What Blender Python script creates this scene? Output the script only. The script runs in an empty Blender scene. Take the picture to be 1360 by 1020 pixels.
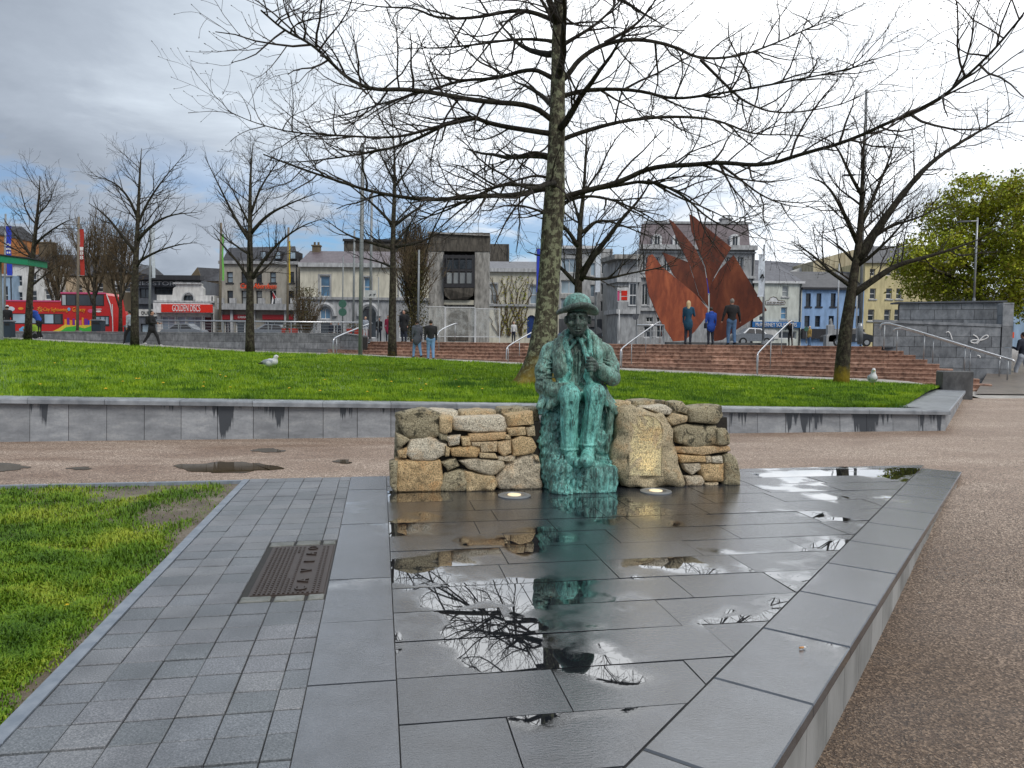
import bpy, bmesh, math, random
import numpy as np
from mathutils import Vector, noise as mnoise

SC = bpy.context.scene
COL = SC.collection
rad = math.radians

# ------------------------------------------------------------------ camera
CAM_H = 1.40
FPX = 1000.0                      # focal length in pixels of the 1360x1020 photograph
TANP = 0.055                      # looking down a little
ROLL = 0.010
cam = bpy.data.cameras.new('camera')
cam.sensor_width = 36.0
cam.lens = 36.0 * FPX / 1360.0
cam.clip_start = 0.05
cam.clip_end = 3000.0
camo = bpy.data.objects.new('camera', cam)
COL.objects.link(camo)
_p = math.atan(TANP)
CF = Vector((0, math.cos(_p), -math.sin(_p)))
_r0 = Vector((1, 0, 0))
_u0 = Vector((0, math.sin(_p), math.cos(_p)))
CR = _r0 * math.cos(ROLL) + _u0 * math.sin(ROLL)
CU = -_r0 * math.sin(ROLL) + _u0 * math.cos(ROLL)
from mathutils import Matrix
_m = Matrix((CR, CU, -CF)).transposed().to_4x4()
_m.translation = Vector((0, 0, CAM_H))
camo.matrix_world = _m
SC.camera = camo

# ------------------------------------------------------------------ colour management
vs = SC.view_settings
vs.view_transform = 'Standard'
vs.look = 'None'
vs.gamma = 1.0
vs.use_curve_mapping = False
vs.exposure = 0.50

# ------------------------------------------------------------------ node helpers
def nd(nt, t, ins=None, **at):
    n = nt.nodes.new('ShaderNode' + t)
    for k, v in at.items():
        setattr(n, k, v)
    for k, v in (ins or {}).items():
        s = n.inputs[k]
        if isinstance(v, bpy.types.NodeSocket):
            nt.links.new(v, s)
        else:
            s.default_value = v
    return n

def c4(c):
    return (c[0], c[1], c[2], 1.0)

def ramp(nt, fac, stops, interp='LINEAR'):
    n = nd(nt, 'ValToRGB', {'Fac': fac})
    cr = n.color_ramp
    cr.interpolation = interp
    while len(cr.elements) < len(stops):
        cr.elements.new(0.5)
    for e, (p, c) in zip(cr.elements, stops):
        e.position = p
        e.color = c4(c) if hasattr(c, '__len__') else (c, c, c, 1)
    return n.outputs['Color']

def mixc(nt, fac, a, b, mode='MIX'):
    n = nt.nodes.new('ShaderNodeMixRGB')
    n.blend_type = mode
    for k, v in (('Fac', fac), ('Color1', a), ('Color2', b)):
        s = n.inputs[k]
        if isinstance(v, bpy.types.NodeSocket):
            nt.links.new(v, s)
        elif k == 'Fac':
            s.default_value = v
        else:
            s.default_value = c4(v)
    return n.outputs['Color']

def mth(nt, op, a, b=0.0, clamp=False):
    n = nt.nodes.new('ShaderNodeMath')
    n.operation = op
    n.use_clamp = clamp
    for i, v in enumerate((a, b)):
        if isinstance(v, bpy.types.NodeSocket):
            nt.links.new(v, n.inputs[i])
        else:
            n.inputs[i].default_value = v
    return n.outputs[0]

def noise(nt, vec, scale, detail=4.0, rough=0.55, dist=0.0):
    return nd(nt, 'TexNoise', {'Vector': vec, 'Scale': scale, 'Detail': detail, 'Roughness': rough, 'Distortion': dist}).outputs['Fac']

def vscale(nt, vec, s):
    return nd(nt, 'Mapping', {'Vector': vec, 'Scale': s}).outputs['Vector']

# ------------------------------------------------------------------ sky
SUN_AZ = rad(148.0)     # clockwise from +Y: behind the camera, to the right
SUN_EL = rad(48.0)
SUNDIR = Vector((math.sin(SUN_AZ) * math.cos(SUN_EL), math.cos(SUN_AZ) * math.cos(SUN_EL), math.sin(SUN_EL)))
world = bpy.data.worlds.new('World')
SC.world = world
world.use_nodes = True
nt = world.node_tree
nt.nodes.clear()
tc = nd(nt, 'TexCoord').outputs['Generated']
sky = nd(nt, 'TexSky', sky_type='NISHITA', sun_disc=False)
sky.sun_elevation = SUN_EL
sky.sun_rotation = SUN_AZ
sky.air_density = 1.4
sky.dust_density = 0.6
sep = nd(nt, 'SeparateXYZ', {'Vector': tc})
zz = mth(nt, 'ADD', mth(nt, 'MAXIMUM', sep.outputs['Z'], 0.0), 0.16)
cx = mth(nt, 'DIVIDE', sep.outputs['X'], zz)
cy = mth(nt, 'DIVIDE', sep.outputs['Y'], zz)
cv = nd(nt, 'CombineXYZ', {'X': cx, 'Y': cy, 'Z': 0.0}).outputs['Vector']
cvo = nd(nt, 'Mapping', {'Vector': cv, 'Location': (3.1, 1.7, 0.0)}).outputs['Vector']
n1 = noise(nt, cvo, 0.42, 4.0, 0.5, 0.4)
n2 = noise(nt, cvo, 1.5, 7.0, 0.6, 0.5)
nn = mth(nt, 'ADD', mth(nt, 'MULTIPLY', n1, 0.62), mth(nt, 'MULTIPLY', n2, 0.38))
sund = nd(nt, 'VectorMath', {0: tc, 1: (0.30, 0.80, 0.52)}, operation='DOT_PRODUCT').outputs['Value']
glow = mth(nt, 'POWER', mth(nt, 'MAXIMUM', mth(nt, 'ADD', mth(nt, 'MULTIPLY', sund, 0.5), 0.5), 0.0), 9.0)
rain = mth(nt, 'POWER', mth(nt, 'MAXIMUM', nd(nt, 'VectorMath', {0: tc, 1: (-0.66, 0.72, 0.22)}, operation='DOT_PRODUCT').outputs['Value'], 0.0), 7.0)
dens = mth(nt, 'SUBTRACT', mth(nt, 'ADD', mth(nt, 'ADD', nn, 0.15), mth(nt, 'MULTIPLY', rain, 0.17)), mth(nt, 'MULTIPLY', glow, 0.36))
cloud = ramp(nt, dens, [(0.28, (1.22, 1.25, 1.28)), (0.42, (0.76, 0.80, 0.85)), (0.52, (0.50, 0.56, 0.63)), (0.62, (0.33, 0.375, 0.44)), (0.76, (0.22, 0.255, 0.31))])
skyc = mixc(nt, 1.0, sky.outputs['Color'], (0.030, 0.052, 0.085), 'MULTIPLY')
# the cloud deck breaks up in places low towards the horizon
hv = nd(nt, 'Mapping', {'Vector': tc, 'Scale': (2.6, 2.6, 7.0), 'Location': (0.55, 0.2, 0.3)}).outputs['Vector']
n3 = noise(nt, hv, 1.7, 5.0, 0.6, 0.4)
low = ramp(nt, sep.outputs['Z'], [(0.0, 1.0), (0.10, 1.0), (0.24, 0.0)])
side = nd(nt, 'MapRange', {'Value': nd(nt, 'VectorMath', {0: tc, 1: (-0.42, 0.90, 0.1)}, operation='DOT_PRODUCT').outputs['Value'], 'From Min': 0.62, 'From Max': 0.93}).outputs[0]
gap = mth(nt, 'MULTIPLY', mth(nt, 'MULTIPLY', ramp(nt, n3, [(0.48, 0.0), (0.57, 1.0)]), low), side)
allc = mixc(nt, gap, cloud, skyc)
bg = nd(nt, 'Background', {'Color': allc, 'Strength': 1.0})
wo = nd(nt, 'OutputWorld')
nt.links.new(bg.outputs[0], wo.inputs['Surface'])

# ------------------------------------------------------------------ sun behind thin cloud
sl = bpy.data.lights.new('sun', 'SUN')
sl.energy = 1.5
sl.angle = rad(28.0)
sl.color = (1.0, 0.95, 0.88)
so = bpy.data.objects.new('sun', sl)
so.rotation_euler = (-SUNDIR).to_track_quat('-Z', 'Y').to_euler()
so.location = (0, 0, 60)
COL.objects.link(so)

# ------------------------------------------------------------------ geometry helpers
def ray(px, py):
    return CF + CR * ((px - 680.0) / FPX) - CU * ((py - 510.0) / FPX)

def P(px, py, Y):
    """the point at distance Y (along world +Y) seen at a photograph pixel"""
    r = ray(px, py)
    t = Y / r.y
    return Vector((r.x * t, Y, CAM_H + r.z * t))

def G(px, py, z=0.0):
    r = ray(px, py)
    t = (z - CAM_H) / r.z
    return Vector((r.x * t, r.y * t, z))

TH = rad(10.0)
CT, ST = math.cos(TH), math.sin(TH)
def W(u, v, z=0.0):
    """plaza grid (u across, v away) to world"""
    return Vector((u * CT - v * ST, u * ST + v * CT, z))

def UV(p):
    return (p.x * CT + p.y * ST, -p.x * ST + p.y * CT)

def Q(px, py, v):
    """plaza grid (u, z) of a pixel on the upright plane v = const"""
    r = ray(px, py)
    rv = -r.x * ST + r.y * CT
    t = v / rv
    return ((r.x * CT + r.y * ST) * t, CAM_H + r.z * t)

ORG = {}
def link(o, parent=None):
    COL.objects.link(o)
    if parent is not None:
        o.parent = parent
    return o

def tag(o, label=None, cat=None, group=None, kind=None):
    if label: o['label'] = label
    if cat: o['category'] = cat
    if group: o['group'] = group
    if kind: o['kind'] = kind
    return o

def thing(name, loc, label, cat, group=None):
    o = bpy.data.objects.new(name, None)
    o.empty_display_size = 0.2
    o.location = loc
    link(o)
    ORG[o.name] = Vector(loc)
    return tag(o, label, cat, group)

def mesh_obj(name, verts, faces, mats, parent=None, fmat=None, smooth=False, origin=None):
    """verts in world coordinates; the mesh is stored relative to its parent's origin (or its own)"""
    if parent is not None:
        org = ORG[parent.name]
    else:
        org = Vector(origin) if origin is not None else Vector((0, 0, 0))
    me = bpy.data.meshes.new(name)
    if isinstance(verts, np.ndarray):
        vv = verts - np.array(org)
        nv = len(vv)
        me.vertices.add(nv)
        me.vertices.foreach_set('co', vv.astype(np.float32).ravel())
        f = np.asarray(faces, dtype=np.int32)
        k = f.shape[1]
        me.loops.add(f.size)
        me.loops.foreach_set('vertex_index', f.ravel())
        me.polygons.add(len(f))
        me.polygons.foreach_set('loop_start', np.arange(0, f.size, k, dtype=np.int32))
        me.polygons.foreach_set('loop_total', np.full(len(f), k, dtype=np.int32))
        me.update(calc_edges=True)
    else:
        me.from_pydata([tuple(Vector(v) - org) for v in verts], [], faces)
        me.update()
    if not isinstance(mats, (list, tuple)):
        mats = [mats]
    for m in mats:
        me.materials.append(m)
    if fmat is not None:
        me.polygons.foreach_set('material_index', np.asarray(fmat, dtype=np.int32))
    if smooth:
        me.polygons.foreach_set('use_smooth', np.ones(len(me.polygons), dtype=bool))
    o = bpy.data.objects.new(name, me)
    if parent is None:
        o.location = org
    link(o, parent)
    ORG[o.name] = org
    return o

class MB:
    def __init__(s):
        s.v = []; s.f = []; s.m = []
    def add(s, vs_, fs_, m=0):
        b = len(s.v)
        s.v.extend(vs_)
        for f in fs_:
            s.f.append([i + b for i in f]); s.m.append(m)
    def box(s, x0, x1, y0, y1, z0, z1, m=0):
        c = [(x0,y0,z0),(x1,y0,z0),(x1,y1,z0),(x0,y1,z0),(x0,y0,z1),(x1,y0,z1),(x1,y1,z1),(x0,y1,z1)]
        s.add(c, [(0,3,2,1),(4,5,6,7),(0,1,5,4),(1,2,6,5),(2,3,7,6),(3,0,4,7)], m)
    def obox(s, c, ax, ay, az, m=0):
        c = Vector(c); ax = Vector(ax); ay = Vector(ay); az = Vector(az)
        pts = [c + ax*i + ay*j + az*k for k in (-1, 1) for (i, j) in ((-1,-1),(1,-1),(1,1),(-1,1))]
        s.add(pts, [(0,3,2,1),(4,5,6,7),(0,1,5,4),(1,2,6,5),(2,3,7,6),(3,0,4,7)], m)
    def prism(s, poly, off, m=0, cham=0.0):
        """poly: 3-D points of the front face (any planar ngon); off: vector to the back face"""
        n = len(poly); off = Vector(off)
        p = [Vector(q) for q in poly]
        s.add(p + [q + off for q in p], [list(range(n)), list(range(2*n-1, n-1, -1))] + [[(i+1) % n, i, n+i, n+(i+1) % n] for i in range(n)], m)
    def slab(s, poly, z0, z1, ch=0.004, m=0):
        """flat ngon (x,y) ccw, top at z1 (number or function) with a chamfered rim"""
        n = len(poly)
        zt = z1 if callable(z1) else (lambda x, y: z1)
        cx_ = sum(p[0] for p in poly)/n; cy_ = sum(p[1] for p in poly)/n
        def ins(p):
            d = Vector((cx_-p[0], cy_-p[1])); l = d.length or 1
            d = d / l * min(ch*1.6, l*0.4)
            return (p[0]+d.x, p[1]+d.y)
        q = [ins(p) for p in poly]
        if ch <= 0:
            s.add([(p[0], p[1], z0) for p in poly]+[(p[0], p[1], zt(*p)) for p in poly], [list(range(n, 2*n))]+[[i, (i+1) % n, n+(i+1) % n, n+i] for i in range(n)], m)
            return
        vs_ = [(p[0], p[1], z0) for p in poly] + [(p[0], p[1], zt(*p)-ch) for p in poly] + [(p[0], p[1], zt(*p)) for p in q]
        fs_ = [list(range(2*n, 3*n))]
        for i in range(n):
            j = (i+1) % n
            fs_.append([i, j, n+j, n+i]); fs_.append([n+i, n+j, 2*n+j, 2*n+i])
        s.add(vs_, fs_, m)
    def tube(s, pts, radii, n=6, m=0, caps=True):
        pts = [Vector(p) for p in pts]
        if not hasattr(radii, '__len__'):
            radii = [radii]*len(pts)
        b = len(s.v)
        prev = None
        for i, p in enumerate(pts):
            t = (pts[min(i+1, len(pts)-1)] - pts[max(i-1, 0)])
            if t.length < 1e-9: t = Vector((0, 0, 1))
            t.normalize()
            if prev is None:
                a = Vector((0, 0, 1)) if abs(t.z) < 0.9 else Vector((1, 0, 0))
                x = t.cross(a).normalized()
            else:
                x = (prev - t*prev.dot(t))
                x = x.normalized() if x.length > 1e-6 else t.orthogonal().normalized()
            prev = x
            y = t.cross(x)
            r = radii[i]
            for k in range(n):
                a = 2*math.pi*k/n
                s.v.append(p + x*(math.cos(a)*r) + y*(math.sin(a)*r))
        for i in range(len(pts)-1):
            for k in range(n):
                k2 = (k+1) % n
                s.f.append([b+i*n+k, b+i*n+k2, b+(i+1)*n+k2, b+(i+1)*n+k]); s.m.append(m)
        if caps and n > 2:
            s.f.append([b+k for k in range(n-1, -1, -1)]); s.m.append(m)
            e = b+(len(pts)-1)*n
            s.f.append([e+k for k in range(n)]); s.m.append(m)
    def lathe(s, c, prof, n=16, m=0, axis=None):
        """prof: (radius, height) pairs about the z axis through c"""
        c = Vector(c); b = len(s.v)
        for r, h in prof:
            for k in range(n):
                a = 2*math.pi*k/n
                s.v.append(c + Vector((math.cos(a)*r, math.sin(a)*r, h)))
        for i in range(len(prof)-1):
            for k in range(n):
                k2 = (k+1) % n
                s.f.append([b+i*n+k, b+i*n+k2, b+(i+1)*n+k2, b+(i+1)*n+k]); s.m.append(m)
        s.f.append([b+k for k in range(n-1, -1, -1)]); s.m.append(m)
        e = b+(len(prof)-1)*n
        s.f.append([e+k for k in range(n)]); s.m.append(m)
    def build(s, name, mats, parent=None, origin=None, smooth=False):
        multi = isinstance(mats, (list, tuple)) and len(mats) > 1
        return mesh_obj(name, s.v, s.f, mats, parent, s.m if multi else None, smooth, origin)

def copy_tree(o, loc, rotz=None, label=None, parent=None):
    c = o.copy()
    COL.objects.link(c)
    if parent is None:
        c.location = loc
        if rotz is not None: c.rotation_euler.z = rotz
    else:
        c.parent = parent
    if label: c['label'] = label
    for ch in o.children:
        copy_tree(ch, None, None, None, c)
    return c

def clip_half(poly, a, b, c):
    """keep a*x+b*y <= c"""
    out = []
    for i in range(len(poly)):
        p, q = poly[i], poly[(i+1) % len(poly)]
        dp = a*p[0]+b*p[1]-c; dq = a*q[0]+b*q[1]-c
        if dp <= 0: out.append(p)
        if (dp < 0 < dq) or (dq < 0 < dp):
            t = dp/(dp-dq)
            out.append((p[0]+(q[0]-p[0])*t, p[1]+(q[1]-p[1])*t))
    return out

def chaikin(pts, it=1, closed=True):
    for _ in range(it):
        o = []
        n = len(pts)
        for i in range(n if closed else n-1):
            a, b = pts[i], pts[(i+1) % n]
            o.append(tuple(a[k]*0.75+b[k]*0.25 for k in range(len(a))))
            o.append(tuple(a[k]*0.25+b[k]*0.75 for k in range(len(a))))
        pts = o
    return pts

def lerp(a, b, t):
    return a + (b-a)*t

def interp(x, xs, ys):
    return float(np.interp(x, xs, ys))

# text laid flat on an upright plane facing the camera (-Y): returns a mesh object
def lettering(s, px0, px1, pyc, Y, mat, parent, name='lettering', height_px=None, ext=0.02, rot=None, shear=0.0):
    cu = bpy.data.curves.new('text', 'FONT')
    cu.body = s
    cu.extrude = ext
    cu.align_x = 'LEFT'
    cu.shear = shear
    ob = bpy.data.objects.new('text', cu)
    COL.objects.link(ob)
    dg = bpy.context.evaluated_depsgraph_get()
    dg.update()
    me = bpy.data.meshes.new_from_object(ob.evaluated_get(dg))
    bpy.data.objects.remove(ob)
    n = len(me.vertices)
    co = np.empty(n*3, dtype=np.float32)
    me.vertices.foreach_get('co', co)
    co = co.reshape(-1, 3)
    lo = co.min(0); hi = co.max(0)
    a = P(px0, pyc, Y); b = P(px1, pyc, Y)
    w = b.x-a.x
    sx = w/(hi[0]-lo[0])
    h = (hi[1]-lo[1])
    sz = sx if height_px is None else height_px/FPX*Y/h
    out = np.empty_like(co)
    out[:, 0] = a.x + (co[:, 0]-lo[0])*sx
    out[:, 1] = Y - (co[:, 2]-lo[2])
    out[:, 2] = (a.z+b.z)/2 + (co[:, 1]-(lo[1]+hi[1])/2)*sz
    org = ORG[parent.name]
    out -= np.array(org)
    me.vertices.foreach_set('co', out.ravel())
    me.materials.clear()
    me.materials.append(mat)
    me.update()
    o = bpy.data.objects.new(name, me)
    link(o, parent)
    ORG[o.name] = org
    return o
# ------------------------------------------------------------------ materials
MATS = {}
def newmat(name):
    m = bpy.data.materials.new(name)
    m.use_nodes = True
    nt = m.node_tree
    nt.nodes.clear()
    out = nd(nt, 'OutputMaterial')
    bs = nd(nt, 'BsdfPrincipled')
    nt.links.new(bs.outputs[0], out.inputs['Surface'])
    MATS[name] = m
    return m, nt, bs

def setin(nt, bs, **kw):
    for k, v in kw.items():
        s = bs.inputs[k.replace('_', ' ')]
        if isinstance(v, bpy.types.NodeSocket):
            nt.links.new(v, s)
        elif k in ('Base_Color', 'Emission_Color', 'Coat_Tint', 'Specular_Tint'):
            s.default_value = c4(v)
        else:
            s.default_value = v

def pos(nt):
    return nd(nt, 'NewGeometry').outputs['Position']

def orand(nt):
    return nd(nt, 'ObjectInfo').outputs['Random']

def bump(nt, h, strength, dist=0.02):
    return nd(nt, 'Bump', {'Height': h, 'Strength': strength, 'Distance': dist}).outputs['Normal']

def mat(name, c1, c2=None, scale=6.0, rough=0.7, bmp=0.0, bscale=60.0, bdist=0.01, metal=0.0, spec=0.5, rnd=0.0, stretch=None, detail=5.0, lo=0.35, hi=0.65, coat=0.0):
    """a general surface: two colours mixed by noise, a little relief, random tint from piece to piece"""
    if name in MATS: return MATS[name]
    m, nt, bs = newmat(name)
    p = pos(nt)
    if stretch: p = vscale(nt, p, stretch)
    c2 = c2 or tuple(x*0.7 for x in c1)
    f = noise(nt, p, scale, detail)
    col = ramp(nt, f, [(lo, c1), (hi, c2)])
    if rnd:
        r = orand(nt)
        col = mixc(nt, 1.0, col, ramp(nt, r, [(0.0, 1.0-rnd), (1.0, 1.0+rnd)]), 'MULTIPLY')
    setin(nt, bs, Base_Color=col, Roughness=rough, Metallic=metal, Specular_IOR_Level=spec, Coat_Weight=coat)
    if bmp:
        setin(nt, bs, Normal=bump(nt, noise(nt, p, bscale, 4.0), bmp, bdist))
    return m

def emis(name, col, strength):
    m, nt, bs = newmat(name)
    setin(nt, bs, Base_Color=(0.8, 0.75, 0.6), Emission_Color=col, Emission_Strength=strength, Roughness=0.3)
    return m

# wet dark limestone of the plaza: one family, slightly different from slab to slab
def wet_slab(name, c1, c2, wetlo, wethi, rbase):
    m, nt, bs = newmat(name)
    p = pos(nt)
    r = orand(nt)
    n_big = noise(nt, p, 0.9, 3.0, 0.5, 0.3)
    n_mid = noise(nt, p, 5.0, 5.0, 0.6, 0.4)
    n_fine = noise(nt, p, 90.0, 3.0, 0.6)
    col = ramp(nt, n_mid, [(0.3, c1), (0.7, c2)])
    col = mixc(nt, 1.0, col, ramp(nt, r, [(0.0, (0.78, 0.80, 0.84)), (0.5, (1.0, 1.0, 1.0)), (1.0, (1.22, 1.18, 1.2))]), 'MULTIPLY')
    # standing water
    wet = mth(nt, 'ADD', mth(nt, 'MULTIPLY', n_big, 0.86), mth(nt, 'MULTIPLY', n_mid, 0.14))
    wet = mth(nt, 'ADD', wet, mth(nt, 'MULTIPLY', mth(nt, 'SUBTRACT', r, 0.5), 0.12))
    # the paving sags here: water stands in the hollow in front of the statue
    pc = W(0.75, 4.15); pc2 = W(1.35, 6.1)
    for c_, rad_, k_ in ((pc, 1.35, 0.085), (pc2, 1.7, 0.075)):
        dv = nd(nt, 'VectorMath', {0: p, 1: (c_.x, c_.y, 0.0)}, operation='DISTANCE').outputs['Value']
        wet = mth(nt, 'ADD', wet, mth(nt, 'MULTIPLY', nd(nt, 'MapRange', {'Value': dv, 'From Min': 0.2, 'From Max': rad_, 'To Min': 1.0, 'To Max': 0.0}).outputs[0], k_))
    w = ramp(nt, wet, [(wetlo, 0.0), (wethi, 1.0)])
    col = mixc(nt, w, col, (0.012, 0.014, 0.018))
    dry = ramp(nt, noise(nt, p, 3.2, 6.0, 0.65, 0.8), [(0.60, 0.0), (0.72, 1.0)])
    rg = mth(nt, 'ADD', mth(nt, 'MULTIPLY', dry, 0.10), rbase)
    rgn = nd(nt, 'Mix', {0: w, 2: rg, 3: 0.015}).outputs[0]
    # riven surface: elongated pits
    hv = mth(nt, 'ADD', mth(nt, 'MULTIPLY', noise(nt, vscale(nt, p, (34.0, 95.0, 60.0)), 1.0, 4.0, 0.65), 1.0), mth(nt, 'MULTIPLY', n_fine, 0.35))
    st = mth(nt, 'MULTIPLY', mth(nt, 'SUBTRACT', 1.0, w), 0.30)
    b = nd(nt, 'Bump', {'Height': hv, 'Strength': st, 'Distance': 0.006}).outputs['Normal']
    # gentle swell of the standing water film
    setin(nt, bs, Base_Color=col, Roughness=rgn, Normal=b, IOR=2.0, Specular_IOR_Level=0.5)
    setin(nt, bs, Coat_Weight=mth(nt, 'ADD', mth(nt, 'MULTIPLY', w, 0.60), 0.40), Coat_Roughness=nd(nt, 'Mix', {0: w, 2: rbase*0.8, 3: 0.005}).outputs[0], Coat_IOR=1.6, Coat_Normal=b)
    return m

wet_slab('slab', (0.018, 0.021, 0.027), (0.048, 0.055, 0.066), 0.53, 0.575, 0.065)
wet_slab('coping_wet', (0.030, 0.035, 0.043), (0.070, 0.079, 0.093), 0.60, 0.67, 0.10)

def sett_mat():
    m, nt, bs = newmat('sett')
    p = pos(nt); r = orand(nt)
    f = noise(nt, p, 140.0, 3.0, 0.7)
    col = ramp(nt, f, [(0.3, (0.085, 0.092, 0.10)), (0.52, (0.20, 0.212, 0.228)), (0.72, (0.36, 0.365, 0.375))])
    tint = ramp(nt, r, [(0.0, (0.80, 0.83, 0.83)), (0.35, (0.93, 0.95, 0.97)), (0.7, (1.02, 1.0, 1.01)), (1.0, (1.10, 1.08, 1.06))])
    col = mixc(nt, 1.0, col, tint, 'MULTIPLY')
    damp = ramp(nt, noise(nt, p, 1.7, 4.0), [(0.42, 0.0), (0.6, 1.0)])
    col = mixc(nt, mth(nt, 'MULTIPLY', damp, 0.45), col, (0.05, 0.055, 0.06))
    setin(nt, bs, Base_Color=col, Roughness=nd(nt, 'Mix', {0: damp, 2: 0.50, 3: 0.30}).outputs[0], Specular_IOR_Level=0.6,
          Normal=bump(nt, f, 0.55, 0.006))
sett_mat()

def gravel_mat():
    m, nt, bs = newmat('gravel')
    p = pos(nt)
    v = nd(nt, 'TexVoronoi', {'Vector': p, 'Scale': 110.0}, feature='F1')
    v2 = nd(nt, 'TexVoronoi', {'Vector': p, 'Scale': 210.0}, feature='F1')
    cv = nd(nt, 'SeparateXYZ', {'Vector': v.outputs['Color']}).outputs['X']
    grain = ramp(nt, cv, [(0.0, (0.10, 0.078, 0.062)), (0.4, (0.25, 0.203, 0.168)), (0.75, (0.38, 0.32, 0.27)), (0.95, (0.68, 0.60, 0.52))])
    big = noise(nt, vscale(nt, p, (0.45, 1.1, 1.0)), 0.9, 8.0, 0.68, 0.6)
    dampn = ramp(nt, big, [(0.40, 0.0), (0.60, 1.0)])
    sx = nd(nt, 'SeparateXYZ', {'Vector': p})
    # trampled, darker, coarser ground beside the plaza kerb
    near = ramp(nt, mth(nt, 'MULTIPLY', sx.outputs['Y'], 0.1), [(0.35, 1.0), (0.82, 0.0)])
    base = mixc(nt, mth(nt, 'MULTIPLY', dampn, 0.85), mixc(nt, 1.0, grain, (1.18, 1.09, 1.02), 'MULTIPLY'), mixc(nt, 1.0, grain, (0.66, 0.49, 0.37), 'MULTIPLY'))
    kd = mth(nt, 'ADD', mth(nt, 'ADD', mth(nt, 'MULTIPLY', sx.outputs['X'], CT+ST), mth(nt, 'MULTIPLY', sx.outputs['Y'], ST-CT)), mth(nt, 'MULTIPLY', noise(nt, p, 1.3, 5.0, 0.6), -0.9))
    near = mth(nt, 'MULTIPLY', near, nd(nt, 'MapRange', {'Value': kd, 'From Min': -1.3, 'From Max': 0.6, 'To Min': 1.15, 'To Max': 0.55}).outputs[0], True)
    base = mixc(nt, mth(nt, 'MULTIPLY', near, 0.97), base, mixc(nt, 1.0, grain, (0.34, 0.265, 0.20), 'MULTIPLY'))
    h = mth(nt, 'ADD', v.outputs['Distance'], mth(nt, 'MULTIPLY', v2.outputs['Distance'], 0.5))
    rough = mth(nt, 'SUBTRACT', 0.75, mth(nt, 'MULTIPLY', dampn, 0.25))
    setin(nt, bs, Base_Color=base, Roughness=rough, Normal=bump(nt, h, 0.5, 0.006), Specular_IOR_Level=0.5)
gravel_mat()

def tarmac_mat():
    m, nt, bs = newmat('patch_tarmac')
    p = pos(nt)
    v = nd(nt, 'TexVoronoi', {'Vector': p, 'Scale': 190.0}, feature='F1')
    cv = nd(nt, 'SeparateXYZ', {'Vector': v.outputs['Color']}).outputs['X']
    col = ramp(nt, cv, [(0.0, (0.060, 0.048, 0.038)), (0.6, (0.120, 0.098, 0.080)), (0.95, (0.22, 0.185, 0.15))])
    setin(nt, bs, Base_Color=col, Roughness=0.5, Normal=bump(nt, v.outputs['Distance'], 0.5, 0.006))
tarmac_mat()

def retaining_mat():
    """sawn limestone panels, wet runs under the coping"""
    m, nt, bs = newmat('panel_stone')
    p = pos(nt); r = orand(nt)
    f = noise(nt, vscale(nt, p, (1.0, 1.0, 3.0)), 2.2, 6.0, 0.65, 0.3)
    col = ramp(nt, f, [(0.3, (0.17, 0.182, 0.20)), (0.55, (0.29, 0.305, 0.325)), (0.75, (0.42, 0.43, 0.44))])
    col = mixc(nt, 1.0, col, ramp(nt, r, [(0.0, 0.86), (1.0, 1.12)]), 'MULTIPLY')
    g = mixc(nt, ramp(nt, noise(nt, p, 30.0, 4.0, 0.7), [(0.45, 0.0), (0.7, 0.35)]), col, (0.14, 0.145, 0.15))
    s = nd(nt, 'SeparateXYZ', {'Vector': p})
    # wet run-off: streak field read along the wall, fading downward
    xs = nd(nt, 'CombineXYZ', {'X': s.outputs['X'], 'Y': mth(nt, 'MULTIPLY', s.outputs['Y'], 0.2), 'Z': mth(nt, 'MULTIPLY', s.outputs['Z'], 0.35)}).outputs['Vector']
    one = nd(nt, 'CombineXYZ', {'X': s.outputs['X'], 'Y': mth(nt, 'MULTIPLY', s.outputs['Y'], 0.6), 'Z': 0.0}).outputs['Vector']
    run = mth(nt, 'MULTIPLY', mth(nt, 'SUBTRACT', noise(nt, one, 1.5, 5.0, 0.75), 0.515), 4.6)
    dep = mth(nt, 'SUBTRACT', mth(nt, 'SUBTRACT', 0.40, mth(nt, 'MULTIPLY', s.outputs['X'], 0.0178)), s.outputs['Z'])
    edge = mth(nt, 'MULTIPLY', mth(nt, 'SUBTRACT', noise(nt, xs, 9.0, 4.0, 0.6), 0.5), 0.22)
    wet = ramp(nt, mth(nt, 'ADD', mth(nt, 'SUBTRACT', run, dep), edge), [(0.0, 0.0), (0.09, 1.0)])
    colw = mixc(nt, wet, g, (0.055, 0.060, 0.068))
    ro = nd(nt, 'Mix', {0: wet, 2: 0.55, 3: 0.22}).outputs[0]
    setin(nt, bs, Base_Color=colw, Roughness=ro, Normal=bump(nt, f, 0.12, 0.01))
retaining_mat()

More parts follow.
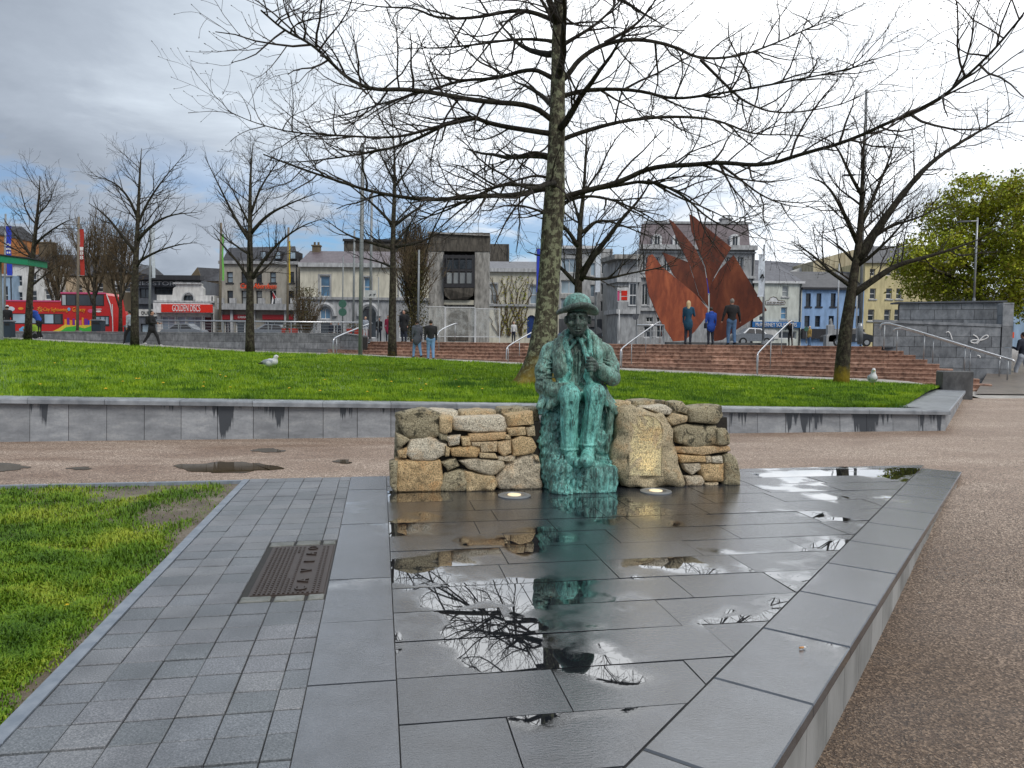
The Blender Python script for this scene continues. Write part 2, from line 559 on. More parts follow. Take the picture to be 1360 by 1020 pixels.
def granite(name, tint, mossy=0.35):
    m, nt, bs = newmat(name)
    p = pos(nt); r = orand(nt)
    sp = noise(nt, p, 95.0, 3.0, 0.7)
    col = ramp(nt, sp, [(0.34, (0.05, 0.045, 0.04)), (0.43, (0.40, 0.35, 0.27)), (0.55, (0.62, 0.56, 0.45)), (0.70, (0.80, 0.75, 0.63))])
    tn = ramp(nt, r, [(p_, tuple(min(1.45, x*1.18) for x in c_)) for p_, c_ in tint])
    col = mixc(nt, 1.0, col, tn, 'MULTIPLY')
    rust = ramp(nt, noise(nt, p, 6.5, 4.0, 0.6, 0.6), [(0.52, 0.0), (0.66, 1.0)])
    col = mixc(nt, mth(nt, 'MULTIPLY', rust, 0.30), col, mixc(nt, 1.0, col, (0.95, 0.55, 0.20), 'MULTIPLY'))
    ms = ramp(nt, noise(nt, p, 11.0, 6.0, 0.7, 0.5), [(0.54, 0.0), (0.60, 1.0)])
    col = mixc(nt, mth(nt, 'MULTIPLY', ms, mossy), col, (0.045, 0.043, 0.026))
    h = mth(nt, 'ADD', sp, mth(nt, 'MULTIPLY', noise(nt, p, 22.0, 5.0, 0.65), 1.3))
    setin(nt, bs, Base_Color=col, Roughness=0.75, Normal=bump(nt, h, 1.0, 0.022))
granite('granite', [(0.0, (0.95, 0.92, 0.84)), (0.3, (1.1, 1.06, 1.0)), (0.55, (1.10, 0.92, 0.64)), (0.8, (1.0, 0.92, 0.76)), (1.0, (1.12, 0.84, 0.54))])
granite('granite_pale', [(0.0, (1.15, 1.15, 1.12)), (1.0, (1.3, 1.27, 1.2))], 0.12)
granite('granite_mossy', [(0.0, (0.66, 0.64, 0.52)), (1.0, (0.84, 0.80, 0.66))], 0.85)
granite('granite_orange', [(0.0, (1.10, 0.84, 0.52)), (1.0, (1.14, 0.98, 0.72))], 0.30)
granite('granite_boulder', [(0.0, (1.0, 0.93, 0.76)), (1.0, (1.0, 0.93, 0.76))], 0.30)
granite('granite_dressed', [(0.0, (1.32, 1.18, 0.88)), (1.0, (1.32, 1.18, 0.88))], 0.0)
mat('wall_core', (0.016, 0.014, 0.012), (0.03, 0.026, 0.02), 20.0, 0.9, 0.6, 40.0)  # near-black: mortar tone with the gaps' shade put into the colour

def patina_mat(name, dark, mid, teal, bias, fk=1.8):
    """weathered bronze: dark metal, grey-green bloom and turquoise run-off"""
    m, nt, bs = newmat(name)
    p = pos(nt)
    st = noise(nt, vscale(nt, p, (1.0, 1.0, 0.22)), 42.0, 5.0, 0.65, 0.6)
    big = noise(nt, vscale(nt, p, (1.0, 1.0, 0.5)), 4.2, 5.0, 0.62, 0.5)
    fine = noise(nt, p, 75.0, 4.0, 0.7)
    f = mth(nt, 'ADD', mth(nt, 'ADD', mth(nt, 'MULTIPLY', st, 0.42), mth(nt, 'MULTIPLY', big, 0.44)), mth(nt, 'MULTIPLY', fine, 0.22))
    f = mth(nt, 'ADD', f, bias)
    col = ramp(nt, f, [(0.41, dark), (0.50, tuple(0.55*a+0.45*b for a, b in zip(dark, mid))), (0.555, mid), (0.60, tuple(0.5*a+0.5*b for a, b in zip(mid, teal))), (0.66, teal)])
    scr = ramp(nt, noise(nt, vscale(nt, p, (1.0, 1.0, 0.12)), 60.0, 3.0, 0.6, 1.0), [(0.36, 1.0), (0.43, 0.0)])
    col = mixc(nt, mth(nt, 'MULTIPLY', scr, 0.9), col, (0.020, 0.028, 0.025))
    fold = noise(nt, vscale(nt, p, (1.0, 1.0, 0.38)), 15.0, 3.0, 0.5, 1.2)
    h = mth(nt, 'ADD', mth(nt, 'ADD', mth(nt, 'MULTIPLY', fine, 0.3), mth(nt, 'MULTIPLY', st, 0.6)), mth(nt, 'MULTIPLY', fold, fk))
    setin(nt, bs, Base_Color=col, Roughness=0.45, Metallic=0.0, Normal=bump(nt, h, 0.85, 0.022), Specular_IOR_Level=0.6)
patina_mat('patina', (0.026, 0.046, 0.038), (0.15, 0.265, 0.215), (0.25, 0.56, 0.48), 0.008)
patina_mat('patina_teal', (0.025, 0.065, 0.056), (0.14, 0.40, 0.34), (0.24, 0.68, 0.60), 0.038)
patina_mat('patina_dark', (0.018, 0.026, 0.022), (0.075, 0.12, 0.097), (0.15, 0.30, 0.245), -0.02, 0.35)
patina_mat('patina_smooth', (0.030, 0.056, 0.048), (0.12, 0.27, 0.225), (0.22, 0.55, 0.48), 0.012, 0.3)
patina_mat('patina_rock', (0.018, 0.038, 0.034), (0.13, 0.31, 0.275), (0.24, 0.66, 0.59), 0.028, 2.6)

def grass_mat(name, c1, c2, c3):
    m, nt, bs = newmat(name)
    p = pos(nt)
    f = noise(nt, p, 1.6, 5.0, 0.6, 0.3)
    f2 = noise(nt, p, 55.0, 2.0, 0.5)
    col = ramp(nt, mth(nt, 'ADD', mth(nt, 'MULTIPLY', f, 0.68), mth(nt, 'MULTIPLY', f2, 0.32)), [(0.38, c1), (0.5, c2), (0.64, c3)])
    setin(nt, bs, Base_Color=col, Roughness=0.55, Specular_IOR_Level=0.25)
    return m
grass_mat('grass_blade', (0.055, 0.130, 0.006), (0.175, 0.315, 0.010), (0.34, 0.46, 0.017))
grass_mat('grass_blade_near', (0.045, 0.110, 0.008), (0.13, 0.245, 0.012), (0.34, 0.40, 0.038))
grass_mat('turf', (0.050, 0.110, 0.007), (0.095, 0.18, 0.009), (0.15, 0.24, 0.012))
def mud_mat():
    m, nt, bs = newmat('mud')
    p = pos(nt)
    f = noise(nt, p, 2.6, 6.0, 0.65, 0.3)
    f2 = noise(nt, p, 70.0, 4.0, 0.6)
    col = ramp(nt, mth(nt, 'ADD', mth(nt, 'MULTIPLY', f, 0.6), mth(nt, 'MULTIPLY', f2, 0.4)), [(0.36, (0.075, 0.055, 0.035)), (0.52, (0.16, 0.125, 0.085)), (0.66, (0.27, 0.235, 0.19))])
    setin(nt, bs, Base_Color=col, Roughness=0.55, Normal=bump(nt, mth(nt, 'ADD', f2, f), 0.8, 0.02))
mud_mat()

def bark_mat(name, c1, c2, lichen, moss_z=None, lf=0.5):
    m, nt, bs = newmat(name)
    p = pos(nt)
    f = noise(nt, vscale(nt, p, (1.0, 1.0, 0.35)), 22.0, 5.0, 0.65, 0.5)
    col = ramp(nt, f, [(0.38, c1), (0.62, c2)])
    l = ramp(nt, noise(nt, p, 7.5, 6.0, 0.68, 0.3), [(0.50, 0.0), (0.57, 1.0)])
    col = mixc(nt, mth(nt, 'MULTIPLY', l, lf), col, lichen)
    if moss_z:
        s = nd(nt, 'SeparateXYZ', {'Vector': p})
        k = mth(nt, 'ADD', s.outputs['Z'], mth(nt, 'MULTIPLY', noise(nt, p, 6.0, 4.0), 0.9))
        mo = nd(nt, 'MapRange', {'Value': k, 'From Min': moss_z[0], 'From Max': moss_z[1], 'To Min': 0.85, 'To Max': 0.0}).outputs[0]
        col = mixc(nt, mo, col, (0.23, 0.165, 0.012))
    setin(nt, bs, Base_Color=col, Roughness=0.85, Normal=bump(nt, f, 0.9, 0.03), Specular_IOR_Level=0.25)
bark_mat('bark_main', (0.030, 0.026, 0.018), (0.12, 0.11, 0.075), (0.30, 0.32, 0.20), (0.9, 1.6), 0.75)
bark_mat('bark_limb', (0.011, 0.009, 0.007), (0.036, 0.031, 0.022), (0.07, 0.07, 0.045), None, 0.35)
bark_mat('bark', (0.015, 0.012, 0.009), (0.050, 0.041, 0.030), (0.13, 0.125, 0.08), (1.0, 1.35), 0.4)
mat('twig', (0.018, 0.013, 0.010), (0.038, 0.028, 0.019), 9.0, 0.8)
mat('twig_brown', (0.075, 0.052, 0.028), (0.12, 0.085, 0.040), 3.0, 0.8)
mat('bud', (0.12, 0.065, 0.030), (0.20, 0.12, 0.04), 30.0, 0.7)

def steps_mat():
    m, nt, bs = newmat('step_stone')
    p = pos(nt); r = orand(nt)
    f = noise(nt, p, 7.0, 5.0, 0.65)
    col = ramp(nt, f, [(0.34, (0.13, 0.072, 0.050)), (0.5, (0.33, 0.19, 0.135)), (0.66, (0.46, 0.30, 0.225))])
    col = mixc(nt, 1.0, col, ramp(nt, r, [(0.0, (0.70, 0.66, 0.64)), (0.55, (1.0, 0.98, 0.96)), (0.85, (1.12, 1.08, 1.05)), (1.0, (1.5, 1.55, 1.55))]), 'MULTIPLY')
    setin(nt, bs, Base_Color=col, Roughness=0.6, Normal=bump(nt, noise(nt, p, 30.0, 4.0), 0.3, 0.01))
steps_mat()

def block_mat(name, lo_, mid, hi_):
    m, nt, bs = newmat(name)
    p = pos(nt); r = orand(nt)
    f = noise(nt, vscale(nt, p, (1.0, 1.0, 0.6)), 5.0, 6.0, 0.68, 0.3)
    col = ramp(nt, f, [(0.30, lo_), (0.52, mid), (0.75, hi_)])
    col = mixc(nt, 1.0, col, ramp(nt, r, [(0.0, 0.78), (1.0, 1.2)]), 'MULTIPLY')
    setin(nt, bs, Base_Color=col, Roughness=0.6, Normal=bump(nt, noise(nt, p, 40.0, 4.0), 0.2, 0.01))
block_mat('block_grey', (0.10, 0.105, 0.112), (0.21, 0.215, 0.225), (0.33, 0.335, 0.345))
block_mat('block_blue', (0.115, 0.125, 0.14), (0.215, 0.23, 0.25), (0.33, 0.345, 0.365))
block_mat('block_dark', (0.035, 0.036, 0.038), (0.075, 0.076, 0.078), (0.13, 0.13, 0.13))

def corten_mat(nme='corten', k=1.0):
    m, nt, bs = newmat(nme)
    p = pos(nt); r = orand(nt)
    f = noise(nt, vscale(nt, p, (1.0, 1.0, 0.35)), 1.6, 6.0, 0.65, 0.4)
    col = ramp(nt, f, [(0.30, (0.060, 0.013, 0.007)), (0.5, (0.16, 0.034, 0.013)), (0.72, (0.30, 0.08, 0.03))])
    col = mixc(nt, 1.0, col, ramp(nt, r, [(0.0, 0.75*k), (1.0, 1.2*k)]), 'MULTIPLY')
    setin(nt, bs, Base_Color=col, Roughness=0.65, Normal=bump(nt, noise(nt, p, 14.0, 5.0), 0.15, 0.02))
corten_mat('corten', 0.95)
corten_mat('corten_light', 1.45)

# a glossy glass pane; dark room, blind and sky tones are put into its colour
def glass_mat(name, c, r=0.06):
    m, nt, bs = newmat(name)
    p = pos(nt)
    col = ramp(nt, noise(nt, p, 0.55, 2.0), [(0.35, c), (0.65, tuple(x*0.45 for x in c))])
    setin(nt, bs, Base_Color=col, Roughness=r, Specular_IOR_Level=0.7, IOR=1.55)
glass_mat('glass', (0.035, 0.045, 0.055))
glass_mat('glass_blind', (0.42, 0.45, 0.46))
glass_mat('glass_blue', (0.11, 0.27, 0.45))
glass_mat('glass_sky', (0.40, 0.52, 0.62))  # pale sky reflection put into the pane's base colour

def slate_mat(name, c1, c2):
    m, nt, bs = newmat(name)
    p = pos(nt)
    br = nd(nt, 'TexBrick', {'Vector': nd(nt, 'CombineXYZ', {'X': nd(nt, 'SeparateXYZ', {'Vector': p}).outputs['X'], 'Y': nd(nt, 'SeparateXYZ', {'Vector': p}).outputs['Z'], 'Z': 0.0}).outputs['Vector'],
             'Scale': 1.0, 'Color1': c4(c1), 'Color2': c4(c2), 'Mortar': c4(tuple(x*0.5 for x in c1)), 'Mortar Size': 0.012, 'Brick Width': 0.35, 'Row Height': 0.22})
    col = mixc(nt, ramp(nt, noise(nt, p, 1.5, 5.0, 0.65), [(0.4, 0.0), (0.75, 0.6)]), br.outputs['Color'], tuple(x*1.6 for x in c2))
    setin(nt, bs, Base_Color=col, Roughness=0.5)
slate_mat('slate', (0.075, 0.078, 0.095), (0.10, 0.102, 0.12))
slate_mat('slate_dark', (0.040, 0.040, 0.046), (0.060, 0.060, 0.066))
slate_mat('slate_purple', (0.10, 0.078, 0.088), (0.125, 0.10, 0.11))

# plain paints and renders
for nme, c, rg, sc in [
    ('render_white', (0.70, 0.70, 0.68), 0.8, 1.2), ('render_cream', (0.66, 0.63, 0.52), 0.8, 1.0), ('render_grey', (0.38, 0.36, 0.31), 0.8, 1.0),
    ('render_pale', (0.66, 0.69, 0.63), 0.8, 1.0), ('render_blue', (0.30, 0.46, 0.72), 0.8, 1.0), ('render_yellow', (0.72, 0.62, 0.34), 0.8, 1.0),
    ('render_tan', (0.55, 0.43, 0.30), 0.8, 1.0), ('render_lightblue', (0.36, 0.50, 0.66), 0.8, 1.0), ('render_brown', (0.16, 0.125, 0.08), 0.85, 0.9),
    ('concrete', (0.42, 0.405, 0.375), 0.85, 2.0), ('concrete_dark', (0.13, 0.115, 0.095), 0.85, 2.2), ('limestone', (0.40, 0.41, 0.42), 0.75, 1.6),
    ('limestone_light', (0.52, 0.53, 0.54), 0.75, 1.6), ('trim_white', (0.74, 0.75, 0.76), 0.6, 2.0), ('trim_dark', (0.03, 0.03, 0.035), 0.6, 2.0),
    ('cladding_grey', (0.115, 0.125, 0.145), 0.5, 1.5), ('orange_render', (0.5, 0.19, 0.05), 0.8, 1.0)]:
    k_ = 0.36 if nme.startswith('concrete') else 0.55 if nme.startswith('lime') else 0.68
    mat(nme, c, tuple(x*k_ for x in c), sc*1.5, rg, 0.3, 12.0, 0.03, stretch=(1.6, 1, 0.45), detail=8.0)
for nme, c, rg, mt in [
    ('bus_red', (0.58, 0.018, 0.016), 0.28, 0.0), ('sign_red', (0.72, 0.028, 0.012), 0.4, 0.0), ('shop_red', (0.34, 0.014, 0.020), 0.5, 0.0),
    ('orange_print', (0.85, 0.34, 0.03), 0.5, 0.0), ('white_print', (0.82, 0.82, 0.82), 0.5, 0.0), ('black_print', (0.015, 0.015, 0.016), 0.5, 0.0),
    ('neon_orange', (0.85, 0.09, 0.02), 0.5, 0.0), ('banner_blue', (0.02, 0.05, 0.55), 0.6, 0.0), ('banner_red', (0.46, 0.035, 0.022), 0.6, 0.0),
    ('banner_white', (0.66, 0.72, 0.80), 0.6, 0.0), ('banner_green', (0.18, 0.52, 0.10), 0.6, 0.0), ('banner_yellow', (0.62, 0.45, 0.03), 0.6, 0.0),
    ('kiosk_green', (0.012, 0.26, 0.12), 0.4, 0.0), ('purple_print', (0.20, 0.03, 0.33), 0.5, 0.0), ('yellow_print', (0.80, 0.60, 0.05), 0.5, 0.0),
    ('green_print', (0.07, 0.48, 0.06), 0.5, 0.0), ('pink_print', (0.70, 0.10, 0.25), 0.5, 0.0), ('sky_print', (0.15, 0.45, 0.75), 0.5, 0.0),
    ('fascia_blue', (0.02, 0.15, 0.42), 0.5, 0.0), ('door_blue', (0.01, 0.04, 0.17), 0.4, 0.0), ('sign_green', (0.06, 0.16, 0.12), 0.5, 0.0),
    ('bin_blue', (0.022, 0.038, 0.055), 0.4, 0.0), ('steel', (0.62, 0.63, 0.65), 0.28, 0.9), ('steel_dull', (0.40, 0.42, 0.44), 0.45, 0.6),
    ('pole_grey', (0.26, 0.28, 0.29), 0.5, 0.2), ('pole_brown', (0.20, 0.165, 0.12), 0.6, 0.0), ('iron_cover', (0.070, 0.052, 0.044), 0.45, 0.5),
    ('rubber', (0.015, 0.015, 0.016), 0.8, 0.0), ('car_silver', (0.24, 0.26, 0.29), 0.35, 0.3), ('car_blue', (0.03, 0.08, 0.24), 0.3, 0.1),
    ('car_white', (0.72, 0.73, 0.74), 0.3, 0.0), ('car_dark', (0.03, 0.033, 0.04), 0.3, 0.1), ('planter_red', (0.33, 0.035, 0.02), 0.6, 0.0),
    ('skin', (0.50, 0.27, 0.19), 0.6, 0.0), ('hair_dark', (0.02, 0.014, 0.010), 0.6, 0.0), ('hair_blond', (0.62, 0.46, 0.25), 0.6, 0.0),
    ('hair_grey', (0.22, 0.20, 0.18), 0.7, 0.0), ('cloth_black', (0.014, 0.014, 0.016), 0.85, 0.0), ('cloth_navy', (0.020, 0.024, 0.040), 0.85, 0.0),
    ('cloth_teal', (0.012, 0.070, 0.13), 0.85, 0.0), ('cloth_blue', (0.018, 0.075, 0.40), 0.85, 0.0), ('cloth_denim', (0.08, 0.16, 0.30), 0.85, 0.0),
    ('cloth_jeans_light', (0.17, 0.32, 0.52), 0.85, 0.0), ('cloth_grey', (0.075, 0.085, 0.105), 0.85, 0.0), ('cloth_lightgrey', (0.42, 0.46, 0.52), 0.85, 0.0),
    ('cloth_white', (0.68, 0.68, 0.68), 0.85, 0.0), ('cloth_yellow', (0.52, 0.34, 0.10), 0.85, 0.0), ('cloth_red', (0.32, 0.02, 0.06), 0.85, 0.0),
    ('cloth_green', (0.35, 0.55, 0.05), 0.85, 0.0), ('feather_white', (0.74, 0.75, 0.76), 0.7, 0.0), ('feather_grey', (0.40, 0.43, 0.48), 0.7, 0.0), ('beak', (0.62, 0.40, 0.05), 0.5, 0.0),
    ('dandelion_yellow', (0.80, 0.52, 0.01), 0.7, 0.0), ('butt_orange', (0.65, 0.30, 0.10), 0.8, 0.0), ('pebble_white', (0.42, 0.39, 0.34), 0.7, 0.0)]:
    mat(nme, c, tuple(x*0.82 for x in c), 7.0, rg, 0.0, metal=mt)
mat('paving_pale', (0.42, 0.39, 0.35), (0.30, 0.28, 0.255), 2.5, 0.6, 0.3, 40.0)
mat('asphalt', (0.055, 0.056, 0.058), (0.04, 0.04, 0.042), 4.0, 0.6, 0.3, 80.0)
mat('joint_dark', (0.016, 0.016, 0.016), (0.03, 0.028, 0.024), 30.0, 0.7)
mat('edging', (0.17, 0.20, 0.24), (0.25, 0.28, 0.32), 12.0, 0.5, 0.2, 60.0)
mat('sett_sunken', (0.10, 0.105, 0.085), (0.19, 0.195, 0.18), 14.0, 0.35, 0.6, 60.0, rnd=0.25)
mat('leaf_a', (0.27, 0.34, 0.016), (0.44, 0.47, 0.03), 1.2, 0.5, spec=0.3)
mat('leaf_b', (0.27, 0.22, 0.024), (0.18, 0.22, 0.014), 1.5, 0.5, spec=0.3)
mat('leaf_ivy', (0.05, 0.055, 0.014), (0.10, 0.075, 0.024), 2.0, 0.6, spec=0.3)
mat('soil', (0.030, 0.020, 0.012), (0.055, 0.038, 0.022), 18.0, 0.9, 0.8, 50.0)

def puddle_mat(name, c):
    m, nt, bs = newmat(name)
    p = pos(nt)
    setin(nt, bs, Base_Color=ramp(nt, noise(nt, p, 6.0, 4.0), [(0.3, c), (0.7, tuple(x*0.7 for x in c))]), Roughness=0.02, IOR=1.33, Specular_IOR_Level=0.5)
puddle_mat('puddle_brown', (0.10, 0.075, 0.045))

# ------------------------------------------------------------------ ground
random.seed(7)
def sstep(a, b, x):
    t = min(1.0, max(0.0, (x-a)/(b-a)))
    return t*t*(3-2*t)

def zg(x, y):
    """compacted gravel: falls towards the camera on this side of the plaza"""
    return -0.045 - 0.265*(1-sstep(2.6, 8.0, y)) + 0.05*sstep(16, 28, y)

def grid_sheet(name, xs, ys, zf, m):
    v = []; f = []
    nx = len(xs)
    for y in ys:
        for x in xs:
            v.append((x, y, zf(x, y)))
    for j in range(len(ys)-1):
        for i in range(nx-1):
            f.append([j*nx+i, j*nx+i+1, (j+1)*nx+i+1, (j+1)*nx+i])
    o = mesh_obj(name, v, f, m, smooth=True)
    return tag(o, kind='structure')

def gzf(x, y):
    z = zg(x, y)
    # dips under the lawns and pavements so that no sheet pokes through
    u, vv = UV(Vector((x, y, 0)))
    if u < vv-1.25 and vv < 7.7 and y > -3: z = min(z, -0.20)
    return z
_xs = [-60, -40, -25, -16] + [-12+0.5*i for i in range(61)] + [20, 24, 30, 45, 60]
_ys = [-30, -15, -6, -3] + [-2+0.4*i for i in range(40)] + [15, 17, 19, 21, 23, 25, 27, 29, 32, 36, 41, 60]
grid_sheet('ground', _xs, _ys, gzf, MATS['gravel'])
# the street behind the park lies at the top of the steps
o = mesh_obj('street', [(-400, 43, 1.37), (-28.0, 43, 1.37), (-8.9, 38.9, 1.37), (-5.6, 37.5, 1.37), (13.3, 27.6, 1.37), (17.4, 27.6, 1.37), (22.0, 36.0, 1.37), (400, 36, 1.37), (400, 900, 1.37), (-400, 900, 1.37)],
             [[0, 1, 2, 3, 4, 5, 6, 7, 8, 9]], MATS['asphalt'])
tag(o, kind='structure')
o = mesh_obj('terrain', [(-1500, -300, -0.6), (1500, -300, -0.6), (1500, 2500, -0.6), (-1500, 2500, -0.6)], [[0, 1, 2, 3]], MATS['asphalt'])
tag(o, kind='structure')

# loose stones lying on the gravel near the kerb
def scatter_stones():
    rng = np.random.default_rng(3)
    n = 42000
    px = rng.uniform(1050, 1380, n); py = 1040 - 430*rng.random(n)**1.6
    V_ = []; F_ = []
    base = np.array([(1, 0, 0), (-0.6, 0.8, 0), (-0.6, -0.8, 0), (0.1, 0.1, 0.8)])
    k = 0
    for i in range(n):
        q = G(px[i], py[i], -0.2)
        z = gzf(q.x, q.y)
        q = G(px[i], py[i], z)
        u, vv = UV(q)
        if u < vv-0.99 or q.y > 9.5: continue
        s = 0.0025+0.0065*rng.random()**3
        a = rng.random()*6.28
        c, s_ = math.cos(a), math.sin(a)
        b = base*s
        V_.append(np.stack([q.x+b[:, 0]*c-b[:, 1]*s_, q.y+b[:, 0]*s_+b[:, 1]*c, z+b[:, 2]], 1))
        F_.append(np.array([(0, 1, 3), (1, 2, 3), (2, 0, 3)])+k*4)
        k += 1
    o = mesh_obj('gravel', np.concatenate(V_), np.concatenate(F_), MATS['gravel_stone'])
    tag(o, 'loose small stones on the gravel beside the plaza kerb', 'gravel', kind='stuff')
m_, nt_, bs_ = newmat('gravel_stone')
_p = pos(nt_)
setin(nt_, bs_, Base_Color=ramp(nt_, noise(nt_, _p, 160.0, 1.0), [(0.3, (0.045, 0.034, 0.026)), (0.52, (0.17, 0.135, 0.105)), (0.72, (0.52, 0.45, 0.38))]), Roughness=0.55)
scatter_stones()

# a few pale chips and leaves
for i, (px, py, s) in enumerate([(1221, 788, .012), (1199, 812, .012), (1213, 900, .016), (1330, 907, .018), (1344, 842, .014), (1350, 893, .012)]):
    q = G(px, py, -0.2); z = gzf(q.x, q.y); q = G(px, py, z)
    mb = MB(); n = 7
    ring = [(q.x+math.cos(a)*s*random.uniform(.7, 1.2), q.y+math.sin(a)*s*0.7*random.uniform(.7, 1.2)) for a in [2*math.pi*k/n for k in range(n)]]
    mb.slab(ring, z-0.003, z+0.007, 0.004)
    tag(mb.build('pebble', MATS['pebble_white'], origin=(q.x, q.y, z)), 'pale flat pebble lying on the brown gravel by the kerb', 'pebble', 'pale pebbles on the gravel')

# puddles standing on the gravel path
def puddle(pts, lift=0.005):
    w = [G(px, py, -0.045) for px, py in pts]
    w = chaikin([(p.x, p.y) for p in w], 2)
    rr = random.Random(len(pts))
    w = chaikin([(x+rr.uniform(-.07, .07), y+rr.uniform(-.06, .06)) for x, y in w], 1)
    o = mesh_obj('puddle', [(x, y, zg(x, y)+lift) for x, y in w], [list(range(len(w)))], MATS['puddle_brown'])
    tag(o, kind='structure')
puddle([(225, 619), (262, 616), (300, 613), (340, 615), (385, 622), (350, 625), (300, 630), (260, 627)])
puddle([(-40, 616), (0, 615), (25, 617), (40, 621), (15, 626), (-40, 628)])
puddle([(440, 613), (455, 610), (468, 614), (455, 617)])
puddle([(85, 622), (110, 620), (122, 622), (105, 625)])
puddle([(330, 599), (350, 595), (385, 598), (360, 602)])

# ------------------------------------------------------------------ plaza of wet slabs
V_FAR = 7.88
UC, UB, UA = 0.07, -0.29, -1.35
def to_world(poly):
    return [tuple(W(u, v))[:2] for u, v in poly]
plaza = thing('plaza', W(2.0, 5.0), None, None)
plaza['kind'] = 'structure'
mb = MB()
base = [(UA-0.06, 0.2), (0.9, 1.92), (V_FAR-1.05, V_FAR), (UA-0.06, V_FAR)]
mb.slab(to_world([(UB-0.05, 0.8), (UC, 1.1), (5.9, 6.93), (6.25, 7.27), (5.9, 7.6), (5.6, V_FAR-0.02), (UB-0.05, V_FAR-0.02)]), -0.2, -0.0065, 0.002)
mb.build('bedding', MATS['joint_dark'], plaza)
rs = random.Random(11)
def add_slab(poly, m, name, parent, ch=0.0, tilt=0.0035, zj=0.0015, z0=-0.06):
    n = len(poly)
    if n < 3: return None
    area = 0.5*abs(sum(poly[i][0]*poly[(i+1) % n][1]-poly[(i+1) % n][0]*poly[i][1] for i in range(n)))
    if area < 0.003: return None
    wp = to_world(poly)
    cx_ = sum(p[0] for p in wp)/n; cy_ = sum(p[1] for p in wp)/n
    a, b, c = rs.uniform(-tilt, tilt), rs.uniform(-tilt, tilt), rs.uniform(-zj, zj)
    mb = MB()
    mb.slab(wp, z0, lambda x, y: c+a*(x-cx_)+b*(y-cy_), ch)
    return mb.build(name, m, parent)
ROW = 0.385
v0 = 1.55
k = 0
J = 0.0026
while v0 < V_FAR-0.01:
    v1 = min(v0+ROW, V_FAR)
    if V_FAR - v1 < 0.1: v1 = V_FAR
    u0 = UC
    first = True
    umax = v1-1.52
    u0 = UC
    ln = rs.uniform(0.35, 0.85)
    while u0 < umax:
        u1 = u0+ln
        if umax-u1 < 0.18: u1 = umax+0.01
        poly = [(u0+J, v0+J*1.8), (u1-J, v0+J*1.8), (u1-J, v1-J*1.8), (u0+J, v1-J*1.8)]
        poly = clip_half(poly, 1, -1, -1.52-J*1.4)
        add_slab(poly, MATS['slab'], 'paving_slab', plaza)
        u0 = u1
        ln = rs.uniform(0.58, 0.92)
    v0 = v1
# long border slabs between plaza and setts
v0 = 0.9
bj = [3.13, 3.81, 4.52, 5.2, 5.87, 6.55, 7.22]
edges = [1.0, 1.75, 2.45, 3.08, 3.77, 4.46, 5.14, 5.82, 6.5, 7.18, V_FAR]
for a, b in zip(edges[:-1], edges[1:]):
    add_slab([(UB+J, a+J), (UC-J, a+J), (UC-J, b-J), (UB+J, b-J)], MATS['coping_wet'], 'border_slab', plaza, 0.0, 0.003)
# coping along the raised diagonal edge
dn = Vector((1, 1))/math.sqrt(2)     # along the kerb in the (u, v) frame
nn_ = Vector((1, -1))/math.sqrt(2)   # outwards
def kp(s, off):
    """point at distance s along the inner kerb line from v=1.59, off outwards"""
    b = Vector((0.07, 1.59)) + dn*s + nn_*off
    return (b.x, b.y)
KW = 0.405
SEND = 8.62
s0 = -0.9
while s0 < SEND:
    s1 = min(s0+0.69, SEND)
    if SEND-s1 < 0.3: s1 = SEND
    poly = [kp(s0+J, J), kp(s0+J, KW), kp(s1-J, KW), kp(s1-J, J)]
    add_slab(poly, MATS['coping_wet'], 'coping_slab', plaza, 0.006, 0.002, 0.001, -0.055)
    s0 = s1
# upright facing panels below the coping
s0 = -0.6
i = 0
while s0 < SEND-0.02:
    s1 = min(s0+0.345, SEND)
    poly = [kp(s0+0.003, KW-0.10), kp(s0+0.003, KW-0.012), kp(s1-0.003, KW-0.012), kp(s1-0.003, KW-0.10)]
    mb = MB(); mb.slab(to_world(poly), -0.40, -0.057, 0.003)
    mb.build('facing_panel', MATS['panel_stone_kerb'] if 'panel_stone_kerb' in MATS else MATS['coping_face'] if 'coping_face' in MATS else mat('coping_face', (0.34, 0.345, 0.34), (0.20, 0.205, 0.20), 4.0, 0.55, 0.2, 40.0, rnd=0.15, stretch=(1, 1, 0.4)), plaza)
    s0 = s1
# end of the kerb at the far corner
poly = [kp(SEND-0.09, 0.02), kp(SEND-0.012, 0.02), kp(SEND-0.012, KW-0.104), kp(SEND-0.09, KW-0.104)]
mb = MB(); mb.slab(to_world(poly), -0.40, -0.057, 0.003); mb.build('facing_panel', MATS['coping_face'], plaza)

# cigarette end on the coping
q = G(1066, 862, 0.0)
mb = MB(); mb.tube([(q.x-0.016, q.y-0.004, 0.0075), (q.x+0.004, q.y+0.001, 0.0075)], 0.0045, 8)
mb2 = MB(); mb2.tube([(q.x+0.0042, q.y+0.001, 0.0075), (q.x+0.014, q.y+0.004, 0.0075)], 0.0044, 8)
t = thing('cigarette_end', (q.x, q.y, 0.003), 'orange cigarette end lying on the grey kerb coping', 'cigarette end')
mb.build('filter', MATS['butt_orange'], t, smooth=True); mb2.build('paper', MATS['white_print'], t, smooth=True)

# ------------------------------------------------------------------ sett pavement
setts = thing('sett_pavement', W(-0.8, 4.5), None, None)
setts['kind'] = 'structure'
mb = MB()
mb.slab(to_world([(UA-0.005, 0.6), (UB-0.05, 0.6), (UB-0.05, V_FAR-0.02), (UA-0.005, V_FAR-0.02)]), -0.2, -0.010, 0.002)
mb.build('bedding', MATS['joint_dark'], setts)
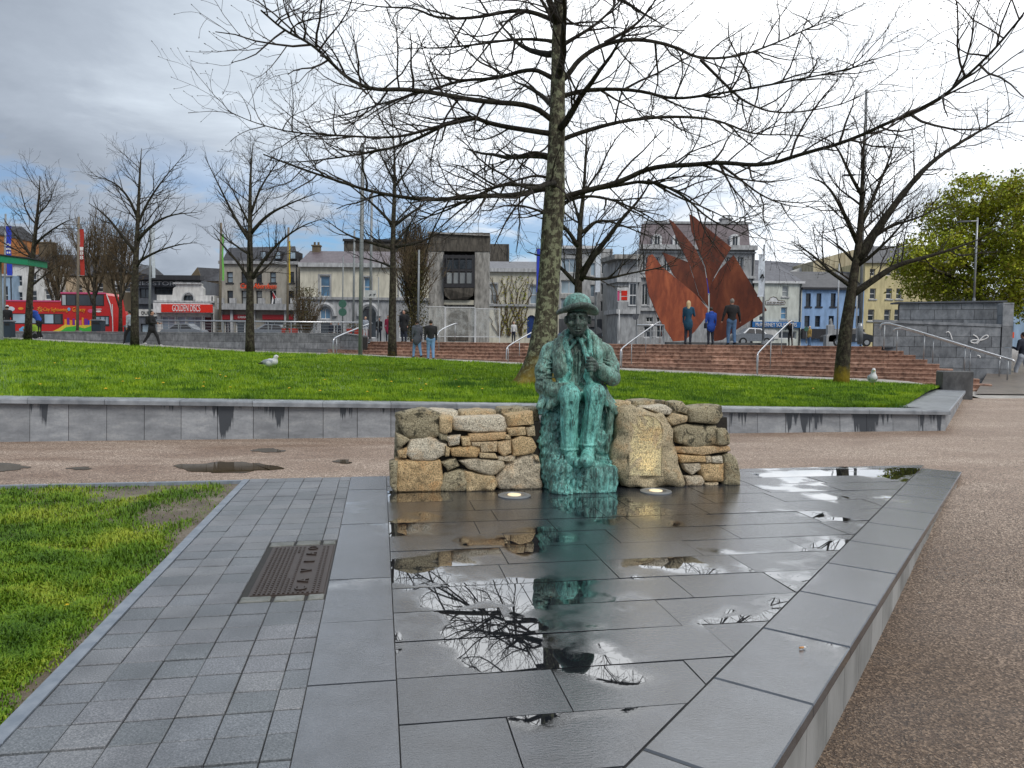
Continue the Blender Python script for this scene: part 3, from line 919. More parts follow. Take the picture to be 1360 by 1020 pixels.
# manhole cover footprint in (u, v)
mc = [UV(G(*p)) for p in ((340, 791), (430, 787), (443, 724), (371, 725))]
M_U0, M_U1 = -0.70, UB-0.012
M_V0 = sum(p[1] for p in mc[:2])/2; M_V1 = sum(p[1] for p in mc[2:])/2
cols = [UA+0.07+0.177*i for i in range(6)] + [UB]
r2 = random.Random(5)
v0 = 1.3
J2 = 0.0024; J3 = 0.0055
while v0 < V_FAR-0.02:
    v1 = min(v0+0.177, V_FAR)
    if V_FAR-v1 < 0.06: v1 = V_FAR
    for i in range(6):
        u0, u1 = cols[i], cols[i+1]
        off = 0.0
        if u1 > M_U0-0.03 and u0 < M_U1 and v1 > M_V0-0.06 and v0 < M_V1+0.06:
            # around the cover the setts sit a little loose, with open joints
            a0, a1, b0, b1 = u0+0.010, u1-0.010, v0+0.007, v1-0.007
            if a1 > M_U0-0.02 and a0 < M_U1 and b1 > M_V0-0.02 and b0 < M_V1+0.02:
                if b0 < M_V0-0.06: b1 = M_V0-0.022
                elif b1 > M_V1+0.06: b0 = M_V1+0.022
                elif a0 < M_U0-0.05: a1 = M_U0-0.022
                else: continue
            add_slab([(a0, b0), (a1, b0), (a1, b1), (a0, b1)], MATS['sett_sunken'], 'sett', setts, 0.005, 0.012, 0.003)
            continue
        jit = [r2.uniform(-0.0012, 0.0012) for _ in range(4)]
        add_slab([(u0+J2+jit[0], v0+J3+jit[1]), (u1-J2+jit[2], v0+J3+jit[1]), (u1-J2+jit[2], v1-J3+jit[3]), (u0+J2+jit[0], v1-J3+jit[3])], MATS['sett'], 'sett', setts, 0.003, 0.010, 0.0022)
    v0 = v1
# flat edging strip towards the lawn
v0 = 1.0
while v0 < V_FAR-0.01:
    v1 = min(v0+0.9, V_FAR)
    add_slab([(UA, v0+0.002), (UA+0.064, v0+0.002), (UA+0.064, v1-0.002), (UA, v1-0.002)], MATS['edging'], 'edging_stone', setts, 0.005, 0.002, 0.001)
    v0 = v1
# manhole cover: frame, plate, rows of studs, raised lettering
t = thing('manhole_cover', W((M_U0+M_U1)/2, (M_V0+M_V1)/2), 'brown cast iron access cover with studs and raised letters among the setts', 'manhole cover')
mb = MB()
mb.slab(to_world([(M_U0-0.012, M_V0-0.012), (M_U1+0.006, M_V0-0.012), (M_U1+0.006, M_V1+0.012), (M_U0-0.012, M_V1+0.012)]), -0.05, -0.006, 0.002)
mb.build('frame', MATS['iron_cover'], t)
mb = MB()
mb.slab(to_world([(M_U0, M_V0), (M_U1-0.004, M_V0), (M_U1-0.004, M_V1), (M_U0, M_V1)]), -0.02, 0.000, 0.003)
mb.build('plate', MATS['iron_cover'], t)
mb = MB()
uu = M_U0+0.02
nst = 0
lu0, lu1 = M_U0+0.215, M_U0+0.315
bu0, bu1 = M_U0+0.155, M_U0+0.195
while uu < M_U1-0.02:
    vv = M_V0+0.02
    while vv < M_V1-0.02:
        tt = (vv-M_V0)/(M_V1-M_V0)
        if not (lu0 < uu < lu1 and 0.04 < tt < 0.97) and not (bu0 < uu < bu1 and 0.28 < tt < 0.82):
            c = W(uu, vv)
            mb.obox((c.x, c.y, 0.003), W(0.006, 0), W(0, 0.011), (0, 0, 0.0035))
        vv += 0.036
    uu += 0.026
mb.build('studs', MATS['iron_cover'], t)
def flat_text(s, u, v, size, m, parent, rot):
    cu = bpy.data.curves.new('text', 'FONT'); cu.body = s; cu.extrude = 0.004; cu.align_x = 'CENTER'; cu.align_y = 'CENTER'; cu.size = size
    ob = bpy.data.objects.new('text', cu); COL.objects.link(ob)
    dg = bpy.context.evaluated_depsgraph_get(); dg.update()
    me = bpy.data.meshes.new_from_object(ob.evaluated_get(dg)); bpy.data.objects.remove(ob)
    p = W(u, v, 0.004)
    me.transform(Matrix.Translation(p-ORG[parent.name]) @ Matrix.Rotation(TH+rot, 4, 'Z'))
    me.materials.clear(); me.materials.append(m)
    o = bpy.data.objects.new('lettering', me); link(o, parent); ORG[o.name] = ORG[parent.name]
for s, tt in (('C', 0.08), ('A', 0.22), ('V', 0.42), ('E', 0.62), ('A', 0.78), ('O', 0.92)):
    flat_text(s, (lu0+lu1)/2, lerp(M_V0, M_V1, tt), 0.095, MATS['iron_cover'], t, math.pi/2)

# ------------------------------------------------------------------ near lawn
def lawn_near():
    a = [(UA, 1.0), (UA, 7.80), (-8.5, 7.80), (-8.5, 1.0)]
    xs = np.linspace(-9.0, UA, 46); ys = np.linspace(0.8, 7.80, 44)
    v = []; f = []
    def hz(u, v_):
        h = 0.05*mnoise.noise(Vector((u*0.9, v_*0.9, 0.3))) + 0.02*mnoise.noise(Vector((u*3.5, v_*3.5, 1.0)))
        e = min(UA-u, 7.80-v_)
        return -0.035 + h*sstep(0.0, 0.5, e) + 0.05*sstep(0.15, 1.5, e)
    for y in ys:
        for x in xs:
            p = W(x, y, hz(x, y)); v.append(tuple(p))
    nx = len(xs)
    for j in range(len(ys)-1):
        for i in range(nx-1):
            f.append([j*nx+i, j*nx+i+1, (j+1)*nx+i+1, (j+1)*nx+i])
    o = mesh_obj('lawn', v, f, MATS['mud'], smooth=True)
    tag(o, kind='structure')
    # blades
    rng = np.random.default_rng(21)
    def cover(u, v_):
        e = min(UA-u, 7.80-v_)
        c = sstep(0.0, 0.20, (UA-u)+0.14*mnoise.noise(Vector((u*2, v_*2, 5.0))))
        bare = mnoise.noise(Vector((u*1.5, v_*1.1, 9.0)))
        far = sstep(5.4, 7.2, v_)*sstep(-3.6, -1.9, u)
        return c*(1-0.9*sstep(-0.25, 0.35, bare+far*0.75-0.66))
    N = 190000
    px = rng.uniform(-60, 330, N); py = 1030-390*rng.random(N)**1.15
    P0 = []; H_ = []
    for a_, b_ in zip(px, py):
        q = G(a_, b_, 0.0)
        u, v_ = UV(q)
        if u > UA-0.01 or v_ > 7.78 or u < -8.8 or v_ < 1.0: continue
        c = cover(u, v_)
        if rng.random() > c: continue
        P0.append((q.x, q.y, hz(u, v_))); H_.append(0.35+0.65*c)
    P0 = np.array(P0); H_ = np.array(H_)
    n = len(P0)
    ang = rng.random(n)*6.283; lean = rng.uniform(0.2, 1.0, n)
    tuft = np.array([mnoise.noise(Vector((p[0]*5.0, p[1]*5.0, 2.0))) for p in P0])
    h = (0.020+0.040*rng.random(n)**1.4)*H_*(1.0+0.9*np.clip(tuft, -.6, 1))
    w = 0.0022+0.0022*rng.random(n)
    dx, dy = np.cos(ang), np.sin(ang)
    sx, sy = -dy*w, dx*w
    b0 = P0+np.stack([sx, sy, np.full(n, -.003)], 1); b1 = P0-np.stack([sx, sy, np.full(n, .003)], 1)
    mid = P0+np.stack([dx*h*lean*0.35, dy*h*lean*0.35, h*0.62], 1)
    m0 = mid+np.stack([sx, sy, 0*h], 1)*0.8; m1 = mid-np.stack([sx, sy, 0*h], 1)*0.8
    tp_ = P0+np.stack([dx*h*lean, dy*h*lean, h*(1.05-0.35*lean)], 1)
    verts = np.stack([b0, b1, m1, m0, tp_], 1).reshape(-1, 3)
    idx = np.arange(n)[:, None]*5
    tri = np.concatenate([idx+np.array([[0, 1, 2]]), idx+np.array([[0, 2, 3]]), idx+np.array([[3, 2, 4]])])
    o = mesh_obj('grass', verts, tri, MATS['grass_blade_near'])
    tag(o, 'patchy green grass of the near lawn beside the setts', 'grass', kind='stuff')
    return hz
HZ_NEAR = lawn_near()
# thin stone edge between near lawn and gravel path
tle = thing('lawn_edging', W(-5, 7.83), 'thin dark stone edging between near lawn and gravel path', 'edging')
u = UA
while u > -9:
    mb = MB(); mb.slab(to_world([(u-0.896, 7.805), (u, 7.805), (u, 7.86), (u-0.896, 7.86)]), -0.12, -0.004, 0.006)
    mb.build('edging_stone', MATS['edging'], tle); u -= 0.9

# ------------------------------------------------------------------ retaining wall of the big lawn
VW = 11.42
def ztop(u): return 0.57-0.0176*(u+5.14)
rw = thing('retaining_wall', W(2, VW, -0.05), 'low grey limestone retaining wall with dark wet streaks in front of the big lawn', 'wall')
UR = 9.63
u0 = -14.0
r3 = random.Random(9)
lean_b = 0.05       # the face leans back a little
k0 = -14.0+0.49*0
joints = []
u0 = -4.80-0.497*20
while u0 < UR-0.01:
    u1 = min(u0+0.497, UR)
    if UR-u1 < 0.15: u1 = UR
    za, zb = ztop(u0)-0.085, ztop(u1)-0.085
    g = 0.004; d = r3.uniform(-0.003, 0.003)
    pts = []
    for (uu, zt) in ((u0+g, za), (u1-g, zb)):
        pts.append((uu, VW+d, -0.3)); pts.append((uu, VW+d+lean_b, zt))
    a, b, c, e = pts     # a lower0 b upper0 c lower1 e upper1
    back = 0.12
    v = [W(*a), W(*c), W(*e), W(*b)] + [W(q[0], q[1]+back, q[2]) for q in (a, c, e, b)]
    mesh_obj('panel', v, [(0, 1, 2, 3), (7, 6, 5, 4), (1, 0, 4, 5), (2, 1, 5, 6), (3, 2, 6, 7), (0, 3, 7, 4)], MATS['panel_stone'], rw)
    u0 = u1
# coping stones
u0 = -4.80-0.497*20
CWD = 0.36
mat('coping_stone', (0.30, 0.32, 0.345), (0.17, 0.185, 0.205), 5.0, 0.34, 0.25, 50.0, rnd=0.16)
while u0 < UR+0.03:
    u1 = min(u0+0.994, UR+0.04)
    if UR-u1 < 0.25: u1 = UR+0.04
    vsx = []
    for uu in (u0+0.003, u1-0.003):
        zt = ztop(uu)
        vsx.append([(uu, VW-0.03, zt-0.075), (uu, VW-0.03, zt-0.02), (uu, VW-0.012, zt), (uu, VW+CWD, zt+0.004), (uu, VW+CWD, zt-0.075)])
    v = [W(*q) for q in vsx[0]+vsx[1]]
    f = [[4, 3, 2, 1, 0], [5, 6, 7, 8, 9]] + [[i, (i+1) % 5, 5+(i+1) % 5, 5+i] for i in range(5)]
    mesh_obj('coping_stone', v, f, MATS['coping_stone'], rw)
    u0 = u1
# dark core behind panels
mb = MB()
v = [W(-14.7, VW+0.10, -0.3), W(UR-0.05, VW+0.10, -0.3), W(UR-0.05, VW+0.14, ztop(UR)-0.09), W(-14.7, VW+0.14, ztop(-14.7)-0.09)]
mb.prism(v, W(0, 0.16)-W(0, 0)); mb.build('core', MATS['joint_dark'], rw)

# the wall's return, running away along the path on the right
RC = W(UR, VW)                       # corner
RD = (Vector((12.6, 20.9, 0))-Vector((RC.x, RC.y, 0)))
RL = RD.length; RD = RD/RL
RN = Vector((RD.y, -RD.x, 0))        # outwards (to the right)
def rz(s): return lerp(ztop(UR), 0.22, s/RL)
rr_ = thing('retaining_wall', RC+RD*(RL/2)+Vector((0, 0, -0.05)), 'short grey limestone return wall running away beside the gravel path to a stone block', 'wall')
s0 = 0.02
while s0 < RL-0.01:
    s1 = min(s0+0.497, RL)
    pts = []
    for s in (s0+0.004, s1-0.004):
        b = RC+RD*s
        pts.append((b-RN*0.01+Vector((0, 0, -0.3)), b-RN*0.05+Vector((0, 0, rz(s)-0.085))))
    v = [pts[0][0], pts[1][0], pts[1][1], pts[0][1]]
    v = v+[q-RN*0.12 for q in v]
    mesh_obj('panel', v, [(0, 1, 2, 3), (7, 6, 5, 4), (1, 0, 4, 5), (2, 1, 5, 6), (3, 2, 6, 7), (0, 3, 7, 4)], MATS['panel_stone'], rr_)
    s0 = s1
s0 = 0.0
while s0 < RL-0.01:
    s1 = min(s0+0.7, RL)
    v = []
    for s in (s0+0.003, s1-0.003):
        b = RC+RD*s; zt = rz(s)
        inner = -0.78
        sh = RD*(0.0 if s > 0.5 else 0.0)
        st = 0.0
        for off, dz in ((0.03, -0.075), (0.03, -0.02), (0.012, 0.0), (inner, 0.004), (inner, -0.075)):
            q = b+RN*off+Vector((0, 0, zt+dz))
            if s < 0.75 and off < 0:      # mitre against the front coping
                q = q + RD*(0.42*(1-s/0.75))
            v.append(q)
    mesh_obj('coping_stone', v, [[4, 3, 2, 1, 0], [5, 6, 7, 8, 9]] + [[i, (i+1) % 5, 5+(i+1) % 5, 5+i] for i in range(5)], MATS['coping_stone'], rr_)
    s0 = s1
# upright stone block at the end of the return
bp = [P(1250, 523, 20.6), P(1287.5, 523, 20.6)]
zt_ = P(1270, 493, 20.6).z
t = thing('stone_block', ((bp[0].x+bp[1].x)/2, 20.7, -0.05), 'upright dark grey stone block at the end of the lawn wall', 'stone block')
mb = MB()
x0, x1 = bp[0].x, bp[1].x
mb.slab([(x0, 20.55), (x1, 20.45), (x1+0.12, 21.0), (x0+0.12, 21.1)], -0.06, zt_, 0.02)
mb.build('block', MATS['block_dark'], t)

# ------------------------------------------------------------------ big lawn
LB = [(-160, 442, 38), (-80, 446, 37.5), (0, 450.5, 37), (150, 458, 36.5), (340, 468.7, 35.5), (460, 472, 34.3), (575, 478.5, 32.5), (700, 485.5, 29.3), (820, 492.7, 26.8), (960, 499.5, 25.0), (1117, 507, 23.4), (1252, 513, 21.6)]
def lawn_pt(s, t):
    """s: image column of the photograph as a label for the strip, t: 0 at the wall, 1 at the back path"""
    py = interp(s, [a[0] for a in LB], [a[1] for a in LB]); dd = interp(s, [a[0] for a in LB], [a[2] for a in LB])
    B = P(s, py, dd)
    fu = interp(s, [-160, 0, 1252], [-9.6, -5.0, UR-0.55])
    F = W(fu, VW+0.33, ztop(fu)-0.015)
    if s > 1150:
        F = F.lerp(RC+RD*0.9-RN*0.74+Vector((0, 0, 0.28)), (s-1150)/102)
    q = F.lerp(B, t)
    q.z += 0.06*math.sin(math.pi*t)*sstep(0, .2, t) + 0.025*mnoise.noise(Vector((q.x*0.5, q.y*0.5, 3.3)))*sstep(0, .1, t)*sstep(0, .1, 1-t)
    return q
cols_ = [-160, -120, -80, -40] + list(range(0, 1241, 31)) + [1252]
rows_ = [0, .01, .03, .06] + [0.1+0.05*i for i in range(19)]
v = [tuple(lawn_pt(s, t)) for t in rows_ for s in cols_]
nx = len(cols_)
f = [[j*nx+i, j*nx+i+1, (j+1)*nx+i+1, (j+1)*nx+i] for j in range(len(rows_)-1) for i in range(nx-1)]
o = mesh_obj('lawn', v, f, MATS['turf'], smooth=True)
tag(o, kind='structure')

def lawn_grass():
    rng = np.random.default_rng(4)
    n = 300000
    gs = np.linspace(-120, 1252, 120); gt = np.linspace(0, 1, 40)
    gridp = np.array([[tuple(lawn_pt(s, t)) for s in gs] for t in gt])
    s = rng.random(n)*119; t = (rng.random(n)**1.7)*39
    i = np.minimum(s.astype(int), 118); j = np.minimum(t.astype(int), 38)
    a = (s-i)[:, None]; b = (t-j)[:, None]
    P0 = gridp[j, i]*(1-a)*(1-b)+gridp[j, i+1]*a*(1-b)+gridp[j+1, i]*(1-a)*b+gridp[j+1, i+1]*a*b
    d = P0[:, 1]
    gx = np.linspace(-25, 15, 200); gy = np.linspace(9, 40, 160)
    nz = np.array([[mnoise.noise(Vector((x*1.1, y*1.1, 7.0)))+0.5*mnoise.noise(Vector((x*2.7, y*2.7, 4.0))) for x in gx] for y in gy])
    ix = np.clip(((P0[:, 0]+25)/40*199).astype(int), 0, 199); iy = np.clip(((P0[:, 1]-9)/31*159).astype(int), 0, 159)
    tuft = nz[iy, ix]
    h = (0.035+0.04*rng.random(n))*(1+0.7*np.clip(tuft, -.7, 1.2))*(0.8+d/45)
    w = (0.0025+0.0035*rng.random(n))*(0.6+d/14)
    ang = rng.random(n)*6.283; ln_ = rng.uniform(0.1, 0.8, n)
    dx, dy = np.cos(ang), np.sin(ang)
    side = np.stack([-dy*w, dx*w, 0*w], 1)
    tp_ = P0+np.stack([dx*h*ln_, dy*h*ln_, h], 1)
    verts = np.stack([P0+side-np.array([0, 0, .005]), P0-side-np.array([0, 0, .005]), tp_], 1).reshape(-1, 3)
    tri = np.arange(n*3).reshape(-1, 3)
    o = mesh_obj('grass', verts, tri, MATS['grass_blade'])
    tag(o, 'mown bright green grass of the big raised lawn', 'grass', kind='stuff')
lawn_grass()

# darker clumps growing all over the lawn
def lawn_clumps():
    rng = np.random.default_rng(12)
    V_ = []
    for i in range(230):
        c = lawn_pt(rng.uniform(-60, 1200), .01+.97*rng.random()**1.3)
        r = rng.uniform(.08, .34); n = int(60+r*300)
        a = rng.random(n)*6.283; q = r*np.sqrt(rng.random(n))
        x = c.x+np.cos(a)*q*1.5; y = c.y+np.sin(a)*q*.7
        h = (.05+.06*rng.random(n))*(1.1-.6*q/r); w = .006+.004*rng.random(n)
        lx = rng.normal(0, .35, n)*h
        V_.append(np.stack([np.stack([x-w, y, np.full(n, c.z-.01)], 1), np.stack([x+w, y, np.full(n, c.z-.01)], 1), np.stack([x+lx, y+lx*.4, c.z+h], 1)], 1).reshape(-1, 3))
    V_ = np.concatenate(V_)
    tag(mesh_obj('grass', V_, np.arange(len(V_)).reshape(-1, 3), MATS['grass_tuft']), 'darker green clumps scattered through the big lawn', 'grass', kind='stuff')
# darker rank tufts in the lawn
def tuft(s, t, r, n, hmax, seed):
    rng = random.Random(seed)
    c = lawn_pt(s, t)
    V_ = []; F_ = []
    for i in range(n):
        a = rng.random()*6.28; q = r*math.sqrt(rng.random())
        x, y = c.x+math.cos(a)*q, c.y+math.sin(a)*q*0.6
        h = hmax*(1-0.6*q/r)*rng.uniform(.6, 1.1); w = 0.008
        l = rng.uniform(-.5, .5)*h; l2 = rng.uniform(-.3, .3)*h
        b = len(V_)
        V_ += [(x-w, y, c.z-0.01), (x+w, y, c.z-0.01), (x+l, y+l2, c.z+h)]
        F_.append((b, b+1, b+2))
    o = mesh_obj('grass_tuft', V_, F_, MATS['grass_tuft'], origin=tuple(c))
    return o
grass_mat('grass_tuft', (0.030, 0.085, 0.010), (0.055, 0.14, 0.014), (0.085, 0.19, 0.018))
lawn_clumps()
for i, (s, t, r, n, h, lab) in enumerate([
        (578, .17, .42, 700, .20, 'dark rank grass tuft on the lawn in front of the two walkers'),
        (531, .42, .3, 300, .13, 'small dark grass tuft on the lawn near the second thin tree'),
        (470, .25, .25, 220, .12, 'low dark grass tuft in the middle of the lawn right of the gull'),
        (500, .9, .5, 420, .16, 'grass tuft at the foot of the thin tree beside the tall lamp post')]):
    tag(tuft(s, t, r, n, h, i), lab, 'grass tuft', 'rank grass tufts on the lawn')

# dandelions
def dandelion_mesh():
    mb = MB()
    n = 10
    ring = [(math.cos(2*math.pi*k/n)*0.030*(1.0 if k % 2 else .8), math.sin(2*math.pi*k/n)*0.030*(1.0 if k % 2 else .8)) for k in range(n)]
    mb.add([(x, y, .072) for x, y in ring]+[(0, 0, .085), (0, 0, .062)], [[k, (k+1) % n, n] for k in range(n)]+[[(k+1) % n, k, n+1] for k in range(n)], 0)
    mb.tube([(0, 0, 0), (0, 0, .064)], .004, 4, 1)
    return mb
dmb = dandelion_mesh()
dand = None
dl = []
rd = random.Random(17)
for px, py in [(53, 516), (140, 521), (217, 513), (186, 509), (163, 513), (271, 513), (432, 509), (424, 525), (300, 505), (305, 521), (487, 527), (500, 509), (558, 508), (565, 515), (605, 508), (610, 519), (72, 487), (117, 497), (83, 483), (280, 495), (292, 502), (180, 507), (269, 518), (385, 520), (640, 522), (520, 512), (465, 481), (1080, 520), (560, 523)]:
    # nearest lawn point for the pixel
    best = None
    for t in [k/60 for k in range(60)]:
        q = lawn_pt(min(max(px, -100), 1200), t)
        # project
        r = q-Vector((0, 0, CAM_H)); zc = r.dot(CF); x = 680+FPX*r.dot(CR)/zc; y = 510-FPX*r.dot(CU)/zc
        e = abs(y-py)
        if best is None or e < best[0]: best = (e, q, x)
    q = best[1]; q = Vector((q.x+(px-best[2])/FPX*q.y, q.y, q.z))
    dl.append((q, 1.0))
for u, v_ in [(-2.9, 3.9), (-2.55, 3.85), (-1.62, 4.25), (-3.6, 3.0), (-3.2, 5.2)]:
    q = W(u, v_, HZ_NEAR(u, v_)); dl.append((q, 0.45))
for q, s in dl:
    if dand is None:
        me_o = mesh_obj('dandelion', [tuple(Vector(a)+q) for a in dmb.v], dmb.f, [MATS['dandelion_yellow'], MATS['grass_tuft']], None, dmb.m, origin=tuple(q))
        dand = tag(me_o, 'small yellow dandelion head in the big raised lawn', 'dandelion', 'dandelions in the big lawn')
        me_o.scale = (s, s, s)
    else:
        c = dand.copy(); COL.objects.link(c); c.location = q; c.scale = (s, s, s); c.rotation_euler = (rd.uniform(-.2, .2), rd.uniform(-.2, .2), rd.random()*6)
        if s < 1: c['label'] = 'small yellow dandelion head in the near lawn beside the setts'; c['group'] = 'dandelions in the near lawn'

# path behind the lawn
v = []; f = []
for i, s in enumerate([a[0] for a in LB]+[1292, 1330, 1400]):
    if s <= 1252:
        py = interp(s, [a[0] for a in LB], [a[1] for a in LB]); dd = interp(s, [a[0] for a in LB], [a[2] for a in LB])
        B = P(s, py+0.6, dd)
        v += [B+Vector((0, -0.25, -0.05)), B+Vector((0, 0.0, 0.0)), B+Vector((0.0, 1.9, 0.06)), B+Vector((0.0, 6.0, 0.02))]
    else:
        B = G(s, 526, 0.012)
        v += [B+Vector((0, -0.4, -0.04)), B, B+Vector((0, 2.5, 0.03)), B+Vector((0.0, 6.0, 0.05))]
n = len(v)//4
for i in range(n-1):
    for k in range(3):
        f.append([i*4+k, (i+1)*4+k, (i+1)*4+k+1, i*4+k+1])
tag(mesh_obj('path', v, f, MATS['paving_pale'], smooth=False), kind='structure')
# ------------------------------------------------------------------ smooth solids from distance fields
class SDF:
    def __init__(s, lo, hi, res):
        s.lo = np.array(lo, dtype=np.float32); s.res = res
        s.n = np.ceil((np.array(hi)-np.array(lo))/res).astype(int)+1
        s.ax = [(s.lo[i]+np.arange(s.n[i])*res).astype(np.float32) for i in range(3)]
        s.D = np.full(s.n, 1.0, dtype=np.float32)
        s.M = np.zeros(s.n, dtype=np.int8)
    def _sl(s, lo, hi, pad):
        sl = []
        for i in range(3):
            a = int(max(0, math.floor((lo[i]-pad-s.lo[i])/s.res))); b = int(min(s.n[i], math.ceil((hi[i]+pad-s.lo[i])/s.res)+1))
            if b <= a: return None
            sl.append(slice(a, b))
        return tuple(sl)
    def _xyz(s, sl):
        return s.ax[0][sl[0]][:, None, None], s.ax[1][sl[1]][None, :, None], s.ax[2][sl[2]][None, None, :]
    def put(s, d, sl, k, m, sub=False):
        old = s.D[sl]
        if sub:
            h = np.clip(0.5-0.5*(old+d)/k, 0, 1)
            s.D[sl] = old*(1-h)+(-d)*h+k*h*(1-h)
            if m is not None: s.M[sl] = np.where(-d > old, m, s.M[sl])
        else:
            if m is not None: s.M[sl] = np.where(d < old, m, s.M[sl])
            h = np.clip(0.5+0.5*(old-d)/k, 0, 1)
            s.D[sl] = old*(1-h)+d*h-k*h*(1-h)
    def cap(s, a, b, ra, rb=None, k=0.02, m=0, sub=False, flat=None):
        """tapered capsule; flat=(axis, factor) squashes it"""
        rb = ra if rb is None else rb
        a = np.array(a, dtype=np.float32); b = np.array(b, dtype=np.float32)
        r = max(ra, rb)
        sl = s._sl(np.minimum(a, b)-r, np.maximum(a, b)+r, 3*k+2*s.res)
        if sl is None: return
        x, y, z = s._xyz(sl)
        ab = b-a; L2 = float(ab@ab)+1e-12
        t = np.clip(((x-a[0])*ab[0]+(y-a[1])*ab[1]+(z-a[2])*ab[2])/L2, 0, 1)
        dx = x-a[0]-t*ab[0]; dy = y-a[1]-t*ab[1]; dz = z-a[2]-t*ab[2]
        d = np.sqrt(dx*dx+dy*dy+dz*dz)-(ra+(rb-ra)*t)
        s.put(d.astype(np.float32), sl, k, m, sub)
    def chain(s, pts, radii, k=0.02, m=0, sub=False):
        for i in range(len(pts)-1):
            s.cap(pts[i], pts[i+1], radii[i], radii[i+1], k, m, sub)
    def ell(s, c, r, k=0.02, m=0, sub=False, rot=None):
        c = np.array(c, dtype=np.float32); r = np.array(r, dtype=np.float32)
        R = max(r)
        sl = s._sl(c-R, c+R, 3*k+2*s.res)
        if sl is None: return
        x, y, z = s._xyz(sl)
        x = x-c[0]; y = y-c[1]; z = z-c[2]
        if rot is not None:     # (axis, angle)
            a = rot[1]; cs, sn = math.cos(a), math.sin(a)
            if rot[0] == 'x': y, z = y*cs+z*sn, -y*sn+z*cs
            elif rot[0] == 'y': x, z = x*cs-z*sn, x*sn+z*cs
            else: x, y = x*cs+y*sn, -x*sn+y*cs
        k0 = np.sqrt((x/r[0])**2+(y/r[1])**2+(z/r[2])**2)
        k1 = np.sqrt((x/r[0]**2)**2+(y/r[1]**2)**2+(z/r[2]**2)**2)+1e-6
        s.put((k0*(k0-1)/k1).astype(np.float32)*np.ones(s.D[sl].shape, np.float32), sl, k, m, sub)
    def box(s, c, r, rd=0.02, k=0.02, m=0, sub=False, rot=None):
        c = np.array(c, dtype=np.float32); r = np.array(r, dtype=np.float32)
        R = float(np.linalg.norm(r))
        sl = s._sl(c-R, c+R, 3*k+2*s.res)
        if sl is None: return
        x, y, z = s._xyz(sl)
        x = x-c[0]; y = y-c[1]; z = z-c[2]
        if rot is not None:
            a = rot[1]; cs, sn = math.cos(a), math.sin(a)
            if rot[0] == 'x': y, z = y*cs+z*sn, -y*sn+z*cs
            elif rot[0] == 'y': x, z = x*cs-z*sn, x*sn+z*cs
            else: x, y = x*cs+y*sn, -x*sn+y*cs
        one = np.ones(s.D[sl].shape, np.float32)
        qx = np.abs(x)*one-(r[0]-rd); qy = np.abs(y)*one-(r[1]-rd); qz = np.abs(z)*one-(r[2]-rd)
        d = np.sqrt(np.maximum(qx, 0)**2+np.maximum(qy, 0)**2+np.maximum(qz, 0)**2)+np.minimum(np.maximum(qx, np.maximum(qy, qz)), 0)-rd
        s.put(d.astype(np.float32), sl, k, m, sub)
    def mesh(s):
        """surface nets"""
        D = s.D
        nx, ny, nz = D.shape
        ins = D < 0
        c = np.zeros((nx-1, ny-1, nz-1), dtype=np.int8)
        for i in (0, 1):
            for j in (0, 1):
                for k in (0, 1):
                    c += ins[i:nx-1+i, j:ny-1+j, k:nz-1+k]
        act = (c > 0) & (c < 8)
        idx = np.full(act.shape, -1, dtype=np.int64)
        cells = np.argwhere(act)
        idx[act] = np.arange(len(cells))
        acc = np.zeros((len(cells), 3)); cnt = np.zeros(len(cells))
        corners = [(i, j, k) for i in (0, 1) for j in (0, 1) for k in (0, 1)]
        vals = {q: D[cells[:, 0]+q[0], cells[:, 1]+q[1], cells[:, 2]+q[2]] for q in corners}
        for a in corners:
            for ax in range(3):
                if a[ax] == 0:
                    b = list(a); b[ax] = 1; b = tuple(b)
                    va, vb = vals[a], vals[b]
                    cr = (va < 0) != (vb < 0)
                    t = np.where(cr, va/(va-vb+1e-12), 0)
                    for d in range(3):
                        acc[:, d] += np.where(cr, a[d]+(t if d == ax else 0), 0)
                    cnt += cr
        v = (cells+acc/np.maximum(cnt, 1)[:, None])*s.res+s.lo
        faces = []; mats = []
        for ax in range(3):
            o1, o2 = [(1, 2), (2, 0), (0, 1)][ax]
            sl0 = [slice(None)]*3; sl1 = [slice(None)]*3
            sl0[ax] = slice(0, -1); sl1[ax] = slice(1, None)
            e = ins[tuple(sl0)] != ins[tuple(sl1)]
            q = np.argwhere(e)
            ok = (q[:, o1] > 0) & (q[:, o2] > 0) & (q[:, o1] < act.shape[o1]) & (q[:, o2] < act.shape[o2]) & (q[:, ax] < act.shape[ax])
            q = q[ok]
            def g(d1, d2):
                r = q.copy(); r[:, o1] -= d1; r[:, o2] -= d2
                return idx[r[:, 0], r[:, 1], r[:, 2]]
            f = np.stack([g(1, 1), g(0, 1), g(0, 0), g(1, 0)], 1)
            flip = ~ins[q[:, 0], q[:, 1], q[:, 2]]
            f[flip] = f[flip][:, ::-1]
            faces.append(f); mats.append(s.M[q[:, 0], q[:, 1], q[:, 2]])
        f = np.concatenate(faces); m = np.concatenate(mats)
        good = (f >= 0).all(1)
        return v, f[good], m[good]

def smooth_mesh(v, f, it=1, lam=0.5):
    n = len(v)
    for _ in range(it):
        acc = np.zeros_like(v); cnt = np.zeros(n)
        for k in range(4):
            a = f[:, k]; b = f[:, (k+1) % 4]
            np.add.at(acc, a, v[b]); np.add.at(cnt, a, 1)
            np.add.at(acc, b, v[a]); np.add.at(cnt, b, 1)
        v = v+lam*(acc/np.maximum(cnt, 1)[:, None]-v)
    return v

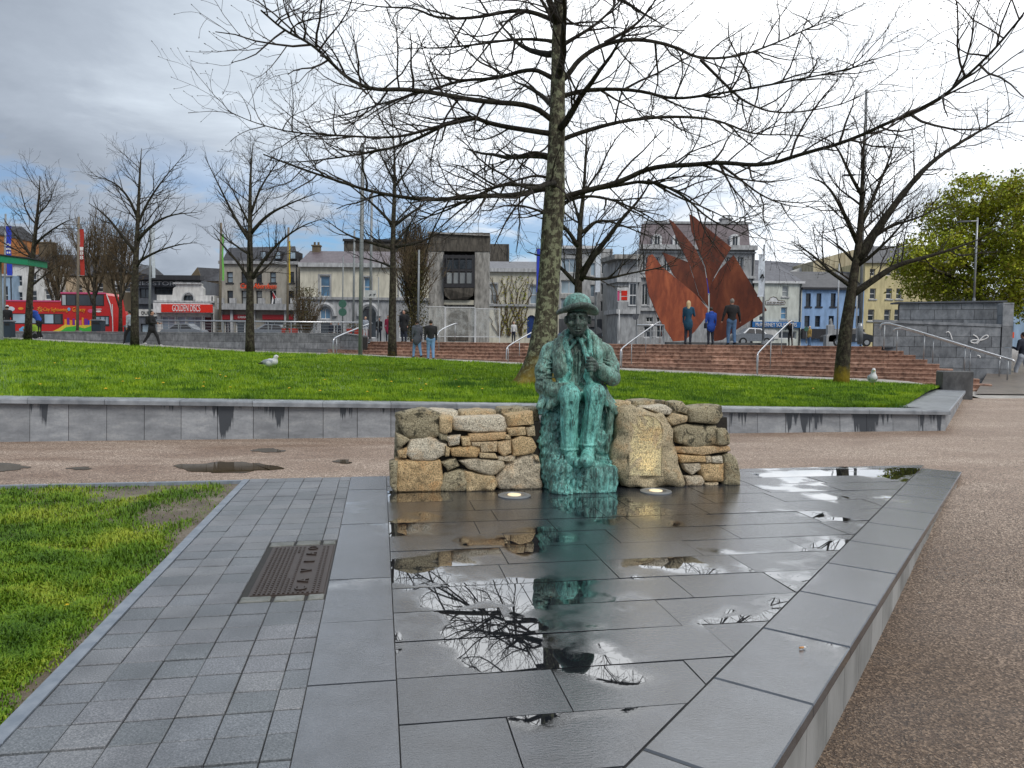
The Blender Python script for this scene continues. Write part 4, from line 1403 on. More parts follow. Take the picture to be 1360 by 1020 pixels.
# ------------------------------------------------------------------ bronze seated man on a bronze rock
VS = 7.0          # front plane of the stone seat in the plaza grid
def S(px, py, b):
    """statue-frame point (u, v, z) of a photograph pixel at depth b behind the seat's front plane"""
    u, z = Q(px, py, VS+b)
    return np.array((u, VS+b, z))
def wsin(sd, amp, fx, fy, fz, ph, sl=None):
    x, y, z = sd.ax[0][:, None, None], sd.ax[1][None, :, None], sd.ax[2][None, None, :]
    sd.D += (amp*np.sin(fx*x+fy*y+fz*z+ph)).astype(np.float32)

def build_statue():
    u0, z0 = Q(770, 656, VS-0.26)
    root = thing('bronze_statue', W(u0, VS+0.1, 0.0), 'green patinated bronze statue of a seated man in a brimmed hat on a rock', 'statue')
    def emit(sd, name, mats_, it=1, parent=root, fold=None):
        v, f, m = sd.mesh()
        v = smooth_mesh(v, f, it, .35)
        w = np.stack([v[:, 0]*CT-v[:, 1]*ST, v[:, 0]*ST+v[:, 1]*CT, v[:, 2]], 1)
        return mesh_obj(name, w, f, mats_, parent, m, True)
    px = 0.0070      # metres per pixel at the statue
    lo = S(700, 660, 0.0); hi = S(835, 380, 0.0)
    # ---------------- figure
    sd = SDF((lo[0]-0.02, VS-0.48, -0.02), (hi[0]+0.06, VS+0.62, hi[2]+0.02), 0.0068)
    JK, VE, TR, SH, SK, SCF = 0, 1, 2, 3, 4, 5
    # hips and torso
    sd.cap(S(752, 522, .26), S(784, 522, .26), .15, .15, .05, JK)
    sd.cap(S(768, 515, .26), S(766, 470, .23), .17, .165, .06, VE)
    sd.cap(S(738, 466, .24), S(797, 467, .24), .104, .101, .06, JK)
    sd.ell(S(767, 480, .22), (.235, .155, .20), .05, VE)
    sd.ell(S(767, 505, .20), (.20, .17, .16), .05, VE)
    sd.ell(S(767, 470, .33), (.26, .12, .28), .06, JK)      # back
    # neck, collar
    sd.cap(S(768, 462, .19), S(767, 438, .13), .075, .068, .04, SK)
    # ---------------- jacket fronts, lapels
    sd.chain([S(746, 452, .13), S(745, 470, .085), S(744, 490, .06), S(746, 506, .08)], [.045, .060, .066, .050], .03, JK)
    sd.chain([S(789, 450, .14), S(792, 468, .10), S(793, 488, .10), S(794, 510, .10)], [.045, .055, .055, .05], .03, JK)
    sd.chain([S(753, 441, .12), S(752, 456, .055), S(757, 478, .012), S(757, 494, .018)], [.026, .026, .030, .018], .010, SCF)   # left lapel
    sd.chain([S(780, 441, .12), S(784, 455, .07), S(783, 470, .04), S(780, 480, .04)], [.026, .024, .030, .020], .010, SCF)     # right lapel
    sd.chain([S(754, 440, .14), S(760, 436, .20), S(776, 436, .20), S(780, 440, .14)], [.03, .035, .035, .03], .02, JK)        # collar
    # flap of the coat front hanging forward on the viewer's left
    sd.ell(S(748, 494, .06), (.075, .05, .12), .03, SCF, rot=('y', 0.12))
    # ---------------- arms
    ARM = .084
    sd.chain([S(730, 467, .25), S(722, 492, .20), S(722, 514, .13)], [.086, .084, .078], .03, JK)
    sd.chain([S(722, 514, .13), S(736, 518, .00), S(750, 517, -.055)], [.078, .072, .062], .025, JK)
    sd.chain([S(804, 468, .25), S(811, 486, .20), S(813, 502, .13)], [.084, .082, .077], .03, JK)
    sd.chain([S(813, 502, .13), S(806, 497, .00), S(799, 490, -.045)], [.077, .070, .056], .025, JK)
    # cuff
    sd.ell(S(798, 496, -.03), (.052, .055, .068), .012, JK, rot=('y', -.5))
    sd.ell(S(752, 517, -.06), (.045, .05, .052), .014, JK)
    # ---------------- legs in wide trousers
    K1, K2 = S(757, 526, -.17), S(791, 524, -.19)
    sd.cap(S(754, 522, .22), K1, .125, .096, .05, TR)
    sd.cap(S(784, 522, .22), K2, .125, .096, .05, TR)
    sd.chain([K1, S(756, 560, -.15), S(756, 594, -.11)], [.094, .078, .086], .03, TR)
    sd.chain([K2, S(786, 560, -.175), S(781, 588, -.165)], [.092, .080, .082], .03, TR)
    # creases down the shins
    for (a, b, dy) in ((S(752, 532, -.245), S(753, 592, -.178), .012), (S(763, 534, -.24), S(759, 592, -.18), .010), (S(786, 530, -.27), S(779, 586, -.235), .012), (S(797, 532, -.235), S(789, 584, -.215), .010)):
        sd.cap(a, b, dy, dy, .018, TR)
    for (a, b) in ((S(757.5, 536, -.255), S(756, 590, -.20)), (S(791.5, 534, -.28), S(784, 584, -.248)), (S(747, 540, -.20), S(748, 586, -.155))):
        sd.cap(a, b, .010, .010, .016, None, True)
    # trouser hems
    sd.ell(S(756, 596, -.115), (.095, .096, .022), .008, TR); sd.ell(S(781, 590, -.168), (.090, .092, .022), .008, TR)
    # ---------------- boots
    sd.cap(S(756, 600, -.11), S(760, 612, -.20), .062, .056, .03, SH); sd.cap(S(760, 612, -.20), S(768, 615, -.30), .058, .046, .03, SH)
    sd.cap(S(781, 597, -.165), S(780, 608, -.26), .062, .060, .03, SH); sd.cap(S(780, 609, -.26), S(779, 613, -.37), .064, .054, .03, SH)
    sd.ell(S(779, 612, -.38), (.068, .06, .058), .02, SH)
    # ---------------- coat skirts draped over the rock on both sides
    sd.chain([S(732, 520, .16), S(724, 530, .10), S(716, 540, .06)], [.07, .055, .030], .03, JK)
    sd.chain([S(735, 524, .06), S(733, 533, .02), S(728, 541, .0)], [.05, .045, .025], .02, JK)
    sd.chain([S(742, 528, -.02), S(737, 533, .0), S(731, 538, .03)], [.035, .038, .03], .02, JK)
    sd.chain([S(798, 520, .12), S(806, 532, .05), S(815, 543, .0)], [.075, .055, .026], .03, JK)
    sd.chain([S(803, 528, .05), S(812, 540, -.02), S(818, 548, -.03)], [.05, .038, .020], .02, JK)
    sd.chain([S(811, 545, .0), S(808, 575, .02), S(806, 600, .03)], [.04, .038, .028], .02, JK)
    # lap folds of the jacket between hands and thighs
    for (a, b, r) in ((S(738, 523, -.03), S(765, 512, .02), .030), (S(762, 514, .0), S(776, 524, -.06), .030), (S(775, 520, -.02), S(790, 510, .05), .032), (S(748, 512, .03), S(765, 522, -.06), .024), (S(770, 505, .03), S(785, 515, -.01), .022)):
        sd.cap(a, b, r, r*.8, .022, JK)
    # ---------------- sleeves: folds around the elbow
    for (a, b, r) in ((S(714, 488, .17), S(731, 493, .115), .012), (S(714, 500, .13), S(733, 505, .08), .012), (S(717, 511, .05), S(730, 505, .09), .012), (S(723, 523, .02), S(727, 510, .02), .012),
                      (S(803, 482, .10), S(820, 490, .13), .012), (S(803, 497, .01), S(820, 500, .06), .011), (S(806, 505, .02), S(818, 508, .08), .012), (S(722, 474, .155), S(740, 482, .11), .010)):
        sd.cap(a, b, r, r, .014, JK)
    for (a, b, r) in ((S(713, 494, .14), S(733, 499, .075), .011), (S(716, 506, .06), S(731, 511, .04), .011), (S(804, 489, .07), S(822, 495, .10), .011), (S(741, 470, .10), S(738, 500, .06), .012)):
        sd.cap(a, b, r, r, .014, None, True)
    # coat edges falling from shoulder to lap, collar points
    sd.chain([S(738, 452, .17), S(736, 470, .105), S(737, 492, .05), S(741, 508, .04)], [.020, .020, .020, .014], .014, JK)
    sd.chain([S(797, 452, .17), S(799, 468, .12), S(798, 482, .10)], [.020, .018, .014], .014, JK)
    sd.chain([S(762, 442, .07), S(759, 448, .045), S(755, 452, .045)], [.014, .013, .008], .006, VE)
    sd.chain([S(772, 442, .07), S(776, 448, .05), S(779, 451, .055)], [.014, .013, .008], .006, VE)
    for (a, b, r) in ((S(760, 458, .085), S(764, 500, .03), .012), (S(776, 468, .06), S(776, 500, .035), .012), (S(741, 458, .14), S(741, 480, .085), .010)):
        sd.cap(a, b, r, r, .012, None, True)
    def folds(a0, b0, a1, b1, n, r, k=.007, m=JK):
        """a fan of n ridges between two lines, with grooves between them"""
        for i in range(n):
            f_ = (i+.5)/n; w_ = .012*math.sin(i*2.3)
            a = a0+(a1-a0)*f_; b = b0+(b1-b0)*f_; mid = (a+b)/2+np.array((0, -.004, w_))
            sd.chain([a, mid, b], [r*.6, r, r*.55], k, m)
            f2 = (i+1.0)/n
            if i < n-1:
                a = a0+(a1-a0)*f2; b = b0+(b1-b0)*f2
                sd.cap(a, b, r*.55, r*.4, k, None, True)
    folds(S(711, 484, .20), S(734, 478, .12), S(713, 512, .08), S(736, 511, .035), 5, .013)            # upper left sleeve
    folds(S(718, 523, .05), S(719, 507, .02), S(744, 524, -.06), S(745, 509, -.09), 5, .011)           # left forearm
    folds(S(800, 474, .13), S(820, 482, .17), S(803, 494, .0), S(824, 504, .12), 5, .013)              # right sleeve
    folds(S(800, 482, -.06), S(802, 500, -.06), S(815, 490, .02), S(817, 509, .05), 4, .010)           # right forearm
    folds(S(732, 462, .17), S(744, 500, .045), S(742, 456, .13), S(752, 490, .03), 3, .010)            # coat front, left
    folds(S(786, 458, .11), S(790, 508, .085), S(797, 462, .13), S(799, 506, .10), 3, .010)            # coat front, right
    folds(S(726, 522, .09), S(712, 543, .055), S(741, 526, .0), S(735, 546, -.01), 5, .013)            # left skirt
    folds(S(797, 522, .03), S(804, 548, -.04), S(808, 530, .04), S(821, 547, -.03), 4, .013)           # right skirt
    folds(S(764, 470, .05), S(762, 506, .03), S(779, 470, .05), S(780, 508, .035), 4, .007, .006, VE)  # waistcoat
    folds(S(748, 518, -.10), S(768, 520, -.12), S(752, 524, -.245), S(764, 526, -.25), 3, .008, .008, TR)
    folds(S(782, 516, -.10), S(800, 518, -.10), S(786, 522, -.265), S(797, 523, -.26), 3, .008, .008, TR)
    # ---------------- waistcoat: front edge, buttons
    sd.chain([S(770, 466, .045), S(770, 485, .03), S(769, 503, .028)], [.010, .010, .010], .012, VE)
    for yy in (472, 482, 492, 502):
        sd.ell(S(772, yy, .042-(yy-472)*.0006), (.011, .010, .011), .004, VE)
    # ---------------- neckcloth with loose bow, scarf running through the hand down over the lap
    sd.ell(S(767, 450, .055), (.022, .024, .024), .008, SCF)
    sd.ell(S(760, 452, .06), (.046, .020, .026), .010, SCF, rot=('y', .5)); sd.ell(S(774, 451, .06), (.046, .020, .026), .010, SCF, rot=('y', -.5))
    sd.chain([S(762, 455, .06), S(758, 462, .05)], [.020, .012], .010, SCF)
    sd.chain([S(772, 455, .05), S(776, 465, .02), S(780, 475, -.03), S(781, 484, -.075)], [.020, .022, .024, .022], .010, SCF)
    sd.chain([S(780, 490, -.075), S(779, 500, -.03), S(784, 509, -.03), S(793, 517, -.07), S(800, 527, -.08), S(806, 538, -.07)], [.022, .030, .032, .034, .030, .02], .012, SCF)
    # ---------------- head, bowed a little
    H = S(767, 427, .07)
    sd.ell(H+np.array((0, .02, .02)), (.108, .125, .125), .02, SK)
    sd.ell(S(767, 435, .04), (.078, .085, .085), .03, SK)             # jaw
    sd.ell(S(767, 442, -.015), (.034, .03, .028), .02, SK)            # chin
    sd.chain([S(767, 419, -.055), S(767.3, 425, -.080), S(767.5, 430, -.095)], [.014, .016, .020], .010, SK)   # nose
    sd.ell(S(764.4, 430.6, -.075), (.011, .014, .010), .006, SK); sd.ell(S(770.4, 430.6, -.075), (.011, .014, .010), .006, SK)
    sd.chain([S(757, 418, -.030), S(764, 417, -.058)], [.014, .016], .010, SK)      # brows
    sd.chain([S(777, 418, -.030), S(770, 417, -.058)], [.014, .016], .010, SK)
    sd.ell(S(761, 422, -.055), (.026, .024, .016), .008, SK, True); sd.ell(S(773.5, 422, -.055), (.026, .024, .016), .008, SK, True)
    sd.ell(S(761, 422.2, -.034), (.018, .014, .012), .004, SK); sd.ell(S(773.5, 422.2, -.034), (.018, .014, .012), .004, SK)
    sd.chain([S(757.5, 420.8, -.038), S(761, 420.0, -.052), S(765, 421.2, -.046)], [.005]*3, .004, SK)
    sd.chain([S(777, 420.8, -.038), S(773.5, 420.0, -.052), S(769.5, 421.2, -.046)], [.005]*3, .004, SK)
    sd.ell(S(758.5, 430, -.025), (.034, .03, .030), .02, SK); sd.ell(S(776, 430, -.025), (.034, .03, .030), .02, SK)   # cheeks
    sd.chain([S(760, 432, -.056), S(762, 437, -.046)], [.006, .006], .010, None, True)
    sd.chain([S(774.5, 432, -.056), S(772.8, 437, -.046)], [.006, .006], .010, None, True)
    sd.chain([S(762, 436.8, -.052), S(767.3, 435.6, -.070), S(772.5, 436.8, -.052)], [.008, .010, .008], .006, SK)      # lips
    sd.chain([S(763, 439.0, -.050), S(767.3, 439.6, -.064), S(772, 439.0, -.050)], [.007, .010, .007], .006, SK)
    sd.chain([S(761.5, 438.0, -.054), S(767.3, 437.6, -.078), S(773, 438.0, -.054)], [.0045]*3, .004, None, True)
    sd.ell(S(751.5, 425, .06), (.018, .03, .042), .010, SK); sd.ell(S(783, 425, .06), (.018, .03, .042), .010, SK)      # ears
    # ---------------- hands
    # viewer's left: resting on the thigh
    hb = S(757, 516, -.09)
    sd.ell(hb, (.055, .060, .026), .02, SK, rot=('y', .15))
    for i, (dx, dl) in enumerate(((-2.2, .075), (.4, .085), (3.0, .080), (5.4, .064))):
        a = S(757+dx, 515.5+.2*i, -.12); b = S(758.6+dx*1.25, 518, -.12-dl*.6); c = S(759.5+dx*1.3, 523.5, -.12-dl*.85)
        sd.chain([a, b, c], [.0145, .0135, .0115], .005, SK)
    sd.chain([S(764, 513, -.07), S(769, 515.5, -.10), S(771, 519, -.12)], [.017, .015, .012], .006, SK)
    # viewer's right: closed on the scarf in front of the chest
    hc = S(788, 486, -.085)
    sd.ell(hc, (.052, .046, .056), .018, SK)
    for i, (yy, l) in enumerate(((479, 9.5), (483.4, 10.8), (487.8, 10.4), (491.6, 8.4))):
        a = S(789.5, yy+.5, -.125); b = S(789.5-l*.6, yy-.3, -.145); c = S(789.5-l, yy+.6, -.112); d = S(789.5-l*.75, yy+1.4, -.085)
        sd.chain([a, b, c, d], [.0160, .0150, .0140, .0120], .004, SK)
    sd.chain([S(790, 480, -.10), S(785, 475.5, -.115), S(780, 475, -.105)], [.018, .016, .013], .006, SK)
    # ---------------- surface life: shallow tooling marks
    x, y, z = sd.ax[0][:, None, None], sd.ax[1][None, :, None], sd.ax[2][None, None, :]
    cloth = (sd.M != SK)
    tr = (sd.M == TR)
    n = (~tr)*(np.sin(37*x+5*np.sin(9*z+2*x))*np.sin(25*z+11*y+1.3)*.0022+np.sin(120*x-95*z+3*np.sin(30*y))*.0008) + tr*(np.sin(95*x+2.2*np.sin(7*z)+30*y)*.0042*(.6+.4*np.sin(11*z+20*x))+np.sin(210*x+50*y)*.0010)
    sd.D += (n*cloth).astype(np.float32)
    fig = emit(sd, 'figure', [MATS['patina'], MATS['patina'], MATS['patina_teal'], MATS['patina_teal'], MATS['patina_dark'], MATS['patina_teal']], 1)
    # ---------------- hat
    sd = SDF(S(735, 432, 0)-np.array((.0, .25, .0)), S(800, 384, 0)+np.array((.0, .36, .03)), 0.007)
    cc = S(767, 408.5, .085)
    # brim as a turned-up disc
    x, y, z = sd.ax[0][:, None, None]-cc[0], sd.ax[1][None, :, None]-cc[1], sd.ax[2][None, None, :]-cc[2]
    RB = .185
    rr = np.sqrt((x/1.0)**2+(y/1.08)**2)
    # sides droop, front edge lifts
    zb = -0.27*x*x/RB + 0.06*np.maximum(-y, 0)*rr/RB - .02*np.maximum(y,0)/RB - .004
    edge = np.sqrt(np.maximum(rr-(RB-.014), 0)**2+np.maximum(np.abs(z-zb)-.004, 0)**2)-.012
    one = np.ones(sd.D.shape, np.float32)
    sd.put((edge*one).astype(np.float32), (slice(None),)*3, .01, 0)
    # rolled rim
    tor = np.sqrt((rr-RB)**2+((z-zb-.010)*.8)**2)-.020
    sd.put((tor*one).astype(np.float32), (slice(None),)*3, .008, 0)
    crown = cc+np.array((0, .01, .035))
    sd.ell(crown, (.134, .146, .108), .03, 1)
    sd.ell(cc+np.array((0, .01, .02)), (.134, .146, .06), .02, 1)
    sd.ell(cc+np.array((0, .012, .004)), (.132, .145, .020), .006, 0)   # band
    sd.ell(cc+np.array((0, .01, -.085)), (.112, .124, .07), .006, None, True)
    emit(sd, 'hat', [MATS['patina_dark'], MATS['patina_smooth']], 1)
    # ---------------- rock
    sd = SDF((lo[0]-0.03, VS-0.50, -0.03), (hi[0]+0.06, VS+0.62, S(760, 515, 0)[2]), 0.011)
    # lower plinth and upper seat
    sd.box((S(781, 641, -.3)[0], VS-.10, S(781, 639, -.26)[2]), (.300, .175, .135), .03, .03, 0)
    sd.cap(S(748, 640, -.08), S(736, 630, .15), .13, .16, .06, 0)
    sd.cap(S(742, 648, -.20), S(745, 620, -.05), .07, .10, .05, 0)
    sd.chain([S(744, 560, .16), S(741, 595, .12), S(748, 625, .08)], [.205, .19, .20], .08, 0)
    sd.chain([S(792, 560, .20), S(796, 595, .16), S(796, 625, .12)], [.165, .12, .16], .08, 0)
    sd.cap(S(735, 543, .2), S(800, 548, .24), .15, .15, .06, 0)
    sd.ell(S(768, 585, .22), (.32, .24, .45), .06, 0)
    sd.cap(S(752, 622, -.15), S(800, 624, -.16), .075, .06, .05, 0)
    sd.box(S(770, 640, .35), (.30, .22, .16), .05, .05, 0)
    x, y, z = sd.ax[0][:, None, None], sd.ax[1][None, :, None], sd.ax[2][None, None, :]
    n = (.024*np.sin(13*x+3*np.sin(5*z)+4*y)*np.sin(11*z-7*x+2*y) + .020*np.sin(31*x-23*z+17*np.sin(7*y+5*x)) * np.sin(27*z+19*y) + .013*np.sin(61*x+33*y+3*np.sin(20*z))*np.sin(57*z-29*x) + .006*np.abs(np.sin(90*x+40*z))*np.sin(75*z-30*y))
    # the front block is smoother
    fr = np.clip((VS-.16-y)/.06, 0, 1)*np.clip((x-S(770, 640, -.26)[0])/.06, 0, 1)
    sd.D += (n*(1-.75*fr)).astype(np.float32)
    sd.D = np.maximum(sd.D, (0.001-z)*np.ones(sd.D.shape, np.float32))
    emit(sd, 'rock', [MATS['patina_rock']], 0)
    return root
build_statue()

# ------------------------------------------------------------------ dry stone seat on both sides of the statue
def stone_mesh(name, poly, v0, v1, m, parent, seed, bulge=0.05, conv=None):
    """poly: outline in the (u, z) plane; the stone runs from v0 (front) back to v1"""
    rg = random.Random(seed)
    pl = [p for p in poly]
    # resample to an even ring
    L = [0]
    n = len(pl)
    for i in range(n):
        a, b = pl[i], pl[(i+1) % n]; L.append(L[-1]+math.hypot(b[0]-a[0], b[1]-a[1]))
    N = 40
    ring = []
    for k in range(N):
        t = L[-1]*k/N
        for i in range(n):
            if L[i] <= t <= L[i+1]:
                f_ = (t-L[i])/max(1e-9, L[i+1]-L[i]); a, b = pl[i], pl[(i+1) % n]
                ring.append((a[0]+(b[0]-a[0])*f_, a[1]+(b[1]-a[1])*f_)); break
    cu_ = sum(p[0] for p in ring)/N; cz_ = sum(p[1] for p in ring)/N
    size = min(max(p[0] for p in ring)-min(p[0] for p in ring), max(p[1] for p in ring)-min(p[1] for p in ring))
    bulge = min(bulge, size*0.35)
    layers = [(0.35, -1.0), (0.70, -0.97), (0.88, -0.82), (0.965, -0.45), (1.0, 0.15), (0.99, 1.2), (0.94, None), (0.6, None)]
    V_ = []; F_ = []
    dep = v1-v0
    for (sc, o) in layers:
        for k, (u, z) in enumerate(ring):
            vv = v0+bulge+(o*bulge if o is not None else dep*(0.8 if sc > .9 else 1.0)-bulge)
            uu = cu_+(u-cu_)*sc; zz_ = cz_+(z-cz_)*sc
            q = Vector((uu*7+seed, vv*7, zz_*7))
            q2 = q*2.7
            amp = 0.16*size
            dn_ = mnoise.noise(q)*0.10*size+mnoise.noise(q2)*0.06*size+mnoise.noise(q*6.1)*0.03*size
            q3 = mnoise.noise(q+Vector((9, 3, 1)))
            uu += (u-cu_)/max(.02, size)*dn_*(1 if sc > .9 else .3); zz_ += (z-cz_)/max(.02, size)*dn_*(1 if sc > .9 else .3)
            vv += q3*0.12*size*(1 if o is not None and o < .5 else 0) + mnoise.noise(q2+Vector((4, 4, 4)))*0.05*size + mnoise.noise(q*6.3)*0.022*size
            V_.append(W(uu, vv, max(0.001, zz_)))
    nl = len(layers)
    for i in range(nl-1):
        for k in range(N):
            k2 = (k+1) % N
            F_.append([i*N+k2, i*N+k, (i+1)*N+k, (i+1)*N+k2])
    c = len(V_); cv_ = Vector((0, 0, 0))
    for k in range(N): cv_ += V_[k]
    V_.append(cv_/N-Vector((W(0, 1)-W(0, 0)))*0.008)
    for k in range(N): F_.append([c, k, (k+1) % N])
    F_.append([(nl-1)*N+k for k in range(N)])
    return mesh_obj(name, V_, F_, m, parent, smooth=True)

def zl(x, y): return (500+x/5.23, 500+y/5.23)
def zr(x, y): return (780+x/5.667, 500+y/5.667)
LEFT = [
 ('granite_mossy', [(150,262),(250,238),(330,235),(430,262),(435,410),(330,430),(215,425),(160,340)]),
 ('granite', [(437,285),(527,285),(522,385),(470,397),(440,382)]),
 ('granite_pale', [(545,298),(700,284),(880,280),(907,340),(892,382),(700,388),(558,368)]),
 ('granite_orange', [(905,272),(1077,250),(1082,332),(920,347)]),
 ('granite', [(910,360),(1030,350),(1036,406),(930,412)]),
 ('granite', [(1038,355),(1096,350),(1102,412),(1050,417)]),
 ('granite_mossy', [(435,396),(490,400),(500,452),(440,442)]),
 ('granite_pale', [(492,420),(582,410),(572,472),(510,480)]),
 ('granite', [(590,425),(650,420),(652,477),(600,482)]),
 ('granite', [(656,402),(892,390),(886,432),(700,452),(656,447)]),
 ('granite', [(896,406),(932,405),(932,436),(896,436)]),
 ('granite', [(660,456),(718,456),(714,482),(665,482)]),
 ('granite', [(720,460),(836,450),(837,522),(727,527)]),
 ('granite', [(843,462),(932,440),(932,532),(880,552),(845,522)]),
 ('granite_orange', [(945,442),(1000,415),(1080,430),(1112,490),(1082,532),(952,547)]),
 ('granite_pale', [(245,440),(370,425),(478,470),(474,542),(400,587),(260,582),(208,540)]),
 ('granite_orange', [(482,482),(511,500),(502,547),(480,552)]),
 ('granite_orange', [(515,500),(690,480),(712,510),(692,562),(530,552)]),
 ('granite', [(715,530),(820,535),(837,567),(720,562)]),
 ('granite', [(842,556),(962,550),(952,592),(850,582)]),
 ('granite_mossy', [(458,600),(550,570),(574,622),(500,652)]),
 ('granite', [(590,590),(690,570),(870,590),(892,632),(800,687),(650,642)]),
 ('granite', [(843,702),(900,620),(1020,550),(1090,545),(1137,620),(1142,772),(1000,794),(858,784)]),
 ('granite_orange', [(148,592),(440,592),(457,650),(432,800),(160,826),(140,720)]),
 ('granite_mossy', [(440,762),(480,682),(560,652),(622,660),(624,806),(460,808)]),
 ('granite', [(628,666),(800,690),(838,752),(804,806),(630,806)]),
 ('granite_orange', [(150,522),(210,500),(206,567),(155,562)]),
 ('granite_mossy', [(140,402),(200,422),(230,442),(170,492),(148,482)]),
 ('granite_mossy', [(92,612),(146,594),(138,806),(95,745)]),
 ('granite', [(1095,552),(1122,552),(1132,592),(1100,580)]),
]
RIGHT = [
 ('granite_mossy', [(662,402),(740,368),(960,378),(968,512),(820,537),(690,502)]),
 ('granite_mossy', [(972,400),(1040,394),(1072,450),(1066,507),(974,512)]),
 ('granite_mossy', [(640,198),(720,193),(767,250),(750,282),(640,257)]),
 ('granite_mossy', [(772,240),(900,223),(1000,223),(1017,290),(980,357),(780,337)]),
 ('granite_pale', [(432,236),(590,218),(632,250),(620,287),(560,282)]),
 ('granite', [(600,320),(640,275),(750,300),(747,342),(650,367)]),
 ('granite', [(682,535),(780,530),(1040,524),(1062,562),(860,592),(690,572)]),
 ('granite_orange', [(695,592),(880,602),(882,642),(710,647)]),
 ('granite', [(887,605),(922,600),(927,642),(890,647)]),
 ('granite_pale', [(935,612),(1010,600),(1016,652),(940,647)]),
 ('granite', [(720,657),(848,652),(860,690),(790,742),(740,702)]),
 ('granite_orange', [(872,660),(1024,657),(1024,792),(880,782),(852,702)]),
 ('granite', [(748,757),(860,752),(882,792),(850,842),(750,838)]),
 ('granite', [(887,802),(977,800),(972,842),(885,842)]),
 ('granite_mossy', [(1032,602),(1070,582),(1120,632),(1147,742),(1142,842),(1032,840)]),
]
def seat(side, stones, zf, label, coreu, extra):
    a = [Q(*zf(*p), VS) for _, poly in stones for p in poly]
    uc = sum(x[0] for x in a)/len(a)
    t = thing('dry_stone_wall', W(uc, VS+0.3, 0), label, 'stone wall')
    for i, (mn, poly) in enumerate(stones):
        pl = [Q(*zf(*p), VS) for p in poly]
        # grow slightly so neighbours nearly meet
        cu_ = sum(p[0] for p in pl)/len(pl); cz_ = sum(p[1] for p in pl)/len(pl)
        pl = [(cu_+(p[0]-cu_)*1.12, cz_+(p[1]-cz_)*1.12) for p in pl]
        stone_mesh('stone', pl, VS-0.02+random.Random(i).uniform(-.015, .02), VS+0.30, MATS[mn], t, 31*i+side*7, 0.055)
    mb = MB()
    u0, u1, z1 = coreu
    v = [W(u0, VS+0.07, 0.001), W(u1, VS+0.07, 0.001), W(u1-0.02, VS+0.09, z1), W(u0+0.03, VS+0.09, z1)]
    mb.prism(v, W(0, 0.42)-W(0, 0)); mb.build('gap_shade_core', MATS['wall_core'], t)  # dark fill behind the stones; shade of the gaps is in its colour
    for i, (mn, u0, u1, va, vb, za, zb, sd_) in enumerate(extra):
        # flat capping stones seen over the front course
        stone_mesh('stone', [(u0, za), (u1, za), (u1-.02, zb-.01), (lerp(u0, u1, .6), zb), (u0+.03, zb-.015)], va, vb, MATS[mn], t, 400+sd_, 0.04)
    return t
ul, zt_l = Q(560, 548, VS)
uL0 = Q(525, 650, VS)[0]; uL1 = Q(722, 650, VS)[0]
ztop_l = Q(600, 552, VS)[1]
seat(0, LEFT, zl, 'dry stone seat wall of mixed granite stones on the left side of the statue', (uL0+.05, uL1, ztop_l-.08), [
    ('granite_pale', uL0+.10, uL0+.62, VS+.22, VS+.62, ztop_l-.14, ztop_l+.035, 1), ('granite', uL0+.60, uL0+1.0, VS+.24, VS+.62, ztop_l-.14, ztop_l+.03, 2),
    ('granite_mossy', uL0+.98, uL1+.02, VS+.22, VS+.62, ztop_l-.14, ztop_l+.055, 3), ('granite_mossy', uL0-.02, uL0+.2, VS+.25, VS+.62, .0, ztop_l-.05, 4),
    ('granite', uL0+.15, uL1, VS+.40, VS+.62, .0, ztop_l-.1, 5)])
uR0 = Q(815, 645, VS)[0]; uR1 = Q(981, 645, VS)[0]; ztop_r = Q(940, 548, VS)[1]
seat(1, RIGHT, zr, 'dry stone seat wall of mossy granite stones right of the inscribed boulder', (uR0+.1, uR1-.08, Q(900, 556, VS)[1]), [
    ('granite', uR0-.02, uR0+.26, VS+.20, VS+.60, Q(830, 560, VS)[1], Q(840, 532, VS+.2)[1], 6), ('granite_mossy', uR0+.24, uR0+.62, VS+.20, VS+.60, Q(860, 556, VS)[1], Q(880, 531, VS+.2)[1], 7),
    ('granite_mossy', uR0+.6, uR1-.1, VS+.28, VS+.60, .0, Q(940, 545, VS+.2)[1], 8), ('granite_mossy', uR0, uR0+.6, VS+.35, VS+.6, .0, Q(860, 560, VS)[1], 9)])
# inscribed boulder with an arched dressed panel
BOUL = [(240,240),(330,205),(430,228),(560,260),(640,370),(665,520),(690,640),(740,780),(738,842),(560,846),(260,838),(185,660),(215,480),(245,350)]
pl = [Q(*zr(*p), VS-.06) for p in BOUL]
uc = sum(p[0] for p in pl)/len(pl)
tb = thing('inscribed_boulder', W(uc, VS, 0), 'pale granite boulder with an arched inscribed panel beside the statue, lit from below', 'boulder')
stone_mesh('boulder', pl, VS-0.09, VS+0.25, MATS['granite_boulder'], tb, 77, 0.05)
arch = []
def zrq(x, y, b): return Q(*zr(x, y), VS+b)
BA = -0.118
pts = [(325, 745), (555, 745), (560, 420)]
for k in range(1, 12):
    a = math.pi*k/12
    pts.append((440+122*math.cos(a), 410-118*math.sin(a)))
pts.append((320, 420))
front = [W(*(lambda q: (q[0], VS+BA+(.0), q[1]))(zrq(x, y, BA))) for x, y in pts]
mb = MB(); mb.prism(front, W(0, 0.09)-W(0, 0))
pn = mb.build('inscription_panel', MATS['granite_dressed'], tb)
